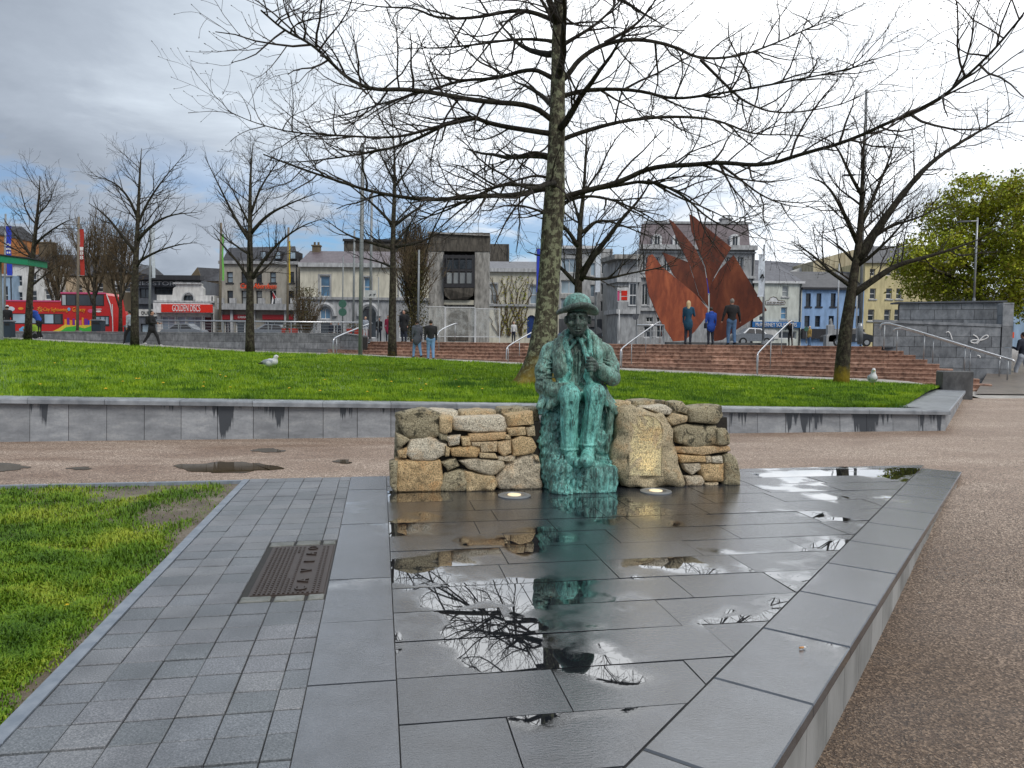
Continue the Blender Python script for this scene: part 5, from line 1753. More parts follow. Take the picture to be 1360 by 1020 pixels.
# raised border of the arch and the round medallion
mb = MB()
def fp(x, y, b): 
    q = zrq(x, y, b); return W(q[0], VS+b, q[1])
bord = [(318, 748)]+[(440+128*math.cos(math.pi*(12-k)/12), 410-124*math.sin(math.pi*(12-k)/12)) for k in range(0, 13)]+[(562, 748)]
mb.tube([fp(x, y, BA+.004) for x, y in bord], .009, 6)
mb.build('border', MATS['granite_boulder'], pn)
mb = MB()
mb.tube([fp(438+62*math.cos(2*math.pi*k/20), 348-58*math.sin(2*math.pi*k/20), BA-.001) for k in range(21)], .006, 6)
mb.build('medallion', MATS['granite_boulder'], pn)
# worn incised letters: short strokes in rows, no longer legible
mb = MB()
rg = random.Random(8)
for row, yy in enumerate((430, 462, 500, 540, 580, 620, 650, 680, 710)):
    x = 345+rg.uniform(0, 25); xe = 535-rg.uniform(0, 25)
    while x < xe:
        w_ = rg.uniform(4, 9)
        if rg.random() < .8:
            a = fp(x, yy, BA-.0015); b = fp(x+w_*.5, yy-14, BA-.0015)
            mb.tube([a, b], .0013, 4)
            if rg.random() < .5: mb.tube([b, fp(x+w_, yy, BA-.0015)], .0012, 4)
        x += w_+rg.uniform(3, 7)
mb.build('inscription', mat('incised', (0.30, 0.26, 0.20), (0.24, 0.21, 0.16), 30.0, .8), pn)

# recessed ground lights in the plaza
LENS = emis('lamp_lens', (1.0, 0.74, 0.36), 0.45)
def ground_light(px, py, label, power, aim):
    q = G(px, py, 0.0)
    t = thing('ground_light', (q.x, q.y, 0.0), label, 'light', 'round lights let into the plaza')
    mb = MB(); mb.lathe((q.x, q.y, 0), [(.15, .001), (.15, .008), (.135, .013), (.100, .013), (.096, .008)], 28)
    mb.build('rim', MATS['steel_dull'], t, smooth=False)
    mb = MB(); mb.lathe((q.x, q.y, 0), [(.062, .006), (.062, .0145), (.05, .0165), (.0, .017)], 24)
    mb.build('lens', LENS, t)
    mb = MB(); mb.lathe((q.x, q.y, 0), [(.096, .006), (.096, .0105), (.063, .0105), (.063, .006)], 28); mb.build('reflector', MATS['steel'], t)
    l = bpy.data.lights.new('ground_light_beam', 'SPOT'); l.energy = power*.42; l.color = (1.0, .82, .52); l.spot_size = rad(62); l.spot_blend = .9; l.shadow_soft_size = .05
    lo_ = bpy.data.objects.new('beam', l); link(lo_, t)
    lo_.location = (0, 0, 0.03)
    lo_.rotation_euler = (Vector(aim)-Vector((q.x, q.y, .03))).to_track_quat('-Z', 'Y').to_euler()
qa = fp(440, 560, BA)
ground_light(871, 653, 'round uplight glowing in the plaza at the foot of the inscribed boulder', 9.0, qa)
qb = W(Q(672, 600, VS)[0], VS, .30)
ground_light(683, 658.5, 'round uplight in the plaza at the foot of the left stone seat beside the statue', 1.6, qb)
# ------------------------------------------------------------------ steps up to the street
ST0 = Vector((-5.4, 37.0, 0)); ST1 = Vector((13.1, 27.3, 0))
SE = (ST1-ST0).normalized(); SNN = Vector((SE.y, -SE.x, 0))        # SNN points down the flight, to the camera
RISE, TREAD = 0.143, 0.33
NST = 10
steps = thing('stone_steps', (4.5, 27.0, 0.3), 'wide flight of reddish brown stone steps rising from the lawn path to the street', 'steps')
rgs = random.Random(2)
ends = [1170, 1200, 1215.6, 1231, 1246.5, 1263.5, 1279, 1296, 1311, 1326]
for k in range(NST):
    zt = 1.39-k*RISE
    o0 = ST0+SNN*(TREAD*k)
    # right end chosen along the foot of the block wall
    L = (ST1-ST0).length
    pe = P(ends[k], 480, 27.3-TREAD*k*0.80)
    L = (pe-o0).dot(SE)
    s = -2.8-0.2*k
    if k == 0: s = -2.0
    s += rgs.uniform(-.5, 0)
    while s < L:
        e = min(s+rgs.uniform(0.85, 1.75), L)
        if L-e < 0.4: e = L
        a = o0+SE*(s+0.004); b = o0+SE*(e-0.004)
        mb = MB()
        jz = rgs.uniform(-.003, .003); jy = rgs.uniform(-.006, .006)
        dpt = TREAD+0.25
        p = [a+SNN*jy, b+SNN*jy]
        # riser slightly undercut below the nosing
        v = [p[0]+SNN*-0.02+Vector((0, 0, zt-RISE-0.02)), p[1]+SNN*-0.02+Vector((0, 0, zt-RISE-0.02)), p[1]+SNN*-0.02+Vector((0, 0, zt-0.045)), p[0]+SNN*-0.02+Vector((0, 0, zt-0.045)),
             p[0]+Vector((0, 0, zt-0.040)), p[1]+Vector((0, 0, zt-0.040)), p[1]+Vector((0, 0, zt-0.006+jz)), p[0]+Vector((0, 0, zt-0.006+jz)),
             p[0]-SNN*0.01+Vector((0, 0, zt+jz)), p[1]-SNN*0.01+Vector((0, 0, zt+jz)), p[1]-SNN*dpt+Vector((0, 0, zt+jz)), p[0]-SNN*dpt+Vector((0, 0, zt+jz)),
             p[1]-SNN*dpt+Vector((0, 0, zt-RISE-.02)), p[0]-SNN*dpt+Vector((0, 0, zt-RISE-.02))]
        f = [(0, 1, 2, 3), (3, 2, 5, 4), (4, 5, 6, 7), (7, 6, 9, 8), (8, 9, 10, 11), (11, 10, 12, 13), (1, 12, 10, 9, 6, 5, 2), (13, 0, 3, 4, 7, 8, 11)]
        mesh_obj('step_block', v, f, MATS['step_stone'], steps)
        s = e
mb = MB()
a = ST0-SE*3.5; b = ST1+SE*0.3
v = [a+Vector((0, 0, -.3)), a-SNN*0.2+Vector((0, 0, 1.30)), b-SNN*0.2+Vector((0, 0, 1.30)), b+Vector((0, 0, -.3))]
mb.prism([v[0]-SNN*.3, v[3]-SNN*.3, v[2]-SNN*.1, v[1]-SNN*.1], -SNN*1.6)
mb.build('core', MATS['joint_dark'], steps)

# ------------------------------------------------------------------ block walls
def block_wall(t, A, B, z0f, z1f, course, blen, m, thick=0.35, seed=0, cop=None, nrm=None):
    """courses of blocks from A to B; z0f/z1f give bottom and top along 0..1"""
    rg = random.Random(seed)
    A = Vector((A[0], A[1], 0)); B = Vector((B[0], B[1], 0))
    D = B-A; L = D.length; D = D/L
    N = Vector((D.y, -D.x, 0))
    if N.y > 0: N = -N
    z = min(z0f(0), z0f(1)); zt = max(z1f(0), z1f(1))
    row = 0
    while z < zt-0.01:
        h = min(course, zt-z)
        s = -(blen*0.5)*(row % 2)
        while s < L-0.01:
            e = min(s+blen*rg.uniform(.82, 1.18), L)
            if L-e < blen*.3: e = L
            s_ = max(s, 0)
            tm = (s_+e)/2/L
            zz0, zz1 = z, min(z+h, z1f(tm))
            if e > s_+.05 and zz1 > z0f(tm)-.05 and zz1-zz0 > .03:
                g = .006; j = rg.uniform(-.004, .006)
                a = A+D*(s_+g)+N*j; b = A+D*(e-g)+N*j
                mb = MB()
                q = [a+Vector((0, 0, zz0+g)), b+Vector((0, 0, zz0+g)), b+Vector((0, 0, zz1-g)), a+Vector((0, 0, zz1-g))]
                mb.prism(q, -N*thick)
                mb.build('block', m, t)
            s = e
        z += h; row += 1
    mb = MB()
    q = [A-N*.03+Vector((0, 0, min(z0f(0), z0f(1))-.3)), B-N*.03+Vector((0, 0, min(z0f(0), z0f(1))-.3)), B-N*.03+Vector((0, 0, z1f(1)-.03)), A-N*.03+Vector((0, 0, z1f(0)-.03))]
    mb.prism(q, -N*(thick-.05)); mb.build('core', MATS['joint_dark'], t)
    if cop:
        q = [A+N*.03+Vector((0, 0, z1f(0)+.002)), B+N*.03+Vector((0, 0, z1f(1)+.002)), B+N*.03+Vector((0, 0, z1f(1)+cop)), A+N*.03+Vector((0, 0, z1f(0)+cop))]
        mb = MB(); mb.prism(q, -N*(thick+.06)); mb.build('coping', m, t)
    return A, B, N, D, L

# long grey wall behind the lawn on the left
WA = P(-60, 445, 41.5); WB = P(452, 445, 38.0)
tw = thing('block_wall', ((WA.x+WB.x)/2, 39.5, .8), 'long low wall of pale grey blocks behind the lawn below the shops', 'wall')
def wz1(t): return lerp(P(-60, 440.3, 41.5).z, P(452, 443.5, 38.0).z, t)
def wz0(t): return lerp(P(-60, 448, 41.5).z, P(452, 470, 38.0).z, t)-.1
block_wall(tw, WA, WB, lambda t: (min(wz0(0), wz0(1)) if t in (0, 1) else wz0(t))-.66, wz1, 0.33, 0.75, MATS['block_grey'], .4, 3, .05)
WC = P(480, 447, 36.9)
tw2 = thing('block_wall', ((WB.x+WC.x)/2, 37.4, .8), 'short grey block wall beside the left end of the steps', 'wall')
block_wall(tw2, WB, WC, lambda t: .10, lambda t: lerp(wz1(1), P(480, 447, 36.9).z, t), .33, .7, MATS['block_grey'], .4, 5, .05)

# tall grey block walls at the right end of the steps
GA = P(1160, 450, 27.9); GB = P(1329, 450, 26.4)
tg = thing('block_wall', ((GA.x+GB.x)/2, 27.1, .2), 'grey block wall with white scribbled marks at the right end of the steps', 'wall')
gz1 = lambda t: lerp(P(1160, 428, 27.9).z, P(1329, 434.5, 26.4).z, t)
A_, B_, GN, GD, GL = block_wall(tg, GA, GB, lambda t: -.1, gz1, .375, .78, MATS['block_blue'], .5, 8, .10)
# its end pier
zpt = P(1332, 402.5, 26.6).z; z_ = -.1; kk = 0
while z_ < zpt-.02:
    z2 = min(z_+.375, zpt); j = .006*(kk % 2)
    mb = MB(); mb.slab([(GB.x+.01, GB.y-.05+j), (GB.x+.34, GB.y-.12+j), (GB.x+.62, GB.y+.55), (GB.x+.28, GB.y+.7)], z_+.003, z2-.003, .006); mb.build('block', MATS['block_blue'], tg)
    z_ = z2; kk += 1
# white scribbles sprayed on the blocks
def scrib(pts, r, w):
    mb = MB()
    q = []
    for x, y in pts:
        px, py = 1150+x/6.476, 390+y/6.476
        t_ = (px-1160)/(1329-1160); Y = lerp(27.9, 26.4, t_)-.02
        q.append(P(px, py, Y))
    mb.tube(q, w, 4); return mb
for i, pts in enumerate([[(685, 345), (700, 325), (722, 335), (738, 385), (742, 400)],
        [(905, 350), (950, 365), (970, 395), (945, 430), (905, 420), (900, 405), (940, 395), (985, 405), (1040, 385), (1055, 365), (1035, 355), (1000, 375), (965, 420), (945, 440)],
        [(950, 535), (970, 530), (985, 545), (975, 555)]]):
    scrib(chaikin(pts, 2, False), 0, .022).build('scribble', MATS['white_print'], tg)
UA_ = P(1194, 420, 28.6); UB_ = P(1336, 420, 27.3)
tg2 = thing('block_wall', ((UA_.x+UB_.x)/2, 28.0, 1.4), 'upper grey block wall with flat dark coping behind the scribbled wall', 'wall')
block_wall(tg2, UA_, UB_, lambda t: 1.3, lambda t: lerp(P(1194, 403.5, 28.6).z, P(1336, 402, 27.3).z, t), .37, .7, MATS['block_blue'], .6, 15)
mb = MB()
a, b = P(1193, 403, 28.55), P(1338, 401.2, 27.2)
mb.prism([a, b, b+Vector((0, 0, .06)), a+Vector((0, 0, .06))], (.1, .8, 0)); mb.build('coping', MATS['cladding_grey'], tg2)

# ramp paving beside the wall on the right, with tactile studs
v = [P(1296, 512, 21.8), P(1420, 512, 21.8), P(1480, 470, 36.4), P(1330, 470, 36.4)]
tag(mesh_obj('pavement', [(p.x, p.y, z) for p, z in zip(v, (.05, .05, 1.385, 1.385))], [[0, 1, 2, 3]], mat('ramp_paving', (.21, .175, .145), (.14, .118, .10), 3.0, .4, .3, 40.0)), kind='structure')

# ------------------------------------------------------------------ handrails
def handrail(pts, posts, Yf, label, r=.028, group='steel handrails on the steps'):
    """pts: rail polyline in pixels; posts: (px, py_top, py_bottom)"""
    q = [P(x, y, Yf(x)) for x, y in pts]
    t = thing('handrail', (q[0].x, q[0].y, q[0].z-.95), label, 'handrail', group)
    mb = MB(); mb.tube(chaikin_keep(q), r, 8); mb.build('rail', MATS['steel'], t, smooth=True)
    for (x, y0, y1) in posts:
        a = P(x, y0, Yf(x)); b = P(x-.3, y1, Yf(x))
        mb = MB(); mb.tube([(a.x, a.y, b.z-.05), (a.x, a.y, a.z)], r*.62, 8); mb.build('post', MATS['steel_dull'], t, smooth=True)
    return t
def chaikin_keep(q):
    p = [tuple(x) for x in q]
    o = chaikin(p, 2, False)
    return [p[0]]+o+[p[-1]]
def lin(x0, y0, x1, y1): return lambda x: lerp(y0, y1, min(1.1, max(-.1, (x-x0)/(x1-x0))))
handrail([(443, 470), (442.5, 452), (445, 448), (488, 431), (494, 429.5)], [(447, 449, 469), (492, 430, 452)], lin(443, 35.5, 494, 38.5), 'steel handrail at the left end of the steps beside the grey wall', .04)
handrail([(580.5, 447), (583, 439), (604, 429.5), (607, 430), (607, 432)], [(583, 440, 464), (604.5, 430, 452)], lin(580, 33.6, 607, 36.2), 'steel handrail in front of the mesh fence panels')
handrail([(672.5, 478), (672.8, 463), (675, 459.5), (706, 441.5), (712, 439)], [(675, 460, 481), (690, 451, 478)], lin(672, 31.6, 712, 34.2), 'steel handrail just left of the large tree trunk')
handrail([(824, 486), (824, 467), (826, 462), (870, 430.5), (876, 427.5), (878, 430)], [(826, 463, 490), (839, 454, 482), (858, 441, 468), (877, 430, 454)], lin(824, 28.6, 877, 31.4), 'steel handrail on the steps right of the statue, by the curved rusty plate')
handrail([(1005.5, 497), (1005.5, 472), (1008, 467), (1046, 430), (1052, 426), (1054, 428)], [(1007, 469, 500), (1024, 453, 488), (1038.5, 439, 470), (1053, 428, 456)], lin(1005, 25.9, 1054, 29.0), 'steel handrail on the steps below the blue fronted shop')
handrail([(1169.5, 436), (1170, 431), (1174, 429.5), (1186, 430), (1340, 477), (1346, 478.5), (1347, 481)], [(1175, 431, 462), (1228, 443, 476), (1282, 460, 492), (1339, 477, 503)], lin(1170, 26.2, 1346, 24.2), 'long upper steel handrail sloping down in front of the scribbled wall', .035)
handrail([(1187, 440), (1187.5, 437.5), (1192, 436), (1202, 436.5), (1322, 473), (1328, 475), (1329, 477.5)], [(1192, 437, 466), (1240, 449, 480), (1289, 464, 494), (1328, 476, 498)], lin(1187, 26.6, 1329, 24.6), 'shorter lower steel handrail beside the long one at the scribbled wall', .028)

# railing on the left wall
def railing(px0, px1, py0, py1, Y0, Y1, n, zb_off, label, infill=3):
    a, b = P(px0, py0, Y0), P(px1, py1, Y1)
    t = thing('railing', (a+b)/2-Vector((0, 0, .9)), label, 'railing')
    mb = MB(); mb.tube([a, b], .042, 8); mb.build('top_rail', MATS['steel'], t, smooth=True)
    for i in range(n+1):
        c = a.lerp(b, i/n)
        mb = MB(); mb.obox(c-Vector((0, 0, zb_off/2)), (.022, 0, 0), (0, .03, 0), (0, 0, zb_off/2)); mb.build('post', MATS['steel_dull'], t)
    for k in range(infill):
        dz = zb_off*(k+1)/(infill+1)
        mb = MB(); mb.tube([a-Vector((0, 0, dz)), b-Vector((0, 0, dz))], .010, 5); mb.build('bar', MATS['steel_dull'], t)
railing(208, 479, 425.5, 428.5, 39.9, 38.6, 9, .62, 'steel railing on top of the grey wall below the shops')
railing(846, 882, 432, 432, 33, 33, 2, .75, 'short steel railing behind the handrail near the curved rusty plate', 2)

# ------------------------------------------------------------------ rusted steel plates
def z8(x, y): return (850+x/5.1, 270+y/5.1)
scu = thing('steel_sculpture', (P(925, 455, 36).x, 36, 1.37), 'tall abstract sculpture of curved rust red steel plates behind the steps', 'sculpture')
PL = [
 ([(55,355),(85,345),(150,430),(260,520),(380,620),(460,715),(440,780),(370,870),(300,930),(225,935),(140,800),(60,620),(35,470)], 35.0, .014, 'large curved rust orange plate'),
 ([(150,330),(330,400),(398,622),(450,690),(340,590),(230,490)], 37.2, .0, None),
 ([(195,105),(225,125),(275,185),(372,300),(436,430),(458,560),(464,700),(402,622),(340,420),(262,270)], 37.6, .006, None),
 ([(335,75),(370,90),(430,145),(620,300),(560,400),(492,520),(472,610),(444,430),(390,290),(350,190)], 38.2, -.006, None),
 ([(635,350),(860,725),(670,845),(560,925),(505,935),(475,780),(475,560),(540,450)], 36.0, -.010, None)]
for poly, Y0, kx, lab in PL:
    pp = [z8(x, y) for x, y in poly]
    cxp = sum(p[0] for p in pp)/len(pp)
    q = []
    for x, y in pp:
        Y = Y0+kx*(x-cxp)
        w_ = P(x, y, Y)
        q.append(w_)
    mb = MB(); mb.prism(q, (0, .07, 0))
    o = mb.build('plate', MATS['corten_light' if lab else 'corten'], scu)
    if lab: o['label'] = lab
# bolted seams and the base
for (x0, y0, x1, y1, Y) in ((75, 640, 150, 900, 34.9), (680, 470, 690, 820, 35.9)):
    mb = MB(); mb.tube([P(*z8(x0, y0), Y), P(*z8(x1, y1), Y)], .012, 5); mb.build('seam', MATS['corten'], scu)
a, b = P(885, 455.5, 34.2), P(1045, 455.5, 34.2)
t = thing('fountain_basin', ((a.x+b.x)/2, 35, 1.37), 'low dark stone rim of the basin around the rusty plates', 'basin')
mb = MB(); mb.box(a.x, b.x, 34.2, 34.6, 1.36, 1.50); mb.build('rim', MATS['block_dark'], t)

# ------------------------------------------------------------------ poles, banners, lamps
def pole(px, ytop, ybot, Y, rpx, m, label, cat='pole', group='poles around the square', name='pole', zbase=None, lean=.012):
    a = P(px, ybot, Y); b = P(px+lean*(ybot-ytop), ytop, Y)
    if zbase is not None: a.z = zbase
    t = thing(name, (a.x, a.y, a.z), label, cat, group)
    r = rpx/FPX*Y
    mb = MB(); mb.tube([a-Vector((0, 0, .05)), a.lerp(b, .5), b], [r, r*.92, r*.8], 10); mb.build('shaft', MATS[m], t, smooth=True)
    mb = MB(); mb.tube([a-Vector((0, 0, .04)), a+Vector((0, 0, .10))], r*1.5, 10); mb.build('base_collar', MATS[m], t)
    return t
def banner(t, px0, px1, py0, py1, Y, m, marks=()):
    a = P(px0, py0, Y); b = P(px1, py1, Y)
    nv = 8; v = []; f = []
    for i in range(nv+1):
        for j in (0, 1):
            z = lerp(a.z, b.z, i/nv); x = a.x if j == 0 else b.x
            v.append((x+.01*math.sin(i*1.3), Y+.03*math.sin(i*.9+j*1.2), z))
    for i in range(nv): f.append([i*2+1, i*2, i*2+2, i*2+3])
    n = len(v)
    v += [(p[0], p[1]+.012, p[2]) for p in v]
    f += [[x+n for x in q[::-1]] for q in f] + [[0, 1, n+1, n], [2*nv+1, 2*nv, n+2*nv, n+2*nv+1]] + [[2*i, n+2*i, n+2*i+2, 2*i+2] for i in range(nv)] + [[2*i+1, 2*i+3, n+2*i+3, n+2*i+1] for i in range(nv)]
    o = mesh_obj('banner', v, f, MATS[m], t, smooth=False)
    for (x0, x1, y) in ((px0-1.5, px1, py0), (px0-1.5, px1, py1)):
        mb = MB(); mb.tube([P(x0, y, Y), P(x1, y, Y)], .012, 5); mb.build('bracket', MATS['steel_dull'], t)
    return o
t = pole(5.5, 284, 449, 41.0, 1.5, 'pole_grey', 'grey pole with a long blue banner at the far left edge', 'flag pole')
o = banner(t, 7.5, 16, 300, 366, 40.9, 'banner_blue')
for (x_, y_) in ((9.2, 325), (11.2, 324.5), (13.2, 325.5), (9.2, 330.5), (11.5, 330), (13.4, 331), (10, 335.5), (12.8, 335.5)):
    mb = MB(); c = P(x_, y_, 40.85); mb.obox(c, (.035, 0, .01), (0, .008, 0), (-.01, 0, .05)); mb.build('mark', MATS['white_print'], o)
t = pole(102.8, 288, 441, 41.5, 1.8, 'pole_brown', 'brown pole with a red banner standing in front of the red bus', 'flag pole')
o = banner(t, 105.5, 112, 304, 366, 41.4, 'banner_red')
for i, ch in enumerate('188'): lettering(ch, 106.6, 110.6, 330.5+i*5.8, 41.32, MATS['white_print'], o, height_px=4.6)
t = pole(198.5, 300, 441, 41.0, 1.6, 'pole_grey', 'grey pole with a pale banner beside the walking person in black', 'flag pole')
banner(t, 201, 206, 303, 369, 40.9, 'banner_white')
t = pole(292.0, 296, 441, 41.0, 1.8, 'pole_brown', 'pole with a narrow green banner right of the red shop sign', 'flag pole')
banner(t, 294.5, 297.5, 311, 373, 40.9, 'banner_green')
t = pole(381.5, 302, 441, 41.0, 1.7, 'pole_brown', 'pole with a narrow yellow banner in front of the grey building', 'flag pole')
banner(t, 383.5, 385.6, 320, 376, 40.9, 'banner_yellow')
t = pole(469, 306, 453, 40.0, 1.5, 'pole_grey', 'plain grey pole left of the tall lamp post', 'pole')
t = pole(555, 332, 455, 44.0, 1.5, 'pole_grey', 'plain grey pole in front of the brown ivy tree', 'pole')
t = pole(712, 330, 455, 44.0, 1.2, 'pole_grey', 'pole with a bright blue banner half hidden by the large trunk', 'flag pole')
banner(t, 713.2, 716.5, 330, 388, 43.9, 'banner_blue')
t = pole(791, 322, 455, 44.0, 1.7, 'pole_grey', 'pole with a pale banner left of the stone building', 'flag pole')
banner(t, 791.5, 797, 334, 388, 43.8, 'banner_white')
t = pole(940, 330, 455, 40.0, .8, 'trim_white', 'thin white pole with a small blue banner between the rusty plates', 'flag pole')
banner(t, 937.8, 942.6, 369, 390, 39.9, 'banner_blue')
t = pole(1013.5, 325, 456, 34.0, 1.5, 'steel_dull', 'steel pole with a white banner bearing a dark chevron', 'flag pole')
o = banner(t, 1008, 1014.5, 338, 394, 33.9, 'banner_white')
for (x0, y0, x1, y1) in ((1010.2, 369.5, 1012.4, 364), (1012.4, 364, 1014.6, 369.5)):
    mb = MB(); mb.tube([P(x0, y0, 33.82), P(x1, y1, 33.82)], .03, 4); mb.build('chevron', MATS['black_print'], o)
mb = MB(); mb.tube([P(1012.3+2.0*math.cos(a), 366+8.0*math.sin(a), 33.83) for a in [2*math.pi*k/16 for k in range(17)]], .008, 4); mb.build('ring', MATS['cladding_grey'], o)
# street lamps
def lamp(px, ytop, ybot, Y, rpx, label, arm, m='pole_grey', lean=.014):
    t = pole(px, ytop, ybot, Y, rpx, m, label, 'street lamp', 'street lamps', 'street_lamp', lean=lean)
    ax, ay = arm
    top = P(px+lean*(ybot-ay), ay, Y); e = P(ax, ay+.5, Y-.1)
    mb = MB(); mb.tube([top, e], .025, 6); mb.build('arm', MATS[m], t)
    d = (e-top).normalized()
    mb = MB(); mb.obox(e+d*.12, d*.26, (0, .09, 0), (0, 0, .03)); mb.build('lamp_head', MATS['cladding_grey'], t)
    return t
lamp(478.5, 190, 474, 34.0, 2.9, 'tall grey lamp post standing at the lawn edge left of the steps', (490, 196), 'pole_grey', .012)
TALL = lamp(1142, 120, 456, 31.5, 2.0, 'tall lamp post hidden behind the leaning tree on the right', (1131, 232), 'pole_grey', .026)
lamp(1111.5, 350, 455, 34.0, 1.0, 'slim lamp post in front of the blue house', (1121, 361.5), 'steel_dull', .03)
lamp(1293.5, 289, 399, 30.0, 1.3, 'grey lamp post rising behind the upper block wall on the right', (1284, 293.5), 'steel_dull', .045)
# sturdy foot of the tall lamp
a = P(1142, 456, 31.5)
t = TALL
mb = MB()
mb.tube([a, a+Vector((0, 0, .7)), a+Vector((0, 0, .85))], [.11, .11, .07], 12); mb.build('sleeve', MATS['steel_dull'], t, smooth=True)
pole(1137.5, 391, 452, 40.0, .9, 'trim_white', 'thin white pole between the leaning tree and the yellow building')
pole(502, 368, 452, 42.0, .8, 'pole_grey', 'thin grey pole right of the small white sign')
# road signs
t = pole(454.5, 340, 453, 39.5, .9, 'pole_grey', 'road sign post carrying two dark green discs seen from behind', 'sign post', 'road signs', 'road_sign')
for yy in (403.5, 414.5):
    c = P(455, yy, 39.45)
    mb = MB(); mb.tube([c-Vector((0, .02, 0)), c+Vector((0, .02, 0))], .21, 20); mb.build('sign_disc', MATS['sign_green'], t)
t = pole(491.5, 250, 453, 38.0, 1.9, 'pole_grey', 'grey pole carrying a small white rectangular sign left of the brown tree', 'sign post', 'road signs', 'road_sign')
a, b = P(485, 385.5, 37.9), P(500, 396, 37.9)
mb = MB(); mb.box(a.x, b.x, 37.85, 37.9, b.z, a.z); o = mb.build('sign_plate', MATS['trim_white'], t)
for x0, y0 in ((492, 391.5), (497.5, 391)):
    c = P(x0, y0, 37.83); mb = MB(); mb.obox(c, (.05, 0, .02), (0, .008, 0), (-.01, 0, .025)); mb.build('sign_mark', MATS['cladding_grey'], o)
t = pole(822, 411, 455, 40, .8, 'trim_white', 'pole of the white and red parking sign by the stone building', 'sign post', 'road signs', 'road_sign')
a, b = P(819.6, 382, 39.9), P(835, 401, 39.9)
mb = MB(); mb.box(a.x, b.x, 39.8, 39.9, b.z, a.z); o = mb.build('sign_box', MATS['trim_white'], t)
for (x0, x1, y0, y1) in ((825.3, 833, 386, 392.7), (825.3, 833, 394, 398.7)):
    a, b = P(x0, y0, 39.78), P(x1, y1, 39.78); mb = MB(); mb.box(a.x, b.x, 39.78, 39.797, b.z, a.z); mb.build('sign_panel', MATS['sign_red'], o)
mb = MB(); a, b = P(820.3, 386, 39.78), P(822.8, 399, 39.78); mb.box(a.x, b.x, 39.78, 39.797, b.z, a.z); mb.build('sign_strip', MATS['pink_print'], o)
t = pole(845, 330, 455, 42, .7, 'pole_grey', 'thin post with a round dark sign in front of the stone building', 'sign post', 'road signs', 'road_sign')
c = P(844, 421, 41.9); mb = MB(); mb.tube([c, c+Vector((0, .03, 0))], .16, 18); mb.build('sign_disc', MATS['cladding_grey'], t)
t = pole(1071, 434, 455, 42, .7, 'pole_grey', 'low post with a round green sign in front of the blue house', 'sign post', 'road signs', 'road_sign')
c = P(1071, 437, 41.9); mb = MB(); mb.tube([c, c+Vector((0, .03, 0))], .13, 18); mb.build('sign_disc', MATS['sign_green'], t)

# ------------------------------------------------------------------ bins
def bin_(px0, px1, py0, py1, Y, label):
    a, b = P(px0, py0, Y), P(px1, py1, Y)
    w = (b.x-a.x)
    t = thing('litter_bin', ((a.x+b.x)/2, Y+w/2, b.z), label, 'litter bin', 'litter bins along the wall')
    mb = MB(); mb.slab([(a.x, Y), (b.x, Y), (b.x, Y+w), (a.x, Y+w)], b.z, a.z-.10, .02); mb.build('body', MATS['bin_blue'], t)
    mb = MB(); mb.slab([(a.x-.03, Y-.03), (b.x+.03, Y-.03), (b.x+.03, Y+w+.03), (a.x-.03, Y+w+.03)], a.z-.095, a.z, .05); mb.build('lid', MATS['cladding_grey'], t)
    mb = MB(); mb.box(a.x+.06, b.x-.06, Y-.012, Y-.001, a.z-.28, a.z-.16); mb.build('opening', MATS['rubber'], t)
bin_(121, 133.5, 424, 440, 42.5, 'dark blue grey litter bin standing in front of the bus')
bin_(164.5, 175, 432, 455, 38.6, 'dark litter bin beside the second tree from the left')
bin_(4.5, 14.5, 425, 448, 38.8, 'dark litter bin near the left picture edge by the person with a white hat')

# kiosk canopy at the far left edge
a, b = P(-60, 336, 33), P(36, 351, 33)
t = thing('kiosk_canopy', (a.x+.5, 33.5, 1.1), 'green flat canopy on a dark post at the left picture edge', 'canopy')
za, zb = P(0, 338, 33).z, P(37, 344, 33).z
mb = MB(); mb.prism([P(-60, 350-9, 33), P(36.5, 352, 33), P(36.5, 344, 33), P(-60, 332, 33)], (0, 1.4, 0)); mb.build('fascia', MATS['kiosk_green'], t)
mb = MB(); mb.prism([P(-60, 331.5, 32.95), P(37.5, 343.5, 32.95), P(37.5, 342, 32.95), P(-60, 330, 32.95)], (0, 1.5, 0)); mb.build('roof_edge', MATS['trim_dark'], t)
mb = MB(); c = P(-3, 345, 33.4); mb.tube([(c.x, 33.4, .9), (c.x, 33.4, c.z)], .14, 10); mb.build('post', MATS['pole_grey'], t)
# ------------------------------------------------------------------ bare trees
class Wood:
    """collects tubes quickly; twigs get fewer sides"""
    def __init__(s, seed):
        s.r = random.Random(seed); s.big = MB(); s.mid = MB(); s.small = MB(); s.count = 0
    def tube(s, pts, radii):
        r = max(radii)
        mb = s.mid if r > 0.045 else s.small
        n = 10 if r > .12 else 7 if r > .05 else 4 if r > .012 else 3
        mb.tube(pts, radii, n, 0, r > .05)
        s.count += 1

def perp(d, rg):
    a = Vector((rg.gauss(0, 1), rg.gauss(0, 1), rg.gauss(0, 1)))
    a -= d*a.dot(d)
    return a.normalized() if a.length > 1e-6 else d.orthogonal().normalized()

def path_len(p):
    return sum((p[i+1]-p[i]).length for i in range(len(p)-1))

def at_path(p, t):
    L = path_len(p)*t
    for i in range(len(p)-1):
        l = (p[i+1]-p[i]).length
        if L <= l or i == len(p)-2:
            return p[i].lerp(p[i+1], min(1, L/max(l, 1e-9))), (p[i+1]-p[i]).normalized()
        L -= l

def branch_path(o, d, L, rg, n, wob, up):
    pts = [o.copy()]
    d = d.normalized()
    for i in range(n):
        d = (d+perp(d, rg)*wob*rg.uniform(.3, 1)+Vector((0, 0, up))).normalized()
        pts.append(pts[-1]+d*(L/n))
    return pts

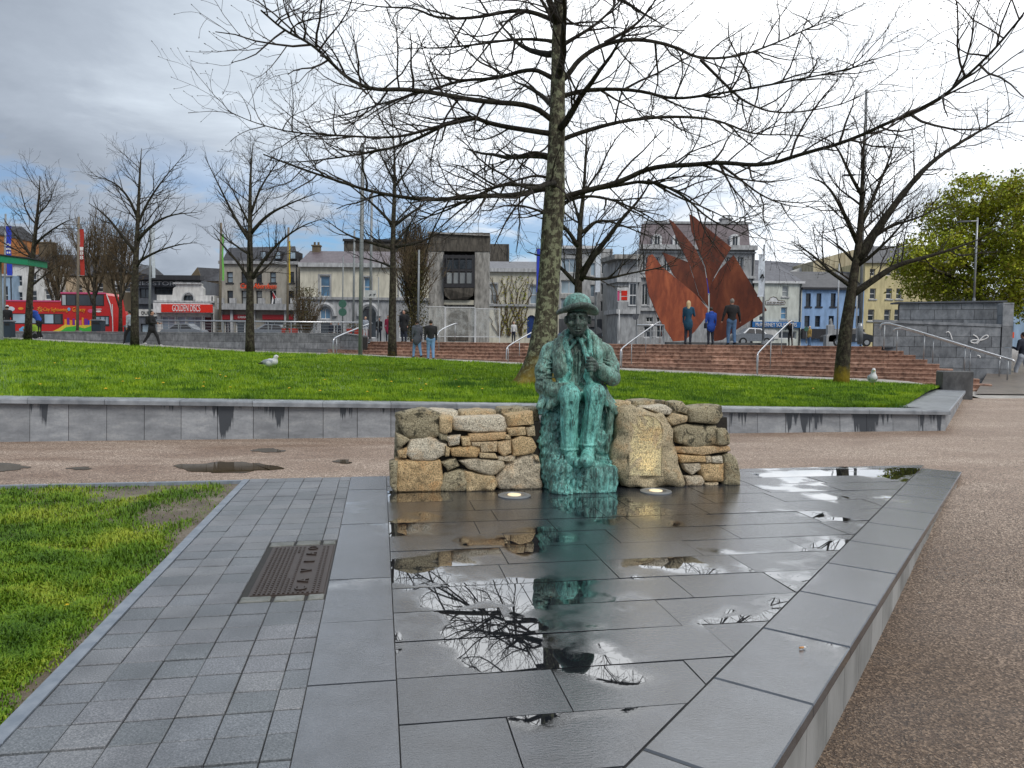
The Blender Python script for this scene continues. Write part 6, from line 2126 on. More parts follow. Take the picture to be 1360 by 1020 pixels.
def sprout(w, pts, r0, r1, lvl, P_):
    """side shoots along a branch; P_: dict per tree"""
    rg = w.r
    L = path_len(pts)
    if lvl >= P_['levels']: return
    dens = P_['dens'][lvl]
    n = int(L*dens*rg.uniform(.85, 1.15))
    n = max(n, P_['minn'][lvl])
    for i in range(n):
        t = P_['t0'][lvl]+(1-P_['t0'][lvl])*(i+rg.random())/n
        t = min(t, .99)
        o, d = at_path(pts, t)
        rr = lerp(r0, r1, t)
        ang = rad(rg.uniform(*P_['ang'][lvl]))
        side = perp(d, rg)
        if P_.get('flat'):
            side = (side*Vector((1, 1, P_['flat']))).normalized()
        nd_ = (d*math.cos(ang)+side*math.sin(ang)).normalized()
        ln = P_['len'][lvl]*rg.uniform(.55, 1.2)*(1-.45*t)
        rc = min(rr*.65, P_['rad'][lvl]*rg.uniform(.7, 1.2))
        p = branch_path(o, nd_, ln, rg, P_['seg'][lvl], P_['wob'][lvl], P_['up'][lvl])
        m = len(p)
        rt = max(P_['tip'], rc*.35)
        rl = [lerp(rc, rt, k/(m-1)) for k in range(m)]
        if P_.get('bud') and lvl >= P_['levels']-2:      # swelling buds at the shoot ends
            e = (p[-1]-p[-2]).normalized()
            p = p+[p[-1]+e*.012, p[-1]+e*.030]; rl = rl[:-1]+[rt*.8, P_['bud'], P_['bud']*.25]
        w.tube(p, rl)
        sprout(w, p, rc, rt, lvl+1, P_)

def emit_tree(w, root, mb_, mt_, extra=None):
    w.big.build('trunk', mb_, root, smooth=True)
    if w.mid.v: w.mid.build('limbs', MATS['bark_limb'], root, smooth=True)
    o = w.small.build('crown', mt_, root, smooth=False)
    return o

def smooth_path(pts):
    p = [tuple(x) for x in pts]
    o = chaikin(p, 2, False)
    return [Vector(p[0])]+[Vector(x) for x in o]+[Vector(p[-1])]

# ---- the large tree behind the statue: limbs follow the photograph, each at its own depth
def main_tree():
    Y0 = 16.5
    w = Wood(101)
    base = P(710, 513, Y0)
    root = thing('bare_tree', base, 'large bare tree with spreading limbs and lichen on its trunk behind the statue', 'tree')
    tr = [(708, 520, 0), (712, 505, 0), (718, 480, 0), (725, 430, 0), (730, 360, 0), (733, 310, 0), (737, 262, 0), (738, 215, 0), (740, 165, 0), (741, 110, 0), (741, 50, 0), (743, -20, 0), (746, -90, .2), (750, -170, .3)]
    pts = smooth_path([P(x, y, Y0+d) for x, y, d in tr])
    rp = [34, 26, 20, 15.5, 14.2, 14.2, 14, 11.5, 10.6, 9.5, 8.0, 6.5, 5, 3]
    ts = np.linspace(0, 1, len(pts)); rr = np.interp(ts, np.linspace(0, 1, len(rp)), rp)/FPX*Y0
    # a trunk with ribs and bumps
    mb = w.big
    nside = 18
    b = len(mb.v)
    for i, p in enumerate(pts):
        for k in range(nside):
            a = 2*math.pi*k/nside
            fl = 1+max(0, (rr[i]-.30))*1.1*math.sin(a*5+.7)
            r = rr[i]*fl*(1+.07*mnoise.noise(Vector((math.cos(a)*2, math.sin(a)*2, p.z*1.6))))
            mb.v.append(p+Vector((math.cos(a)*r, math.sin(a)*r, 0)))
    for i in range(len(pts)-1):
        for k in range(nside):
            k2 = (k+1) % nside
            mb.f.append([b+i*nside+k, b+i*nside+k2, b+(i+1)*nside+k2, b+(i+1)*nside+k]); mb.m.append(0)
    LIMBS = [
     ([(733,252),(719,250),(689,260),(638,260),(570,267),(503,257),(462,245),(391,221),(350,205)], 6.2, -.25),
     ([(735,178),(719,176),(655,166),(625,154),(598,162),(537,193),(489,203),(445,210),(395,216),(357,213)], 5.2, .20),
     ([(632,157),(577,169),(537,181),(503,183),(435,179),(385,176),(334,162),(302,147)], 3.2, -.30),
     ([(738,165),(733,159),(706,139),(638,135),(587,125),(537,118),(496,120),(462,105),(435,78),(412,57),(378,41),(347,14)], 5.6, -.40),
     ([(740,108),(729,101),(706,90),(658,105),(614,106),(577,118),(516,135),(483,145),(435,159),(408,164)], 4.6, .40),
     ([(740,58),(733,54),(689,51),(621,61),(577,64),(530,64)], 3.8, -.30),
     ([(741,32),(736,27),(702,14),(672,15),(631,24),(581,25),(550,10),(516,10),(489,7),(449,0)], 4.6, .25),
     ([(735,210),(723,206),(709,200),(672,213),(652,220),(570,221)], 3.2, .5),
     ([(733,255),(723,250),(672,243),(638,257),(591,281),(557,291),(516,318)], 4.2, .45),
     ([(700,14),(679,20),(638,74),(611,108),(570,142)], 2.6, -.5),
     ([(738,268),(740,265),(774,254),(821,243),(865,221),(921,219),(954,215),(1014,221),(1069,203),(1123,189),(1184,161),(1245,134),(1280,105),(1318,69),(1358,21)], 5.8, -.22),
     ([(740,190),(748,184),(792,169),(840,158),(906,154),(957,160),(1001,180),(1057,178),(1112,193)], 4.8, .3),
     ([(742,130),(755,125),(785,118),(847,119),(891,132),(939,127),(1016,114),(1104,97),(1160,83)], 4.4, -.35),
     ([(742,110),(755,99),(770,77),(803,57),(847,51),(895,61),(928,79),(983,75),(1031,57),(1068,40),(1115,22),(1149,4)], 5.2, .3),
     ([(743,62),(755,55),(792,33),(821,4),(850,-30)], 4.6, .2),
     ([(803,57),(847,33),(871,0),(890,-30)], 3.4, -.4),
     ([(950,214),(979,235),(1012,261),(1053,276),(1097,274)], 2.8, .3),
     ([(774,254),(821,246),(862,239),(906,257),(939,290),(972,305),(1001,316)], 3.6, -.35),
     ([(954,215),(972,250),(994,272),(1027,305)], 2.2, -.3),
     ([(930,79),(972,121),(990,136),(1027,151),(1082,147),(1141,132),(1193,92)], 2.8, .1),
     ([(738,280),(760,262),(800,260),(850,280),(880,300),(905,330)], 3.6, .5),
     ([(737,240),(715,232),(690,238),(650,250),(600,262),(540,270)], 2.8, -.5),
     ([(741,40),(720,0),(690,-40),(640,-70)], 4.0, .3), ([(743,-10),(770,-50),(830,-90),(900,-120)], 4.0, .2),
     ([(743,-30),(700,-80),(640,-120)], 3.4, -.3), ([(795,118),(830,140),(880,158)], 2.4, .2),
     ([(860,238),(900,262),(935,275),(985,300),(1020,320)], 2.4, .45),
    ]
    PM = dict(levels=4, dens=[3.2, 3.9, 6.0, 4.0], minn=[3, 2, 2, 0], t0=[.10, .15, .15, .2], ang=[(25, 70), (25, 60), (25, 65), (30, 60)], len=[1.75, .85, .42, .22],
              rad=[.023, .010, .0052, .004], seg=[5, 4, 3, 2], wob=[.32, .38, .40, .3], up=[.05, .06, .06, .04], tip=.0030, bud=.0075)
    PM['levels'] = 3
    for q, r, k in LIMBS:
        n = len(q)
        p = smooth_path([P(x, y, Y0+k*i*(abs(x-q[0][0])/420.0)*2.2/max(1, i)**.0*.9) for i, (x, y) in enumerate(q)])
        m = len(p); r0 = r/FPX*Y0*.80
        rs_ = [max(.008, r0*(1-.86*(i/(m-1))**.8)) for i in range(m)]
        w.tube(p, rs_)
        sprout(w, p, r0, .012, 0, PM)
    # limbs that reach towards and away from the viewer
    for i in range(10):
        t = .40+.5*i/10
        o, d = at_path(pts, t)
        a = w.r.choice([rad(90), rad(270)])+w.r.uniform(-.75, .75)
        dd = Vector((math.cos(a), math.sin(a), w.r.uniform(-.05, .35)))
        p = branch_path(o, dd, w.r.uniform(3.0, 5.0), w.r, 8, .16, .02)
        w.tube(p, [lerp(.085, .012, k/8) for k in range(9)])
        sprout(w, p, .085, .012, 0, PM)
    emit_tree(w, root, MATS['bark_main'], MATS['twig'])
    # soil circle at the foot
    mb = MB()
    ring = [(base.x+math.cos(a)*(.95+.2*mnoise.noise(Vector((math.cos(a), math.sin(a), 3))))-.1, base.y-.25+math.sin(a)*.6) for a in [2*math.pi*k/28 for k in range(28)]]
    zc = base.z
    mb.slab(ring, zc-.2, lambda x, y: zc+.045+.0*(x), .03)
    o = mb.build('soil_patch', MATS['soil'])
    tag(o, 'bare dark soil around the foot of the large tree', 'soil', kind='stuff')
    return w
wmain = main_tree()

PS = dict(levels=3, dens=[3.0, 3.4, 4.2], minn=[4, 2, 1], t0=[.12, .15, .2], ang=[(25, 60), (25, 60), (25, 60)], len=[1.5, .75, .36], rad=[.022, .011, .007], seg=[5, 3, 2], wob=[.22, .26, .3], up=[.10, .10, .08], tip=.0046)

def small_tree(px, py, Y, top, trunk_px, limbs, seed, label, mt='bark', tw='twig', PSX=None, group='bare trees on the lawn', extra_limbs=8, zoff=0):
    """limbs: list of pixel polylines with a start radius in pixels"""
    w = Wood(seed)
    base = P(px, py, Y)
    root = thing('bare_tree', base, label, 'tree', group)
    tp = smooth_path([P(x, y, Y) for x, y in top])
    n = len(tp); k = FPX/Y
    r0 = trunk_px/k
    radii = [max(.012, r0*1*(1-.93*(i/(n-1))**1.1)) for i in range(n)]
    radii[0] = r0*1.12
    w.big.tube(tp, radii, 12, 0, True)
    PSX = PSX or PS
    # leader twigs
    for (q, r, kd) in limbs:
        p = smooth_path([P(x, y, Y+kd*i*.6) for i, (x, y) in enumerate(q)])
        m = len(p); rr = r/k
        w.tube(p, [max(.009, rr*(1-.85*(i/(m-1)))) for i in range(m)])
        sprout(w, p, rr, .012, 0, PSX)
    H = tp[-1].z-tp[0].z
    for i in range(extra_limbs):
        t = .34+.6*(i+w.r.random())/extra_limbs
        o, d = at_path(tp, t)
        a = w.r.random()*6.283
        dd = Vector((math.cos(a), math.sin(a), w.r.uniform(.25, .9)))
        L = H*.30*(1.15-t)*w.r.uniform(.8, 1.3)+.6
        p = branch_path(o, dd, L, w.r, 6, .16, .07)
        rr = max(.02, r0*(1-t)*.5)
        w.tube(p, [lerp(rr, .010, j/6) for j in range(7)])
        sprout(w, p, rr, .010, 0, PSX)
    # top shoots straight off the leader
    sprout(w, tp[n//2:], r0*.3, .012, 0, PSX)
    emit_tree(w, root, MATS[mt], MATS[tw])
    return root

small_tree(38, 450, 37.0, [(37, 453), (39, 400), (43, 345), (48, 300), (52, 260), (53, 234)], 4.6, [
    ([(44, 345), (28, 320), (14, 305), (5, 290)], 2.0, .3), ([(46, 325), (62, 310), (85, 295), (100, 290)], 1.8, -.3), ([(50, 285), (66, 270), (75, 240)], 1.2, .2), ([(50, 300), (36, 285), (30, 262), (27, 250)], 1.2, -.2), ([(41, 380), (60, 365), (80, 352)], 1.6, .4)],
    11, 'bare tree nearest the left edge, in front of the bus tail', extra_limbs=14)
small_tree(179, 459, 36.0, [(179, 461), (179, 400), (180, 350), (182, 320), (184, 270), (186, 225), (188, 197)], 5.2, [
    ([(180, 335), (160, 310), (140, 285), (118, 270)], 2.6, .3), ([(182, 320), (200, 300), (225, 285), (262, 282)], 2.6, -.3), ([(182, 300), (195, 270), (215, 240), (245, 205)], 2.0, .2), ([(183, 290), (170, 260), (150, 240), (117, 232)], 2.0, -.2), ([(180, 350), (205, 335), (235, 325), (262, 322)], 2.0, .4)],
    12, 'bare tree second from the left, beside a litter bin and the person in black', extra_limbs=12)
small_tree(332, 468, 35.0, [(332, 471), (332, 420), (332, 370), (332, 320), (332, 270), (333, 225), (336, 190)], 6.0, [
    ([(332, 375), (318, 350), (295, 325), (285, 310)], 2.4, .2), ([(333, 372), (350, 345), (372, 320), (400, 300), (430, 290)], 2.6, -.3), ([(332, 320), (312, 290), (295, 255), (272, 208)], 2.6, .2), ([(333, 310), (355, 285), (385, 270), (425, 255)], 2.6, -.3), ([(333, 285), (345, 250), (365, 220), (378, 205)], 1.8, .2), ([(332, 300), (315, 265), (300, 235)], 1.6, -.2)],
    13, 'bare tree third from the left, right of the resting gull', extra_limbs=12)
small_tree(521, 471, 34.0, [(521, 473), (521, 420), (522, 365), (522, 310), (524, 255), (524, 205), (521, 160)], 5.8, [
    ([(522, 330), (490, 322), (460, 312), (430, 290)], 2.6, .2), ([(523, 328), (560, 322), (600, 300)], 2.4, -.3), ([(523, 300), (550, 280), (585, 255)], 2.4, .3), ([(523, 300), (500, 275), (470, 250), (448, 235)], 2.2, -.2), ([(523, 250), (545, 220), (560, 190)], 1.6, .2), ([(523, 240), (505, 205), (495, 170)], 1.6, -.2)],
    14, 'slim bare tree at the lawn edge beside the tall lamp post', extra_limbs=14)
small_tree(768, 490, 23.0, [(768, 494), (768, 430), (768, 378), (769, 345), (770, 300), (776, 250), (778, 200), (780, 165)], 6.6, [
    ([(768, 380), (748, 358), (728, 342), (700, 335)], 3.4, .3), ([(770, 372), (784, 345), (804, 320), (826, 290), (850, 265), (870, 230)], 5.0, -.2), ([(772, 368), (800, 372), (840, 362), (900, 352)], 2.8, .4), ([(770, 330), (750, 300), (720, 280), (680, 270), (650, 280)], 3.0, -.3), ([(772, 310), (795, 290), (830, 300), (870, 318)], 2.6, .3), ([(771, 300), (760, 260), (745, 225)], 2.2, .2)],
    15, 'bare forked tree standing just behind the statue\'s head', extra_limbs=10)
small_tree(1117, 511, 21.0, [(1117, 514), (1119, 480), (1123, 440), (1129, 400), (1133, 372), (1140, 330), (1144, 280), (1146, 220), (1148, 165)], 10.2, [
    ([(1131, 392), (1160, 372), (1190, 352), (1225, 343), (1262, 332), (1300, 318)], 5.2, -.15), ([(1139, 345), (1165, 305), (1195, 262), (1235, 215), (1290, 180), (1345, 150)], 6.0, .15), ([(1137, 350), (1118, 330), (1095, 312)], 2.4, .3), ([(1140, 325), (1122, 285), (1100, 245), (1075, 235)], 3.4, -.2), ([(1143, 300), (1165, 250), (1180, 215), (1195, 165)], 3.0, .2),
    ([(1142, 330), (1180, 300), (1220, 290), (1260, 268)], 3.0, .3), ([(1145, 260), (1128, 230), (1110, 190), (1085, 180)], 2.6, -.2), ([(1130, 372), (1100, 352), (1075, 340)], 1.4, .2)],
    16, 'leaning bare tree with a yellow mossy foot on the right of the lawn', extra_limbs=10, PSX=dict(PS, dens=[3.6, 4.0, 5.0], rad=[.022, .011, .007], tip=.0040, bud=.009, wob=[.28, .32, .34]))

# twiggy brown trees by the street on the left
PB_ = dict(PS, dens=[4.5, 3.0, 3.0], ang=[(12, 40), (20, 45), (20, 50)], up=[.25, .2, .12], rad=[.04, .022, .016], tip=.012, len=[2.6, 1.2, .6])
for (px, py, Y, tpy, lab, sd, hw) in ((125, 445, 62, 300, 'brown twiggy tree behind the front half of the bus', 31, 26), (160, 445, 60, 315, 'brown twiggy tree right of the bus', 32, 20), (75, 445, 80, 330, 'brown twiggy tree rising behind the tail of the bus', 33, 18)):
    small_tree(px, py, Y, [(px, py), (px, lerp(py, tpy, .4)), (px+1, lerp(py, tpy, .75)), (px+1, tpy)], 2.6, [([(px, lerp(py, tpy, .25+.08*i)), (px+s*hw*.5, lerp(py, tpy, .5+.05*i)), (px+s*hw*.8, lerp(py, tpy, .75)), (px+s*hw, lerp(py, tpy, .85+.02*i))], 1.4, .4) for i, s in enumerate((-1, 1, -.6, .7, .3, -.3))], sd, lab, 'bark', 'twig_brown', PB_, 'brown trees by the street', 6)
# dense ivy clad tree in front of the stone portal
def ivy_tree():
    root = small_tree(549, 453, 47, [(549, 455), (549, 420), (551, 380), (553, 345), (554, 318)], 4.0, [([(549, 430-6*i), (549+s*8, 400-6*i), (549+s*13, 365-5*i), (549+s*12, 335-2*i)], 1.8, .3) for i, s in enumerate((-1, 1, -.7, .8, .4, -.4))], 35, 'dense brown ivy clad tree beside the concrete portal', 'bark', 'twig_brown', PB_, 'brown trees by the street', 8)
    rng = np.random.default_rng(3)
    n = 5200
    c = []
    for i in range(n):
        y = rng.uniform(335, 452); hw = interp(y, [330, 350, 400, 440, 455], [6, 14, 17, 13, 7])
        x = 551+rng.normal(0, .55)*hw
        c.append(tuple(P(x, y, 47+rng.normal(0, .5))))
    leaf_cloud('ivy', np.array(c), .055, MATS['leaf_ivy'], root, rng)
def leaf_cloud(name, c, size, m, parent, rng, flat=.0):
    n = len(c)
    a = rng.normal(size=(n, 3)); a /= np.linalg.norm(a, axis=1)[:, None]
    b = rng.normal(size=(n, 3)); b -= a*(a*b).sum(1)[:, None]; b /= np.linalg.norm(b, axis=1)[:, None]
    s = (size*(.6+.8*rng.random(n)))[:, None]
    v = np.stack([c-a*s, c+b*s*.55, c+a*s, c-b*s*.55+np.cross(a, b)*s*.3], 1).reshape(-1, 3)
    f = np.arange(n*4).reshape(-1, 4)
    return mesh_obj(name, v, f, m, parent)
ivy_tree()

# ------------------------------------------------------------------ trees in young leaf on the right
def leafy(px, py, Y, blobs, label, seed, n, trunkpx, leafs, size):
    w = Wood(seed)
    base = P(px, py, Y)
    root = thing('leafy_tree', base, label, 'tree', 'trees in young leaf at the right')
    topy = min(b[1] for b in blobs)
    tp = smooth_path([P(px, py, Y), P(px+2, lerp(py, topy, .3), Y), P(px-1, lerp(py, topy, .6), Y), P(px+2, lerp(py, topy, .9), Y)])
    r0 = trunkpx/FPX*Y
    w.big.tube(tp, [max(.02, r0*(1-.9*i/(len(tp)-1))) for i in range(len(tp))], 10)
    rng = np.random.default_rng(seed)
    C = []; k = FPX/Y
    tot = sum(b[2]*b[3] for b in blobs)
    for (bx, by, rx, ry) in blobs:
        c = P(bx, by, Y+rng.normal(0, .8))
        o, d = at_path(tp, min(.95, max(.25, .9-(by-topy)/(py-topy))))
        p = branch_path(o, (c-o), (c-o).length, w.r, 6, .12, .02)
        w.tube(p, [lerp(.09, .015, j/6) for j in range(7)])
        sprout(w, p, .06, .015, 0, dict(PS, dens=[2.2, 2.0, 1.5]))
        nn2 = int(n*rx*ry/tot)
        # leaf sprays clustered on shoot ends
        ncl = max(6, nn2//26)
        dirs = rng.normal(size=(ncl, 3)); dirs /= np.linalg.norm(dirs, axis=1)[:, None]
        rad_ = (.35+.65*rng.random(ncl)**.5)[:, None]
        cl = np.array(c)+dirs*rad_*np.array([rx/k, rx/k*.9, ry/k])
        for q in cl:
            m_ = rng.integers(16, 36)
            C.append(q+rng.normal(size=(m_, 3))*np.array([.26, .26, .12]))
    C = np.concatenate(C)
    pick = rng.random(len(C))
    emit_tree(w, root, MATS['bark'], MATS['twig'])
    zmid = C[:, 2].mean()
    la = pick < leafs
    leaf_cloud('foliage', C[la], size, MATS['leaf_a'], root, rng)
    leaf_cloud('foliage', C[~la], size, MATS['leaf_b'], root, rng)
leafy(1300, 455, 38, [(1300, 262, 42, 28), (1262, 290, 42, 26), (1335, 285, 45, 30), (1240, 335, 42, 26), (1290, 330, 50, 30), (1345, 335, 46, 34), (1225, 375, 34, 24), (1265, 378, 44, 26), (1315, 380, 46, 24), (1210, 352, 26, 18)],
      'tree in fresh yellow green leaf above the grey block walls', 51, 30000, 6, .62, .078)
leafy(1372, 455, 36, [(1375, 250, 40, 26), (1385, 300, 44, 36), (1375, 360, 40, 36), (1350, 405, 24, 22)], 'tree in young leaf cut by the right picture edge', 52, 12500, 6, .55, .078)
# shrubs in front of the buildings
def shrub(px, py, Y, rx, h, n, label, m, sz, seed):
    base = P(px, py, Y); base.z = 1.37
    t = thing('shrub', base, label, 'shrub', 'shrubs by the street')
    rng = np.random.default_rng(seed)
    w = Wood(seed)
    for i in range(26):
        a = rng.random()*6.28
        p = branch_path(base.copy(), Vector((math.cos(a)*.35, math.sin(a)*.35, 1)), h*rng.uniform(.6, 1), w.r, 5, .2, .1)
        w.small.tube(p, [lerp(.03, .012, j/5) for j in range(6)], 4)
        sprout(w, p, .02, .012, 1, PB_)
    w.small.build('stems', MATS['twig_brown'], t)
    c = np.array(base)+np.stack([rng.normal(0, rx*.5, n), rng.normal(0, rx*.4, n), h*(.15+.85*rng.random(n)**.8)], 1)
    leaf_cloud('foliage', c, sz, m, t, rng)
shrub(407, 447, 62, 1.0, 4.4, 900, 'tall brown shrub at the corner between grey and cream buildings', MATS['leaf_ivy'], .07, 61)
# ------------------------------------------------------------------ buildings across the street
Z0 = 1.37
def BX(px, D): return P(px, 440, D).x
def BZ(py, D, px=680): return P(px, py, D).z

def facade(t, D, x0, x1, ytop, wins, m, depth=8.0, ybot=None, frame='trim_white', pane='glass', reveal=.28, name='wall'):
    """a storeyed front with true openings: wins = (x0, y0, x1, y1, style[, pane[, frame]]) in photograph pixels"""
    xc = (x0+x1)/2
    X0, X1 = BX(x0, D), BX(x1, D)
    ZT = BZ(ytop, D, xc); ZB = Z0 if ybot is None else BZ(ybot, D, xc)
    W_ = []
    for w in wins:
        wx = (w[0]+w[2])/2
        W_.append((BX(w[0], D), BX(w[2], D), max(ZB, BZ(w[3], D, wx)), BZ(w[1], D, wx), w[4], w[5] if len(w) > 5 else pane, w[6] if len(w) > 6 else frame))
    xs = sorted(set([X0, X1]+[a for w in W_ for a in (w[0], w[1])])); zs = sorted(set([ZB, ZT]+[a for w in W_ for a in (w[2], w[3])]))
    mb = MB()
    for i in range(len(xs)-1):
        for j in range(len(zs)-1):
            cx_, cz_ = (xs[i]+xs[i+1])/2, (zs[j]+zs[j+1])/2
            if not (X0 <= cx_ <= X1 and ZB <= cz_ <= ZT): continue
            if any(w[0] < cx_ < w[1] and w[2] < cz_ < w[3] for w in W_): continue
            mb.add([(xs[i], D, zs[j]), (xs[i+1], D, zs[j]), (xs[i+1], D, zs[j+1]), (xs[i], D, zs[j+1])], [(0, 1, 2, 3)])
    R = D+reveal
    for (a, b, c, d, st, pn, fr) in W_:
        mb.add([(a, D, c), (a, D, d), (a, R, d), (a, R, c)], [(0, 1, 2, 3)]); mb.add([(b, D, d), (b, D, c), (b, R, c), (b, R, d)], [(0, 1, 2, 3)])
        mb.add([(a, D, d), (b, D, d), (b, R, d), (a, R, d)], [(0, 1, 2, 3)]); mb.add([(b, D, c), (a, D, c), (a, R, c), (b, R, c)], [(0, 1, 2, 3)])
        if st.startswith('arch'):
            n = 8; rr = (b-a)/2; zc = d-rr; cxx = (a+b)/2
            for s in (-1, 1):
                pts = [(cxx+s*rr, D+.001, d)]+[(cxx+s*rr*math.cos(math.pi/2*k/n), D+.001, zc+rr*math.sin(math.pi/2*k/n)) for k in range(n+1)]
                mb.prism(pts if s > 0 else pts[::-1], (0, reveal-.01, 0))
    # sides, back and top
    mb.add([(X0, D, ZB), (X0, D+depth, ZB), (X0, D+depth, ZT), (X0, D, ZT)], [(0, 1, 2, 3)]); mb.add([(X1, D+depth, ZB), (X1, D, ZB), (X1, D, ZT), (X1, D+depth, ZT)], [(0, 1, 2, 3)])
    mb.add([(X0, D, ZT), (X1, D, ZT), (X1, D+depth, ZT), (X0, D+depth, ZT)], [(0, 1, 2, 3)]); mb.add([(X1, D+depth, ZB), (X0, D+depth, ZB), (X0, D+depth, ZT), (X1, D+depth, ZT)], [(0, 1, 2, 3)])
    mb.build(name, MATS[m], t)
    if ybot is None:
        mp = MB(); mp.tube([(X1-.2, D-.09, ZB), (X1-.2, D-.09, ZT-.1)], .06, 6); mp.build('downpipe', MATS['trim_dark'], t)
    for (a, b, c, d, st, pn, fr) in W_:
        fw = min(.10, (b-a)*.12)
        mb = MB(); y0, y1 = R-.08, R-.02
        mb.box(a, a+fw, y0, y1, c, d); mb.box(b-fw, b, y0, y1, c, d); mb.box(a+fw, b-fw, y0, y1, c, c+fw); mb.box(a+fw, b-fw, y0, y1, d-fw, d)
        if 'sash' in st: mb.box(a+fw, b-fw, y0, y1, (c+d)/2-.04, (c+d)/2+.04)
        if 'mul' in st: mb.box((a+b)/2-.03, (a+b)/2+.03, y0+.002, y1-.002, c+fw, d-fw)
        if 'grid' in st:
            for k in (1, 2): mb.box(lerp(a, b, k/3)-.02, lerp(a, b, k/3)+.02, y0+.002, y1-.002, c+fw, d-fw)
            mb.box(a+fw, b-fw, y0+.004, y1-.004, lerp(c, d, .66)-.02, lerp(c, d, .66)+.02)
        wo_ = mb.build('door' if 'door' in st else 'window', MATS[fr], t)
        mb = MB(); mb.add([(a, R-.03, c), (b, R-.03, c), (b, R-.03, d), (a, R-.03, d)], [(0, 1, 2, 3)])
        mb.build('pane', MATS[pn], wo_)
        if 'sill' in st:
            mb = MB(); mb.box(a-.12, b+.12, D-.10, D+.05, c-.14, c-.004); mb.build('sill', MATS['trim_dark' if fr == 'trim_dark' else 'limestone_light'], wo_)
        if 'surround' in st:
            mb = MB(); e = .16
            mb.box(a-e, a-.004, D-.06, D-.003, c-e, d+e); mb.box(b+.004, b+e, D-.06, D-.003, c-e, d+e); mb.box(a-.002, b+.002, D-.06, D-.003, d+.004, d+e)
            mb.build('surround', MATS['limestone'], wo_)
    return X0, X1, ZB, ZT

def band(t, D, x0, x1, y0, y1, m, out=.15, name='cornice', py_ref=None):
    xc = (x0+x1)/2
    mb = MB(); mb.box(BX(x0, D), BX(x1, D), D-out, D-.003, BZ(y1, D, xc), BZ(y0, D, xc)); return mb.build(name, MATS[m], t)

def roof(t, D, x0, x1, ye, yr, m, depth=8.0, hipl=0.0, hipr=0.0, over=.25):
    """pitched roof with its ridge parallel to the street"""
    xc = (x0+x1)/2
    X0, X1 = BX(x0, D)-.1, BX(x1, D)+.1; ze = BZ(ye, D, xc); Yr = D+depth/2
    zr_ = P(xc, yr, Yr).z
    v = [(X0, D-over, ze), (X1, D-over, ze), (X1-hipr, Yr, zr_), (X0+hipl, Yr, zr_), (X0, D+depth+over, ze), (X1, D+depth+over, ze)]
    f = [(0, 1, 2, 3), (5, 4, 3, 2), (0, 3, 4), (1, 5, 2), (0, 4, 5, 1)]
    o = mesh_obj('roof', v, f, MATS[m], t)
    return o

def chimney(t, D, px, ytop, ybot, wpx, m='render_brown', par=None):
    x = BX(px, D); w = wpx/FPX*D
    mb = MB(); z1 = BZ(ytop, D, px); z0 = BZ(ybot, D, px)
    mb.box(x-w/2, x+w/2, D, D+w*.8, z0, z1-.25); mb.box(x-w/2-.08, x+w/2+.08, D-.08, D+w*.8+.08, z1-.248, z1-.1)
    for k in (-.25, .25): mb.tube([(x+k*w, D+w*.4, z1-.1), (x+k*w, D+w*.4, z1+.25)], .12, 8)
    mb.build('chimney', MATS[m], par or t)

def bld(px, D, label):
    return thing('building', (BX(px, D), D, Z0), label, 'building', None)

# ---- far left
D = 92
t = bld(-10, D, 'orange rendered gable with a pale blue front at the far left edge')
facade(t, D, -70, 3, 312, [(-40, 340, -30, 360, 'sash')], 'orange_render'); roof(t, D, -70, 3, 312, 300, 'slate_dark')
facade(t, D-1, 3, 19, 366, [(7, 380, 12, 404, 'sash'), (6, 415, 16, 449, 'plain')], 'render_lightblue', 6); band(t, D-1, 3, 19, 364, 367, 'trim_white')
t = bld(50, D, 'white rendered three storey house behind the bus tail')
facade(t, D, 19, 82, 352, [(24, 366, 31, 380, 'sash'), (40, 364, 50, 378, 'sash'), (62, 364, 70, 376, 'sash'), (24, 388, 31, 402, 'sash'), (40, 386, 50, 400, 'sash'), (60, 384, 70, 398, 'sash sill')], 'render_white')
r_ = roof(t, D, 19, 82, 352, 338, 'slate_dark'); chimney(t, D+3, 62, 320, 345, 16, 'render_brown', r_)
t = bld(95, D+1, 'tan rendered house with a brown roof behind the front of the bus')
facade(t, D+1, 82, 122, 368, [(84, 378, 88, 388, 'sash'), (104, 378, 110, 390, 'sash')], 'render_tan'); roof(t, D+1, 80, 122, 366, 340, 'slate_dark')
t = bld(145, D+2, 'brown rendered building behind the twiggy trees right of the bus')
facade(t, D+2, 122, 183, 362, [(130, 376, 138, 388, 'sash'), (150, 376, 158, 388, 'sash'), (166, 376, 174, 388, 'sash'), (130, 398, 138, 412, 'sash'), (150, 398, 158, 412, 'sash')], 'render_brown'); roof(t, D+2, 122, 183, 362, 352, 'slate_dark')

# ---- dark modern store
t = bld(222, 93, 'dark grey flat roofed store with a glazed upper floor and raised letters')
facade(t, 93, 183, 268, 372, [(186, 383, 200, 396, 'mul'), (206, 381, 232, 391, 'grid'), (187, 430, 205, 449, 'plain', 'glass_sky'), (240, 384, 262, 394, 'grid')], 'cladding_grey', frame='trim_dark')
band(t, 93, 178, 272, 366.5, 372.5, 'trim_dark', 1.2, 'roof_edge')
fa = band(t, 93, 184, 262, 372.8, 379.5, 'cladding_grey', .25, 'fascia')
lettering('DUNNES STORES', 153, 243, 376.2, 92.72, MATS['trim_white'], fa, height_px=5.2)
fa = band(t, 93, 184, 213, 411, 420, 'render_white', .2, 'shop_sign')
lettering('DUBRAY', 188, 210, 415.5, 92.76, MATS['black_print'], fa, height_px=4.2)
band(t, 93, 183, 214, 398, 404, 'cladding_grey', .5, 'canopy')

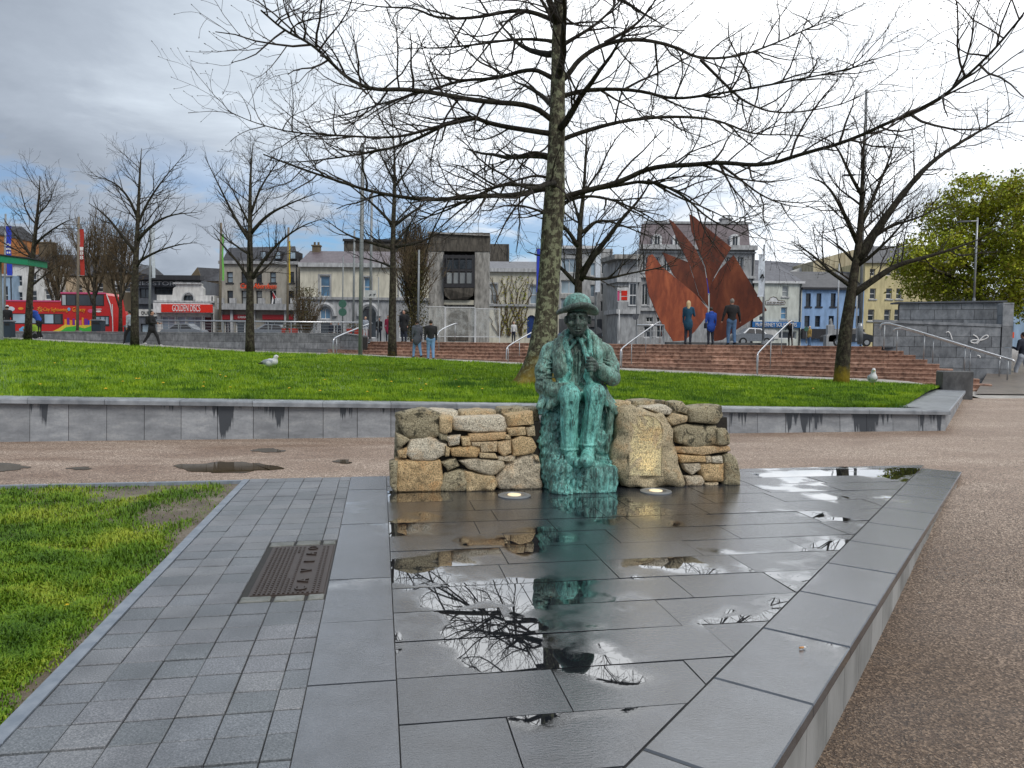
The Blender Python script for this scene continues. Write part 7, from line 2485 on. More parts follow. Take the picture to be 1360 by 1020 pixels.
# ---- white picture-house front with red sign
D = 84
t = bld(246, D, 'white stepped shop front with an arched window above a long red sign')
facade(t, D, 209, 285, 392, [(243.5, 388.6, 257, 399.5, 'arch_mul', 'glass', 'trim_dark'), (214, 420, 232, 448, 'mul', 'glass_sky'), (234, 420, 246, 448, 'plain', 'glass_sky'), (248, 420, 268, 448, 'mul', 'glass_sky'), (270, 420, 281, 448, 'plain')], 'render_white')
mb = MB()
pts = [(229, 392), (230, 383), (234, 380), (234, 376.5), (267, 376.5), (267, 380), (270, 383), (270, 392)]
q = [P(x, y, D-.005) for x, y in pts]; mb.prism(q[::-1], (0, .6, 0)); mb.build('parapet', MATS['render_white'], t)
q = [P(250.3+8.0*math.cos(a), 398-9.5*math.sin(a), D-.10) for a in [math.pi*k/14 for k in range(15)]]
mb = MB(); mb.tube(q, .10, 5); mb.build('arch_moulding', MATS['limestone_light'], t)
band(t, D, 232, 269, 375.5, 377.5, 'limestone_light', .25); band(t, D, 207, 287, 399.5, 402, 'limestone_light', .5)
can = band(t, D, 209, 284, 403, 416, 'trim_white', .9, 'sign_box')
mb = MB(); a, b = P(214, 403.8, D-.95), P(282.5, 415.2, D-.95); mb.box(a.x, b.x, D-.97, D-.902, b.z, a.z); rp = mb.build('sign_panel', MATS['sign_red'], can)
lettering('GOLDEN DISCS', 229, 266, 409.3, D-1.0, MATS['white_print'], rp, height_px=8.4)
# roofs behind it
t = bld(275, 99, 'stone gabled house with a dark slate roof behind the white shop front')
facade(t, 99, 253, 300, 372, [(270, 378, 276, 386, 'sash')], 'render_tan'); 
v = [P(249, 372, 98.5), P(262, 355, 98.5), P(268, 372, 98.5)]
mesh_obj('gable', [v[0], v[2], v[1], v[0]+Vector((0, .6, 0)), v[2]+Vector((0, .6, 0)), v[1]+Vector((0, .6, 0))], [(0, 1, 2), (5, 4, 3), (0, 2, 5, 3), (2, 1, 4, 5), (1, 0, 3, 4)], MATS['render_brown'], t)
mesh_obj('roof', [P(268, 373, 98.6), P(300, 373, 98.6), P(297, 357, 102), P(262, 355, 98.6)], [(0, 1, 2, 3)], MATS['slate_dark'], t)

# ---- grey building with mansard
D = 84
t = bld(345, D, 'grey rendered three storey building with mansard dormers and red shop signs')
ww = []
for x in (302, 321, 340.5, 359, 383):
    ww.append((x, 361, x+8, 375.5, 'sash sill', 'glass_sky' if x in (302, 359) else 'glass', 'trim_dark')); ww.append((x, 386, x+8, 404, 'sash', 'glass_blind' if x in (321, 340.5) else 'glass', 'trim_dark'))
for x0, x1 in ((297, 307), (312, 336), (350, 378), (382, 391)): ww.append((x0+1, 427, x1-1, 448, 'mul', 'glass'))
facade(t, D, 293, 397, 350, ww, 'render_grey')
band(t, D, 292, 398, 347, 351, 'limestone', .3)
# mansard
mesh_obj('roof', [P(294, 348, D-.05), P(397, 348, D-.05), P(392, 327, D+2.2), P(304, 329, D+2.2), P(392, 327, D+8), P(304, 329, D+8)], [(0, 1, 2, 3), (3, 2, 4, 5)], MATS['slate_dark'], t)
mesh_obj('roof_side', [P(294, 348, D-.05), P(304, 329, D+2.2), P(304, 329, D+8), P(294, 348, D+8)], [(0, 1, 2, 3)], MATS['slate_dark'], t)
mesh_obj('roof_side', [P(397, 348, D-.05), P(397, 348, D+8), P(392, 327, D+8), P(392, 327, D+2.2)], [(0, 1, 2, 3)], MATS['slate_dark'], t)
for x in (346, 365.5, 385.5):
    a, b = P(x-.6, 333.5, D), P(x+8.6, 344.6, D)
    mb = MB(); mb.box(a.x, b.x, D-.1, D+2.4, b.z, a.z); dm = mb.build('dormer', MATS['trim_dark'], t)
    a, b = P(x+1, 335, D), P(x+7, 343.5, D)
    mb = MB(); mb.box(a.x, b.x, D-.13, D-.103, b.z, a.z); mb.build('pane', MATS['glass_sky'], dm)
# battlemented balcony front
fr = band(t, D, 293, 397, 404, 412, 'limestone', 1.0, 'balcony_front')
for x in (293, 309, 331, 347, 369, 389):
    mb = MB(); a, b = P(x, 396.5, D), P(x+8, 404, D); mb.box(a.x, b.x, D-1.0, D-.6, b.z+.003, a.z); mb.build('merlon', MATS['limestone_light'], t)
for x0, x1 in ((297, 307), (312, 336), (350, 378), (382, 391)):
    s_ = band(t, D, x0, x1, 418, 424.5, 'shop_red', .35, 'shop_sign')
lettering('CARRAIG', 316, 330, 421.2, D-.37, MATS['white_print'], s_, height_px=3.0)
for x in (293.5, 308, 337, 379, 392):
    mb = MB(); a, b = P(x, 412, D), P(x+3.4, 449, D); mb.box(a.x, b.x, D-.5, D-.004, Z0, a.z); mb.build('pilaster', MATS['limestone_light'], t)
lettering('Caife Aberdeen', 320, 367.5, 380, D-.15, MATS['neon_orange'], t, height_px=6.5, ext=.1, shear=.2)
# little slanting flag
a, b = P(362, 387, D-.9), P(370, 400, D-1.0)
fl = thing('wall_flag', a, 'small maroon and white flag on a slanting pole above the red shop signs', 'flag')
mb = MB(); mb.tube([b, a], .03, 5); mb.build('staff', MATS['trim_white'], fl)
mb = MB(); q = [P(362.5, 388, D-.95), P(366, 394.5, D-.95), P(363.5, 398, D-.95), P(362.2, 393, D-.95)]; mb.prism(q, (0, .03, 0)); mb.build('cloth', MATS['shop_red'], fl)
mb = MB(); q = [P(362, 393.6, D-.95), P(363.3, 398.4, D-.95), P(362.2, 405, D-.95), P(360.6, 404, D-.95)]; mb.prism(q, (0, .03, 0)); mb.build('cloth', MATS['white_print'], fl)

# ---- cream bank with arched ground floor, passing behind the portal
D = 82
t = bld(500, D, 'cream two storey bank with a grey slate roof and arched ground floor windows')
facade(t, D, 399, 572, 355, [(425, 366, 438.5, 394, 'sash surround sill', 'glass_blue'), (483, 368, 493, 394, 'sash surround sill', 'glass_blue'), (530, 368, 540, 394, 'sash surround sill', 'glass_sky')], 'render_cream', ybot=398)
facade(t, D, 399, 572, 398, [(424.5, 409, 439, 424, 'arch_mul', 'glass_blue'), (424, 427, 440, 449, 'plain'), (480, 409, 500, 449, 'arch_door'), (530, 412, 545, 449, 'arch_mul')], 'limestone', name='ground_floor')
band(t, D, 398, 573, 395, 398.5, 'limestone', .25); band(t, D, 398, 573, 350, 355.5, 'limestone_light', .45)
roof(t, D, 399, 572, 350, 334, 'slate_purple', 9)
for cxp in (431.7, 490):
    q = [P(cxp+13*math.cos(a), 420-16*math.sin(a), D-.10) for a in [math.pi*k/16 for k in range(17)]]
    mb = MB(); mb.tube(q, .26, 6); mb.build('arch_moulding', MATS['limestone_light'], t)
chimney(t, D+4, 420, 324, 338, 10, 'render_brown')
# bare brown block behind
t = bld(480, 104, 'brown flat roofed block rising behind the bank')
facade(t, 104, 457, 565, 320, [], 'concrete_dark'); band(t, 104, 456, 566, 318, 321, 'trim_dark', .3)
t = bld(660, 104, 'brown flat roofed block right of the concrete portal')
facade(t, 104, 648, 675, 324, [], 'concrete_dark')
# ---- cream house with creepers
D = 82
t = bld(685, D, 'pale house with bare creepers, slate roof and a blue arched door right of the portal')
facade(t, D, 640, 742, 358, [(650, 377, 659.5, 404, 'sash surround sill', 'glass_blind'), (703, 379, 713, 404, 'sash surround sill', 'glass_sky'), (700, 418.5, 711.5, 449, 'arch_door', 'door_blue', 'door_blue'), (725, 379, 735, 404, 'sash surround sill')], 'render_cream')
band(t, D, 639, 743, 357, 361.5, 'limestone_light', .4); band(t, D, 639, 743, 404, 407, 'limestone', .2)
roof(t, D, 640, 742, 357, 347.5, 'slate', 8)
chimney(t, D+4, 716, 337, 349, 7, 'render_cream')
rg = random.Random(44)
for i in range(16):
    x = rg.choice((664, 676, 692))+rg.uniform(-2, 2); y = 446
    q = [P(x, y, D-.12)]
    dx = rg.uniform(-.6, .6)
    while y > 372:
        y -= rg.uniform(4, 8); x += dx*3+rg.uniform(-3, 3); q.append(P(x, y, D-.12))
    mb = MB(); mb.tube(q, [.07*(1-.7*k/len(q)) for k in range(len(q))], 4); mb.build('creeper_stem', MATS['twig_brown'], t)
rng = np.random.default_rng(9)
c = np.array([tuple(P(rng.uniform(664, 702), rng.uniform(366, 446), D-.15-.1*rng.random())) for _ in range(420)])
tag(leaf_cloud('creeper_leaves', c, .11, MATS['leaf_b'], t, rng))

# ---- weathered concrete and stone portal behind mesh panels
D = 54
t = bld(609, D, 'weathered grey stone portal tower with a dark leaded oriel window')
X = lambda p: BX(p, D)
Zp = lambda p: BZ(p, D, 609)
mb = MB(); mb.box(X(569), X(589), D, D+1.6, Z0, Zp(334)); mb.build('pier', MATS['concrete'], t)
mb = MB(); mb.box(X(630), X(649), D, D+1.6, Z0, Zp(334)); mb.build('pier', MATS['concrete'], t)
mb = MB(); mb.box(X(568.6), X(649.4), D-.05, D+1.7, Zp(333.8), Zp(309)); mb.build('lintel', MATS['concrete_dark'], t)
mb = MB(); mb.prism([P(567.5, 309.5, D-.2), P(650.5, 313.5, D-.2), P(650.5, 311.5, D-.2), P(567.5, 307.3, D-.2)], (0, 2.1, 0)); mb.build('coping', MATS['concrete'], t)
# oriel window
or_ = mesh_obj('oriel_base', [P(589.3, 382.5, D-.35), P(629.7, 382.5, D-.35), P(628, 393, D-.3), P(620, 398, D-.1), P(598, 398, D-.1), P(591, 393, D-.3)]+[P(589.3, 382.5, D+.6), P(629.7, 382.5, D+.6), P(628, 393, D+.6), P(620, 398, D+.6), P(598, 398, D+.6), P(591, 393, D+.6)],
    [[5, 4, 3, 2, 1, 0], [0, 1, 7, 6], [1, 2, 8, 7], [2, 3, 9, 8], [3, 4, 10, 9], [4, 5, 11, 10], [5, 0, 6, 11]], MATS['concrete_dark'], t)
wn = MB()
for x in (589.6, 592.8, 601.5, 609.8, 618.8, 627.5, 629.6):
    wn.box(X(x)-.05, X(x)+.05, D-.36, D-.22, Zp(382), Zp(339))
wn.box(X(589.4), X(629.8), D-.35, D-.24, Zp(361), Zp(358)); wn.box(X(589.4), X(629.8), D-.35, D-.24, Zp(344), Zp(339.5)); wn.box(X(589.4), X(629.8), D-.35, D-.24, Zp(382.4), Zp(377.5))
wn_ = wn.build('window', MATS['trim_dark'], t)
for (x0, x1) in ((593.8, 600.8), (602.4, 609), (610.8, 618), (619.8, 626.6)):
    for (y0, y1, pm) in ((345, 357, 'glass'), (362, 376.5, 'glass_blind')):
        a, b = P(x0, y0, D-.28), P(x1, y1, D-.28); mb = MB(); mb.box(a.x, b.x, D-.29, D-.27, b.z, a.z); mb.build('pane', MATS[pm], wn_)
mb = MB(); mb.box(X(589.2), X(629.8), D+.9, D+1.5, Z0, Zp(334)); mb.build('back_wall', MATS['trim_dark'], t)
mb = MB(); mb.box(X(589.2), X(629.8), D+.3, D+.8, Z0, Zp(405)); mb.build('door_wall', MATS['concrete'], t)
mb = MB(); mb.box(X(589.2), X(629.8), D+.1, D+.29, Zp(404.5), Zp(398.5)); mb.build('ledge', MATS['render_cream'], t)
pts = [P(595, 452, D+.25), P(622, 452, D+.25), P(622, 424, D+.25)]+[P(608.5+13.5*math.cos(a), 424-12*math.sin(a), D+.25) for a in [math.pi*k/10 for k in range(1, 10)]]+[P(595, 424, D+.25)]
mb = MB(); mb.prism(pts, (0, .04, 0)); mb.build('doorway', MATS['concrete_dark'], t)
# mesh panels round it
def mesh_panel(x0, x1, y0, y1, Y, label):
    a, b = P(x0, y0, Y), P(x1, y1, Y)
    t = thing('fence_panel', ((a.x+b.x)/2, Y, Z0), label, 'fence panel', 'clear screens round the portal')
    mb = MB()
    for x in (a.x, b.x-.05): mb.box(x, x+.05, Y-.03, Y+.03, Z0, a.z)
    mb.box(a.x+.051, b.x-.051, Y-.025, Y+.025, a.z-.05, a.z); mb.box(a.x+.051, b.x-.051, Y-.025, Y+.025, Z0+.35, Z0+.40)
    mb.build('frame', MATS['trim_white'], t)
    mb = MB(); mb.box(a.x+.052, b.x-.052, Y-.004, Y+.004, Z0+.41, a.z-.052); mb.build('screen', MATS['clear_screen'], t)
m_, nt_, bs_ = newmat('clear_screen')
_p = pos(nt_)
_f = ramp(nt_, noise(nt_, _p, 3.0, 6.0, .7), [(.45, .10), (.75, .5)])
setin(nt_, bs_, Base_Color=(.62, .64, .62), Roughness=.35, Alpha=_f)
mesh_panel(558, 591, 406.5, 453, 47.5, 'scuffed clear screen panel left of the two walkers at the portal')
mesh_panel(591.5, 631, 407.5, 453, 47.5, 'middle scuffed clear screen panel in front of the portal doorway')
mesh_panel(631.5, 664, 409.5, 453, 47.5, 'right scuffed clear screen panel beside the portal')

# ---- modern grey building behind the statue's head
D = 90
t = bld(780, D, 'modern grey and glass building behind the forked tree')
ww = []
for (y0, y1) in ((351, 366), (380, 394), (404, 416)):
    ww += [(744, y0-8, 766, y1-4, 'mul', 'glass_sky'), (783, y0-2, 789, y1, 'plain', 'glass_sky'), (797, y0-4, 809, y1-2, 'mul', 'glass', 'trim_white')]
facade(t, D, 742, 812, 330, ww, 'limestone_light')
band(t, D, 742, 812, 424, 450, 'cladding_grey', .4, 'shop_front')
band(t, D, 742, 800, 327, 331, 'trim_white', .6)

# ---- ornate stone building with corner turret
D = 80
t = bld(900, D, 'ornate grey limestone hotel with arched windows and a slate mansard roof')
ww = []
for x in (837, 851.5, 866, 880, 962, 977, 991):
    ww.append((x, 376.5, x+8.6, 405, 'arch_mul sill', 'glass'))
    ww.append((x, 341, x+8, 361, 'mul sill', 'glass'))
for x in (858, 872, 884, 965, 980): ww.append((x, 421, x+9, 428, 'mul', 'glass', 'trim_white'))
ww += [(855, 433, 867, 449, 'plain'), (872, 431, 881, 449, 'door'), (890, 433, 902, 449, 'plain')]
ww = [w for w in ww if w[0] > 849 and w[2] < 998]
facade(t, D, 847, 1000, 331, ww, 'limestone', 12)
for y0, y1, o in ((326, 332, .6), (366, 369.5, .35), (410, 413.5, .3), (334, 336, .2)): band(t, D, 846, 1001, y0, y1, 'limestone_light', o)
for x in (849, 863, 877, 959, 973, 988): 
    mb = MB(); a, b = P(x, 370, D), P(x+2.2, 409, D); mb.box(a.x, b.x, D-.14, D-.004, b.z, a.z); mb.build('pilaster', MATS['limestone_light'], t)
mesh_obj('roof', [P(848, 327, D-.2), P(996, 327, D-.2), P(994, 297, D+1.6), P(852, 297, D+1.6), P(994, 297, D+11), P(852, 297, D+11)], [(0, 1, 2, 3), (3, 2, 4, 5)], MATS['slate_purple'], t)
mesh_obj('roof_side', [P(996, 327, D-.2), P(996, 327, D+11), P(994, 297, D+11), P(994, 297, D+1.6)], [(0, 1, 2, 3)], MATS['slate_purple'], t)
mesh_obj('roof_side', [P(848, 327, D-.2), P(852, 297, D+1.6), P(852, 297, D+11), P(848, 327, D+11)], [(0, 1, 2, 3)], MATS['slate_purple'], t)
band(t, D+1.6, 852, 994, 294.5, 297.5, 'limestone', .2, 'roof_edge')
for x in (866, 893, 969):
    a, b = P(x, 311, D), P(x+12, 328, D)
    n = 8; cxx = (a.x+b.x)/2; rr = (b.x-a.x)/2; zc = a.z-rr*.9
    pts = [(a.x, D-.35, b.z), (b.x, D-.35, b.z)]+[(cxx+rr*math.cos(math.pi*k/n), D-.35, zc+rr*.9*math.sin(math.pi*k/n)) for k in range(n+1)]
    mb = MB(); mb.prism(pts, (0, 2.0, 0)); dm = mb.build('dormer', MATS['trim_white'], t)
    mb = MB(); mb.box(cxx-rr*.5, cxx+rr*.5, D-.37, D-.353, b.z+.1, zc+rr*.4); mb.build('pane', MATS['glass'], dm)
    mb = MB(); mb.box(cxx-.03, cxx+.03, D-.40, D-.372, b.z+.1, zc+rr*.4); mb.build('glazing_bar', MATS['trim_white'], dm)
chimney(t, D+5, 962, 288, 300, 14, 'limestone')
# canted corner bay
t2 = bld(823, D-2, 'canted limestone corner bay with a projecting cornice beside the hotel')
A, B, C_ = P(806, 440, D+1.5), P(820, 440, D-2.0), P(848, 440, D-2.0)
ztb = P(826, 343, D-2).z
mesh_obj('wall', [(A.x, A.y, Z0), (B.x, B.y, Z0), (C_.x, C_.y, Z0), (A.x, A.y, ztb), (B.x, B.y, ztb), (C_.x, C_.y, ztb), (C_.x, D+6, Z0), (C_.x, D+6, ztb), (A.x, D+6, Z0), (A.x, D+6, ztb)],
         [(0, 1, 4, 3), (1, 2, 5, 4), (2, 6, 7, 5), (8, 0, 3, 9), (3, 4, 5, 7, 9)], MATS['limestone'], t2)
for yy, o in ((339, .9), (369, .3), (411, .3)):
    z_ = P(826, yy, D-2).z
    pts = [(A.x-o, A.y, z_-.45), (B.x-o*.6, B.y-o, z_-.45), (C_.x+.1, C_.y-o, z_-.45), (C_.x+.1, D+2, z_-.45), (A.x-o, D+2, z_-.45)]
    mb = MB(); mb.prism(pts, (0, 0, .45)); mb.build('cornice', MATS['limestone_light' if o < .5 else 'concrete'], t2)
for (x0, y0, x1, y1) in ((836.5, 377, 844.5, 404.5),):
    a, b = P(x0, y0, D-2.02), P(x1, y1, D-2.02)
    mb = MB(); mb.box(a.x-.12, b.x+.12, D-2.10, D-2.004, b.z-.15, a.z+.15); wf = mb.build('window', MATS['trim_white'], t2)
    for k in (0, 1):
        for z0_, z1_ in ((0, .42), (.48, 1)):
            xa = lerp(a.x, b.x, .5*k+.04); xb = lerp(a.x, b.x, .5*k+.46)
            mb = MB(); mb.box(xa, xb, D-2.12, D-2.102, lerp(b.z, a.z, z0_), lerp(b.z, a.z, z1_)); mb.build('pane', MATS['glass'], wf)

# ---- white solicitors' house, blue house, yellow house
D = 80
t = bld(1035, D, 'pale green white house with a slate roof above a bright blue shop fascia')
facade(t, D, 998, 1064, 376, [(1037.5, 380, 1045.5, 394, 'sash sill', 'glass_blind'), (1036.5, 408, 1044.5, 424, 'sash sill', 'glass_blue'), (1008, 420, 1015, 426, 'plain'), (1002, 440, 1030, 450, 'plain', 'glass_sky'), (1034, 440, 1058, 450, 'plain', 'glass')], 'render_pale')
roof(t, D, 998, 1064, 375, 352, 'slate', 8, 0, 1.2); band(t, D, 997, 1066, 373.5, 376.5, 'trim_white', .3)
fa = band(t, D, 998, 1062, 427.5, 435, 'fascia_blue', .3, 'fascia')
lettering('McINERNEY SOLICITORS', 1003.5, 1058, 431.2, D-.32, MATS['white_print'], fa, height_px=5.0)
mb = MB(); q = [P(1000, 450, D-.1), P(1001, 441, D-.1), P(1010, 435.3, D-.1), P(1020, 436, D-.1), P(1030, 438, D-.1), P(1034, 444, D-.1), P(1034, 450, D-.1)]; mb.prism(q[::-1], (0, .09, 0)); mb.build('awning', MATS['render_white'], t)
# house sign
a = [P(x, y, D-.03) for x, y in ((1017, 404.5), (1017, 399.5), (1021, 398.8), (1023, 395.5), (1027, 394), (1031.5, 395.5), (1033.5, 399), (1042, 399.5), (1043, 402), (1042, 404.5))]
sg = thing('house_sign', P(1030, 402, D), 'white shaped name board on the wall of the pale house', 'sign')
mb = MB(); mb.prism(a[::-1], (0, .03, 0)); bo = mb.build('board', MATS['trim_white'], sg)
mb = MB(); mb.tube([p+Vector((0, -.02, 0)) for p in a]+[a[0]+Vector((0, -.02, 0))], .03, 4); mb.build('border', MATS['render_brown'], sg)
lettering('LUCAS MAIN', 1019, 1041, 401.8, D-.05, MATS['render_brown'], bo, height_px=2.2)
t = bld(1105, D, 'sky blue two storey house with dark windows and a slate roof')
ww = []
for x in (1069, 1083, 1102, 1122, 1136): ww.append((x, 389.5, x+6.6, 407, 'sash sill', 'glass', 'trim_dark'))
for x in (1068, 1082, 1100, 1121, 1136): ww.append((x, 419.5, x+7, 434, 'sash', 'glass', 'trim_dark'))
facade(t, D, 1064, 1146, 383, ww, 'render_blue'); roof(t, D, 1063, 1146, 383, 361, 'slate_dark', 8); band(t, D, 1063, 1146, 382, 385, 'trim_dark', .3, 'gutter')
band(t, D, 1064, 1146, 437, 450, 'trim_dark', .4, 'shop_front')
t = bld(1195, D, 'yellow three storey building with white sash windows')
ww = []
for x in (1152.5, 1174, 1187.5): ww += [(x, 357, x+7, 366, 'sash'), (x+1, 383, x+9, 397, 'sash sill'), (x-.5, 411, x+8, 426, 'sash sill')]
facade(t, D, 1146, 1265, 348, ww, 'render_yellow', 10)
mesh_obj('roof', [P(1144, 349, D-.3), P(1268, 349, D-.3), P(1268, 326, D+4), P(1150, 327, D+4)], [(0, 1, 2, 3)], MATS['slate_dark'], t)
t = bld(1115, 96, 'cream building with a streaked gable wall behind the blue house')
mb = MB(); q = [P(1080, 400, 96), P(1160, 400, 96), P(1160, 328, 96), P(1132, 332, 96), P(1080, 347, 96)]; mb.prism(q, (0, 8, 0)); mb.build('wall', MATS['render_cream_streaked'] if 'render_cream_streaked' in MATS else mat('render_cream_streaked', (.60, .54, .38), (.33, .28, .18), 1.6, .85, .1, 10, stretch=(2.2, 1, .25)), t)
t = bld(1040, 100, 'low slate roof with white skylights behind the pale house')
mesh_obj('roof', [P(1000, 372, 100), P(1078, 372, 100), P(1072, 350, 104), P(1001, 345, 104)], [(0, 1, 2, 3)], MATS['slate'], t)
mesh_obj('gable', [P(1046, 362, 99.8), P(1078, 360, 99.8), P(1074, 354, 99.8), P(1062, 356, 99.8), P(1050, 360, 99.8)], [(0, 1, 2, 3, 4)], MATS['trim_white'], t)
# ---- right edge
D = 62
t = bld(1352, D, 'blue grey house with a white window and an orange sign at the right picture edge')
facade(t, D, 1320, 1400, 400, [(1338.5, 428, 1346, 441, 'sash mul'), (1338, 408, 1342, 420, 'sash')], 'render_lightblue'); roof(t, D, 1320, 1400, 400, 388, 'slate')
a, b = P(1337.5, 441, D-.2), P(1346.5, 449, D-.2)
mb = MB(); mb.box(a.x, b.x, D-.22, D-.05, b.z, a.z); mb.build('sign_panel', MATS['neon_orange'], t)

# ------------------------------------------------------------------ the red sightseeing bus
D = 70
def bus():
    t = thing('tour_bus', (BX(80, D), D+1.2, Z0), 'red open top double decker sightseeing bus with orange lettering', 'bus')
    X = lambda p: BX(p, D)
    Z = lambda p: BZ(p, D, 80)
    zb = Z0+.35
    mb = MB()
    # lower deck and open rear upper deck in one shell, covered front
    prof = [(8, 449), (8, 400), (82, 400.5), (82, 388.5), (141, 388.5), (145, 392), (150, 420), (152, 440), (152, 449)]
    q = [Vector((X(x), D, Z(y) if y < 449 else zb)) for x, y in prof]
    n = len(q); dep = 2.5
    mb.prism(q[::-1], (0, dep, 0))
    mb.build('body', MATS['bus_red'], t)
    def patch(x0, x1, y0, y1, m, name, out=.02, par=None):
        mb = MB(); mb.box(X(x0), X(x1), D-out, D-.002, Z(y1), Z(y0)); return mb.build(name, MATS[m], par or t)
    w = patch(82.5, 139, 390.8, 405.6, 'trim_dark', 'window', .03)
    for x0, x1 in ((84, 88.5), (90, 101), (105.5, 121), (122, 138)): patch(x0, x1, 392, 405, 'glass_blind' if x0 < 85 else 'glass', 'pane', .045, w)
    w = patch(15.5, 84, 416.8, 430.5, 'trim_dark', 'window', .03)
    for x0, x1, g in ((18, 34.5, 'glass_sky'), (43, 48, 'glass_sky'), (60, 71.5, 'glass_sky'), (73.5, 81.5, 'glass')): patch(x0, x1, 418, 429.5, g, 'pane', .045, w)
    w = patch(125.5, 145.5, 419, 432.5, 'trim_dark', 'window', .03)
    for x0, x1 in ((127.5, 133), (134.5, 139.5), (141, 144.5)): patch(x0, x1, 420.5, 430, 'glass_sky', 'pane', .045, w)
    patch(82, 141.5, 388.0, 389.8, 'pink_print', 'roof_edge', .06)
    patch(8, 82, 399.2, 400.8, 'pink_print', 'upper_rail', .05)
    lettering('City Sightseeing', 58, 90, 411.8, D-.03, MATS['orange_print'], t, height_px=6.2)
    lettering('Galway', 96.5, 113.5, 412, D-.03, MATS['orange_print'], t, height_px=7.5)
    # sunburst, swoosh and badges
    for k in range(8):
        a = math.pi*k/4; c = P(53, 411, D-.03)
        mb = MB(); mb.tube([c+Vector((math.cos(a)*.09, 0, math.sin(a)*.09)), c+Vector((math.cos(a)*.27, 0, math.sin(a)*.27))], .022, 4); mb.build('sun_ray', MATS['yellow_print'], t)
    for (x0, x1, y0, y1, m) in ((116.5, 124.5, 410.5, 415.5, 'pink_print'), (126.5, 135.5, 410, 411, 'white_print'), (127.5, 134.5, 412.2, 414.8, 'white_print'), (9.5, 19.5, 407, 413.5, 'banner_white'), (24, 31, 408, 411.5, 'orange_print'), (89.5, 93.5, 408.5, 413, 'sky_print')):
        a, b = P((x0+x1)/2, (y0+y1)/2, D-.02), None
        rx, rz_ = (x1-x0)/2/FPX*D, (y1-y0)/2/FPX*D
        mb = MB(); mb.prism([(a.x+rx*math.cos(2*math.pi*k/12), D-.03, a.z-rz_*math.sin(2*math.pi*k/12)) for k in range(12)][::-1], (0, .025, 0)); mb.build('badge', MATS[m], t)
    # painted skyline
    rg = random.Random(3)
    x = 86
    i = 0
    for (x, w_, y, m) in ((86, 3, 424, 'orange_print'), (89.5, 3, 422, 'purple_print'), (93, 3.2, 425, 'orange_print'), (97, 2.6, 423, 'purple_print'), (100, 3, 425, 'yellow_print'), (105.5, 3, 425, 'pink_print'), (109, 2.4, 421.5, 'orange_print'), (112.5, 4, 423, 'purple_print'), (117, 2.2, 425, 'banner_blue'), (119.5, 2.2, 424, 'orange_print')):
        patch(x, x+w_, y, 432, m, 'painted_house', .018)
    for (pts, m) in (([(70, 440), (78, 436), (86, 431), (96, 432), (122, 431.5), (122, 440)], 'yellow_print'), ([(80, 440), (88, 434.5), (100, 433), (112, 436), (121, 433), (121, 440)], 'green_print')):
        q = [P(x, y, D-(.022 if m == 'yellow_print' else .034)) for x, y in pts]; mb = MB(); mb.prism(q, (0, .008, 0)); mb.build('painted_hill', MATS[m], t)
    q = [P(x, y, D-.02) for x, y in ((25, 437), (30, 433.5), (33, 434.5), (30, 438), (34, 440), (26, 440))]; mb = MB(); mb.prism(q, (0, .015, 0)); mb.build('badge', MATS['sky_print'], t)
    for px in (38, 107):
        mb = MB(); c = Vector((X(px), D-.03, Z0+.5)); mb.tube([c, c+Vector((0, .3, 0))], .5, 18); wh = mb.build('wheel', MATS['rubber'], t)
        mb = MB(); mb.tube([c-Vector((0, .02, 0)), c+Vector((0, .02, 0))], .26, 14); mb.build('rim', MATS['steel_dull'], wh)
    # windscreen edge and mirror at the front
    mb = MB(); mb.tube([P(141.5, 391, D-.1), P(146.5, 405, D-.1), P(149, 420, D-.1)], .05, 5); mb.build('screen_pillar', MATS['trim_white'], t)
    mb = MB(); mb.tube([P(149, 404, D-.35), P(150, 446, D-.35)], .04, 6); mb.build('front_pole', MATS['trim_white'], t)
bus()
# a second red vehicle beyond
t = thing('red_van', (BX(157, 78), 78, Z0), 'small red van partly hidden behind the bus front', 'van')
mb = MB(); q = [P(x, y, 78) for x, y in ((152, 449), (152, 414), (161, 413), (164, 420), (165, 449))]; mb.prism(q[::-1], (0, 2, 0)); mb.build('body', MATS['bus_red'], t)
mb = MB(); a, b = P(154, 417, 77.98), P(161, 428, 77.98); mb.box(a.x, b.x, 77.96, 77.995, b.z, a.z); mb.build('rear_window', MATS['pink_print'], t)
mb = MB(); c = P(157, 446, 77.95); mb.tube([(c.x, 77.95, Z0+.33), (c.x, 78.2, Z0+.33)], .33, 14); mb.build('wheel', MATS['rubber'], t)

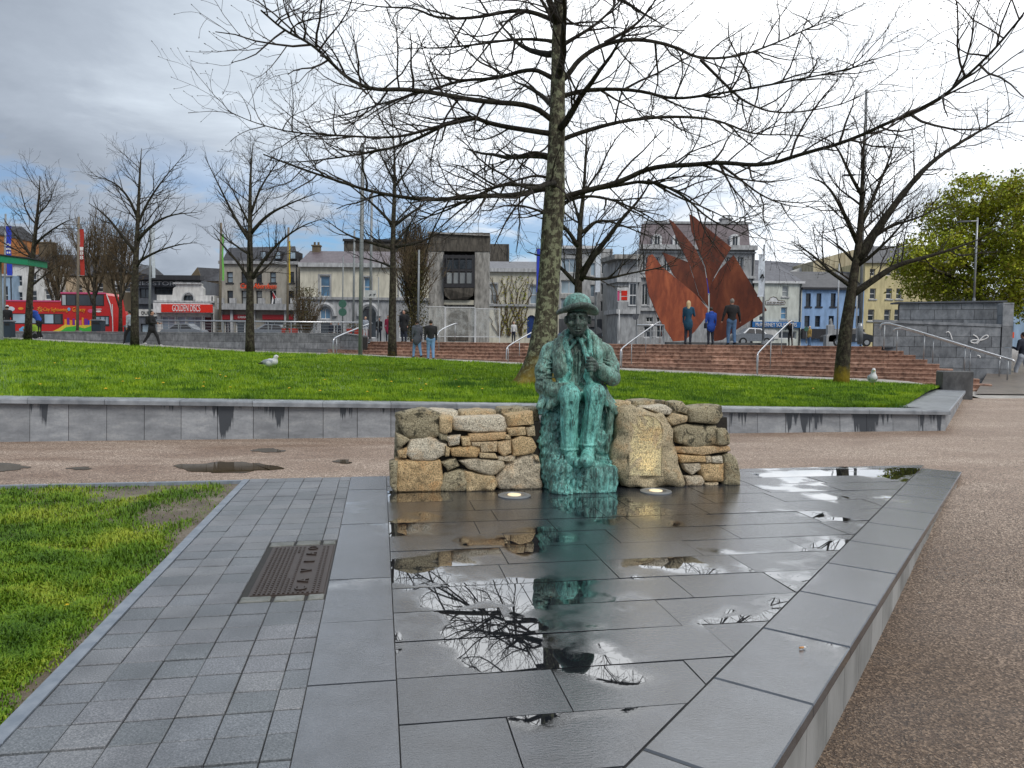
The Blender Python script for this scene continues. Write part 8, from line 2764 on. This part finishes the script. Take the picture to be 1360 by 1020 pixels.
# ------------------------------------------------------------------ cars
def car(px, D, lenpx, m, label, face=1, hgt=1.45):
    L = lenpx/FPX*D
    s = L/4.3
    x0 = BX(px, D)
    t = thing('parked_car', (x0, D+.9, Z0), label, 'car', 'cars parked along the street')
    prof = [(-2.15, .35), (-2.15, .72), (-2.0, .88), (-1.35, .95), (-.75, 1.40), (.65, 1.45), (1.35, 1.0), (2.0, .86), (2.15, .65), (2.15, .35)]
    q = [Vector((x0+face*x*s, D, Z0+z*hgt/1.45)) for x, z in prof]
    if face > 0: q = q[::-1]
    # tumblehome: two layers
    mb = MB(); n = len(q)
    v = [p.copy() for p in q]+[p+Vector((0, 1.75, 0)) for p in q]
    for i, p in enumerate(q):
        if p.z > Z0+1.1: v[i].y += .18; v[n+i].y -= .18
    mb.add(v, [list(range(n)), list(range(2*n-1, n-1, -1))]+[[(i+1) % n, i, n+i, n+(i+1) % n] for i in range(n)])
    mb.build('body', MATS[m], t)
    for pts in ([(-1.15, .98), (-.68, 1.33), (-.08, 1.36), (-.08, .98)], [(0, .98), (0, 1.36), (.58, 1.36), (1.12, 1.0)]):
        qq = [Vector((x0+face*x*s, D+.02-.0+(.16 if z > 1.1 else .0)-.035, Z0+z*hgt/1.45)) for x, z in pts]
        mb = MB(); mb.prism(qq, (0, .02, 0)); mb.build('window', MATS['trim_dark'], t)
    for xw in (-1.35, 1.35):
        c = Vector((x0+xw*s, D-.02, Z0+.32)); mb = MB(); mb.tube([c, c+Vector((0, .22, 0))], .32, 16); wh = mb.build('wheel', MATS['rubber'], t)
        mb = MB(); mb.tube([c-Vector((0, .012, 0)), c+Vector((0, .02, 0))], .19, 12); mb.build('rim', MATS['steel_dull'], wh)
    mb = MB(); c = Vector((x0+face*2.1*s, D+.3, Z0+.68)); mb.obox(c, (.06, 0, 0), (0, .16, 0), (0, 0, .07)); mb.build('headlight', MATS['glass_sky'], t)
car(360, 66, 62, 'car_silver', 'silver car parked in front of the red shop signs', -1)
car(240, 68, 55, 'car_silver', 'pale silver car below the long red shop sign')
car(768, 62, 52, 'car_blue', 'blue car parked behind the steps left of the stone building')
car(785, 58, 30, 'car_dark', 'dark boxy car in front of the modern grey building', 1, 1.9)
car(1003, 62, 50, 'car_silver', 'silver car below the blue shop fascia', -1)
car(1132, 60, 62, 'car_dark', 'dark car with a pale roof in front of the blue house', 1)
# planters and bikes
for (x0, x1, lab) in ((374, 393, 'red planter box with a wreath behind the railing'), (460, 476, 'red planter box left of the tall lamp post behind the wall'), (478, 487, 'small red planter box right of the tall lamp post')):
    D = 60; a, b = P(x0, 436, D), P(x1, 452, D)
    t = thing('planter', ((a.x+b.x)/2, D, Z0), lab, 'planter', 'red planters at the street edge')
    mb = MB(); mb.slab([(a.x, D), (b.x, D), (b.x, D+.6), (a.x, D+.6)], Z0, a.z, .03); mb.build('box', MATS['planter_red'], t)
    rng = np.random.default_rng(int(x0)); c = np.stack([rng.uniform(a.x, b.x, 160), rng.uniform(D, D+.6, 160), a.z+rng.random(160)*.35], 1)
    leaf_cloud('plants', c, .07, MATS['leaf_ivy'], t, rng)
# grey obelisk of cut stone before the blue house
D = 60; a = P(1105, 452, D)
t = thing('stone_monument', (a.x, D, Z0), 'small grey stone monument in front of the blue house', 'monument')
mb = MB(); mb.slab([(a.x-.45, D), (a.x+.35, D), (a.x+.35, D+.6), (a.x-.45, D+.6)], Z0, Z0+.9, .04); mb.slab([(a.x-.30, D+.1), (a.x+.22, D+.1), (a.x+.22, D+.5), (a.x-.30, D+.5)], Z0+.9, Z0+1.7, .05); mb.tube([(a.x, D+.3, Z0+1.68), (a.x-.05, D+.3, Z0+2.05), (a.x, D+.3, Z0+2.2)], [.16, .12, .03], 8); mb.build('stone', MATS['limestone'], t)
# ------------------------------------------------------------------ people
def person(px, py, Y, H, heading, cl, label, res=.02, stride=0.0, larm=None, rarm=None, coat=0.0, hair='short', hood=False, lean=0.0, hat=None, sit=False, zfoot=None, bag=None, crouch=0.0, bulk=1.0):
    """a standing or walking figure built as one surface. heading: 0 faces away from the camera, pi faces it.
    cl: material names for top, legs, shoes, hair, skin. larm/rarm: (forward, out, bend) of the arms"""
    f = P(px, py, Y)
    if zfoot is not None: f.z = zfoot
    s = H/1.75
    sd = SDF((-.55, -.55, -.02), (.55, .60, 1.86), res/s if s < 1 else res)
    TOP, LEG, SHO, HAI, SKI, EX = range(6)
    hz = .92-crouch
    ly = lean
    chest = np.array((0, ly*.9, hz+.46)); pel = np.array((0, 0, hz)); neck = np.array((0, ly*1.15, hz+.60)); head = np.array((0, ly*1.45+.02, hz+.735))
    b = bulk
    # legs
    for sg, st in ((-1, stride), (1, -stride)):
        hip = pel+np.array((sg*.085, 0, -.03)); kn = np.array((sg*.095, st*.55+.03+crouch*.5, .50-crouch*.25)); an = np.array((sg*.10, st-.02, .09+(max(0, -st)*.25)))
        sd.cap(hip, kn, .088*b, .064*b, .03, LEG); sd.cap(kn, an, .062*b, .046*b, .02, LEG)
        sd.cap(an+np.array((0, -.03, -.04)), an+np.array((0, .13, -.055)), .042, .034, .015, SHO)
    # trunk
    sd.ell(pel, (.165*b, .115*b, .13), .04, LEG if not coat else TOP)
    sd.cap(pel+np.array((0, 0, .08)), chest, .125*b, .135*b, .05, TOP)
    sd.ell(chest+np.array((0, 0, -.06)), (.185*b, .125*b, .22), .04, TOP)
    sd.cap(chest+np.array((-.135*b, 0, .075)), chest+np.array((.135*b, 0, .075)), .07, .07, .05, TOP)
    if coat:
        sd.ell(pel+np.array((0, 0, -coat*.4)), (.185*b, .135*b, .12+coat*.62), .03, TOP)
    # arms
    for sg, a in ((-1, larm or (0.02, .06, .10)), (1, rarm or (0.02, .06, .10))):
        fw, ou, bd = a
        sh = chest+np.array((sg*.185*b, 0, .065))
        d = np.array((sg*ou, fw, -math.sqrt(max(.05, 1-fw*fw-ou*ou))))
        el = sh+d*.29
        d2 = np.array((sg*(ou-bd*.35), fw+bd, -math.sqrt(max(.02, 1-min(.98, (fw+bd)**2))) if bd < 1.2 else .55)); d2 = d2/np.linalg.norm(d2)
        wr = el+d2*.25
        sd.cap(sh, el, .056*b, .046*b, .03, TOP); sd.cap(el, wr, .045*b, .036, .02, TOP)
        ha = wr+d2*.05
        sd.ell(ha, (.028, .038, .045), .01, SKI)
        for k in (-1.2, -.4, .4, 1.2):
            sd.cap(ha+d2*.02+np.array((0, k*.013, 0)), ha+d2*.085+np.array((-sg*.006, k*.014+.006, 0)), .0095, .008, .004, SKI)
        sd.cap(ha+np.array((-sg*.012, .022, .01)), ha+d2*.045+np.array((-sg*.02, .042, 0)), .0105, .009, .005, SKI)
    # neck, head, face
    sd.cap(neck-np.array((0, 0, .06)), head-np.array((0, .01, .05)), .055, .05, .02, SKI)
    sd.ell(head, (.074, .092, .112), .01, SKI)
    sd.ell(head+np.array((0, .03, -.065)), (.052, .055, .05), .02, SKI)
    sd.cap(head+np.array((0, .092, .01)), head+np.array((0, .108, -.022)), .010, .014, .008, SKI)
    for sg in (-1, 1):
        sd.ell(head+np.array((sg*.032, .088, .016)), (.016, .012, .010), .005, SKI, True)
        sd.ell(head+np.array((sg*.078, 0, -.01)), (.012, .022, .03), .006, SKI)
    sd.cap(head+np.array((-.022, .086, -.058)), head+np.array((.022, .086, -.058)), .006, .006, .004, SKI, True)
    if hair:
        sd.ell(head+np.array((0, -.022, .030)), (.083, .092, .098), .008, HAI)
    if hair == 'long':
        sd.cap(head+np.array((0, -.06, .0)), head+np.array((.02, -.085, -.20)), .078, .055, .03, HAI); sd.cap(head+np.array((-.06, -.02, -.02)), head+np.array((-.05, -.03, -.17)), .035, .028, .02, HAI); sd.cap(head+np.array((.06, -.02, -.02)), head+np.array((.05, -.03, -.17)), .035, .028, .02, HAI)
    if hood:
        sd.cap(neck+np.array((-.06, -.075, .0)), neck+np.array((.06, -.075, .0)), .055, .055, .03, TOP)
    if hat:
        sd.ell(head+np.array((0, -.01, .055)), (.088, .10, .08), .01, EX)
    if bag == 'back':
        sd.box(chest+np.array((0, -.20, -.08)), (.13, .075, .2), .05, .02, EX)
    if bag == 'side':
        sd.box(pel+np.array((-.25, 0, -.02)), (.05, .14, .13), .03, .01, EX)
    # cloth creases
    x, y, z = sd.ax[0][:, None, None], sd.ax[1][None, :, None], sd.ax[2][None, None, :]
    sd.D += ((sd.M != SKI)*(.004*np.sin(38*z+9*np.sin(11*x+5*y))*np.sin(17*x-13*y+8*z))).astype(np.float32)
    v, fc, m = sd.mesh()
    v = smooth_mesh(v, fc, 1, .4)
    v = v*s
    c, sn = math.cos(heading), math.sin(heading)
    w = np.stack([f.x+v[:, 0]*c-v[:, 1]*sn, f.y+v[:, 0]*sn+v[:, 1]*c, f.z+v[:, 2]-v[:, 2].min()], 1)
    names = [cl[0], cl[1], cl[2] if len(cl) > 2 else 'cloth_black', cl[3] if len(cl) > 3 else 'hair_dark', 'skin', cl[4] if len(cl) > 4 else 'cloth_black']
    o = mesh_obj('person', w, fc, [MATS[n] for n in names], None, m, True, origin=tuple(f))
    return tag(o, label, 'person')

PI = math.pi
# three looking at the rusty plates from the top of the steps
ZS = 1.392
person(913.5, 455, 31.4, 1.80, -.5, ('cloth_teal', 'cloth_navy', 'cloth_black', 'hair_blond'), 'blonde woman in a teal coat on the top step, hand raised to her face', rarm=(.35, .1, 1.6), coat=.22, hair='long', zfoot=ZS)
person(943.5, 455, 31.0, 1.52, 0.05, ('cloth_blue', 'cloth_navy', 'cloth_black', 'hair_dark', 'cloth_navy'), 'person in a bright blue hooded coat on the top step, seen from behind', coat=.20, hood=True, bag='side', zfoot=ZS, bulk=1.12)
person(971, 456.5, 30.5, 1.84, 0.1, ('cloth_black', 'cloth_denim', 'cloth_black', 'hair_grey'), 'grey haired man in a black top and jeans on the top step, seen from behind', larm=(.05, .28, .12), rarm=(.05, .28, .12), stride=.08, zfoot=ZS, bulk=1.18)
# two walking along the lawn path
person(554, 475.5, 33.6, 1.66, .55, ('cloth_grey', 'cloth_jeans_light', 'cloth_black', 'hair_dark'), 'walker in a grey hooded jacket and light jeans on the lawn path', stride=.22, hood=True, coat=.20, bulk=1.15)
person(572, 478.3, 33.2, 1.74, .25, ('cloth_black', 'cloth_jeans_light', 'cloth_black', 'hair_dark'), 'walker in a black jacket and light jeans on the lawn path beside the grey jacket', stride=.10, bulk=1.22)
# left: passers-by behind the lawn
person(202, 459.5, 37.2, 1.72, -PI/2+.1, ('cloth_black', 'cloth_black', 'cloth_white', 'hair_dark', 'cloth_black'), 'person in black with white shoes striding past the grey wall', stride=.34, larm=(.3, .1, 1.0), rarm=(.2, .1, 1.1), hood=True, coat=.15, bulk=1.2, bag='back')
person(173, 458.5, 37.6, 1.72, PI/2-.2, ('cloth_lightgrey', 'cloth_black', 'cloth_white', 'hair_dark'), 'person in a light grey top walking behind the second tree', stride=.30)
person(52.5, 450, 38.0, 1.62, PI/2, ('cloth_blue', 'cloth_black', 'cloth_white', 'hair_dark'), 'person in a blue waistcoat bending forward over a buggy by the first tree', lean=.26, larm=(.75, .1, .3), rarm=(.75, .1, .3), bulk=1.15)
person(10.5, 449, 39.6, 1.7, 0.4, ('cloth_black', 'cloth_black', 'cloth_black', 'hair_dark', 'cloth_white'), 'person in black with a white hat behind the leftmost bin', hat=True, coat=.2)
# far right
person(1357, 507.5, 26.8, 1.76, .35, ('cloth_navy', 'cloth_lightgrey', 'cloth_black', 'hair_dark'), 'person in a dark waistcoat and light grey trousers cut by the right picture edge', stride=.22, larm=(.1, .15, 1.5), rarm=(.0, .1, .3), bulk=1.1)
# by the street
person(536.5, 453, 43.0, 1.78, PI-.3, ('cloth_black', 'cloth_navy', 'cloth_black', 'hair_dark'), 'tall person in a dark coat standing in front of the ivy tree', coat=.35, zfoot=1.38, bulk=1.2)
person(682, 453, 56.0, 1.55, PI, ('cloth_white', 'cloth_navy', 'cloth_white', 'hair_blond'), 'child in a white top by the pale house with creepers', zfoot=1.38, res=.025)
person(1050, 452, 42.0, 1.50, PI-.6, ('cloth_black', 'cloth_black', 'cloth_black', 'hair_dark'), 'stooping person in black behind the handrail at the blue fascia', lean=.25, larm=(.6, .1, .9), rarm=(.5, .1, 1.0), zfoot=1.38, crouch=.12)
person(1075, 452, 50.0, 1.30, PI/2+.3, ('cloth_yellow', 'cloth_denim', 'cloth_black', 'hair_blond'), 'child in a yellow jacket in front of the blue house', zfoot=1.38, res=.025, coat=.12)
person(485.5, 452, 50.0, 1.62, PI-.2, ('cloth_lightgrey', 'cloth_white', 'cloth_black', 'hair_blond'), 'person in pale clothes between the lamp post and the grey pole at the bank', zfoot=1.38, res=.025)
person(503.5, 452, 52.0, 1.62, PI+.2, ('cloth_black', 'cloth_navy', 'cloth_black', 'hair_dark'), 'person in black standing before the bank doorway', zfoot=1.38, res=.025)
person(515.5, 452, 48.0, 1.66, PI, ('cloth_red', 'cloth_navy', 'cloth_black', 'hair_dark'), 'person in a red coat half hidden by the slim tree', zfoot=1.38, res=.025, coat=.3)
person(440, 452, 56.0, 1.60, PI-.4, ('cloth_navy', 'cloth_black', 'cloth_black', 'hair_dark'), 'person in navy sitting low in front of the bank window', zfoot=1.20, res=.025)
person(449, 452, 56.5, 1.60, PI+.4, ('cloth_navy', 'cloth_black', 'cloth_black', 'hair_blond'), 'fair haired person in navy beside the one at the bank window', zfoot=1.20, res=.025)
# buggy with a green cover
q = P(43.5, 450, 37.9)
t = thing('buggy', q, 'small buggy with a bright green cover beside the first tree', 'buggy')
mb = MB(); mb.slab([(q.x-.3, q.y-.2), (q.x+.3, q.y-.2), (q.x+.3, q.y+.2), (q.x-.3, q.y+.2)], q.z+.38, q.z+.72, .1); mb.build('cover', MATS['cloth_green'], t)
mb = MB(); mb.tube([(q.x+.28, q.y, q.z+.5), (q.x+.5, q.y, q.z+.98), (q.x+.58, q.y, q.z+1.0)], .02, 6); mb.tube([(q.x-.25, q.y, q.z+.15), (q.x+.28, q.y, q.z+.5)], .02, 6); mb.build('handle', MATS['rubber'], t)
for dx in (-.25, .25):
    for dy in (-.2, .2):
        mb = MB(); mb.tube([(q.x+dx, q.y+dy-.02, q.z+.13), (q.x+dx, q.y+dy+.02, q.z+.13)], .13, 14); mb.build('wheel', MATS['rubber'], t)

# ------------------------------------------------------------------ gulls
def lawn_hit(px, py):
    best = None
    for k in range(201):
        q = lawn_pt(px, k/200)
        for _ in range(1):
            r = q-Vector((0, 0, CAM_H)); zc = r.dot(CF); y = 510-FPX*r.dot(CU)/zc; x = 680+FPX*r.dot(CR)/zc
        if best is None or abs(y-py) < best[0]: best = (abs(y-py), q, x)
    q = best[1]
    return Vector((q.x+(px-best[2])/FPX*q.y, q.y, q.z+.03))
def gull(px, py, scale, heading, label, sitting):
    f = lawn_hit(px, py)
    sd = SDF((-.2, -.45, -.05), (.2, .35, .55), .009)
    WH, GR, BK, BE = 0, 1, 2, 3
    if sitting:
        sd.chain([(0, -.20, .13), (0, -.02, .13), (0, .12, .15)], [.045, .095, .085], .05, WH)
        sd.cap((0, .12, .17), (0, .155, .27), .062, .052, .04, WH); sd.ell((0, .165, .285), (.048, .062, .052), .02, WH)
        sd.cap((0, .21, .28), (0, .262, .272), .015, .008, .006, BE)
        for s in (-1, 1):
            sd.ell((s*.07, -.03, .155), (.028, .17, .065), .012, GR); sd.cap((s*.045, -.16, .13), (s*.015, -.33, .10), .022, .010, .012, BK)
            sd.cap((s*.04, .02, .06), (s*.04, .02, .0), .008, .008, .006, BE)
            sd.ell((s*.043, .20, .297), (.006, .008, .008), .002, BK)
        sd.cap((0, -.2, .12), (0, -.30, .09), .04, .015, .02, WH)
    else:
        sd.chain([(0, -.18, .17), (0, -.02, .19), (0, .07, .22)], [.05, .105, .095], .05, WH)
        sd.cap((0, .07, .26), (0, .085, .39), .068, .050, .04, WH); sd.ell((0, .10, .41), (.047, .060, .052), .02, WH)
        sd.cap((0, .15, .405), (0, .20, .395), .015, .008, .006, BE)
        for s in (-1, 1):
            sd.ell((s*.085, -.04, .20), (.028, .16, .075), .012, GR); sd.cap((s*.07, -.15, .16), (s*.03, -.30, .11), .024, .010, .012, BK)
            sd.cap((s*.045, .01, .10), (s*.045, .02, .0), .009, .008, .006, BE)
            sd.ell((s*.043, .13, .42), (.006, .008, .008), .002, BK)
    v, fc, m = sd.mesh(); v = smooth_mesh(v, fc, 1, .4)
    v = v*scale
    c, sn = math.cos(heading), math.sin(heading)
    w = np.stack([f.x+v[:, 0]*c-v[:, 1]*sn, f.y+v[:, 0]*sn+v[:, 1]*c, f.z+v[:, 2]-v[:, 2].min()], 1)
    o = mesh_obj('gull', w, fc, [MATS['feather_white'], MATS['feather_grey'], MATS['cloth_black'], MATS['beak']], None, m, True, origin=tuple(f))
    tag(o, label, 'gull')
gull(359, 490, 1.0, -PI/2-.15, 'white gull resting on the lawn, facing right', True)
gull(1158.5, 514, 1.0, PI-.25, 'white gull standing upright on the lawn near the leaning tree', False)
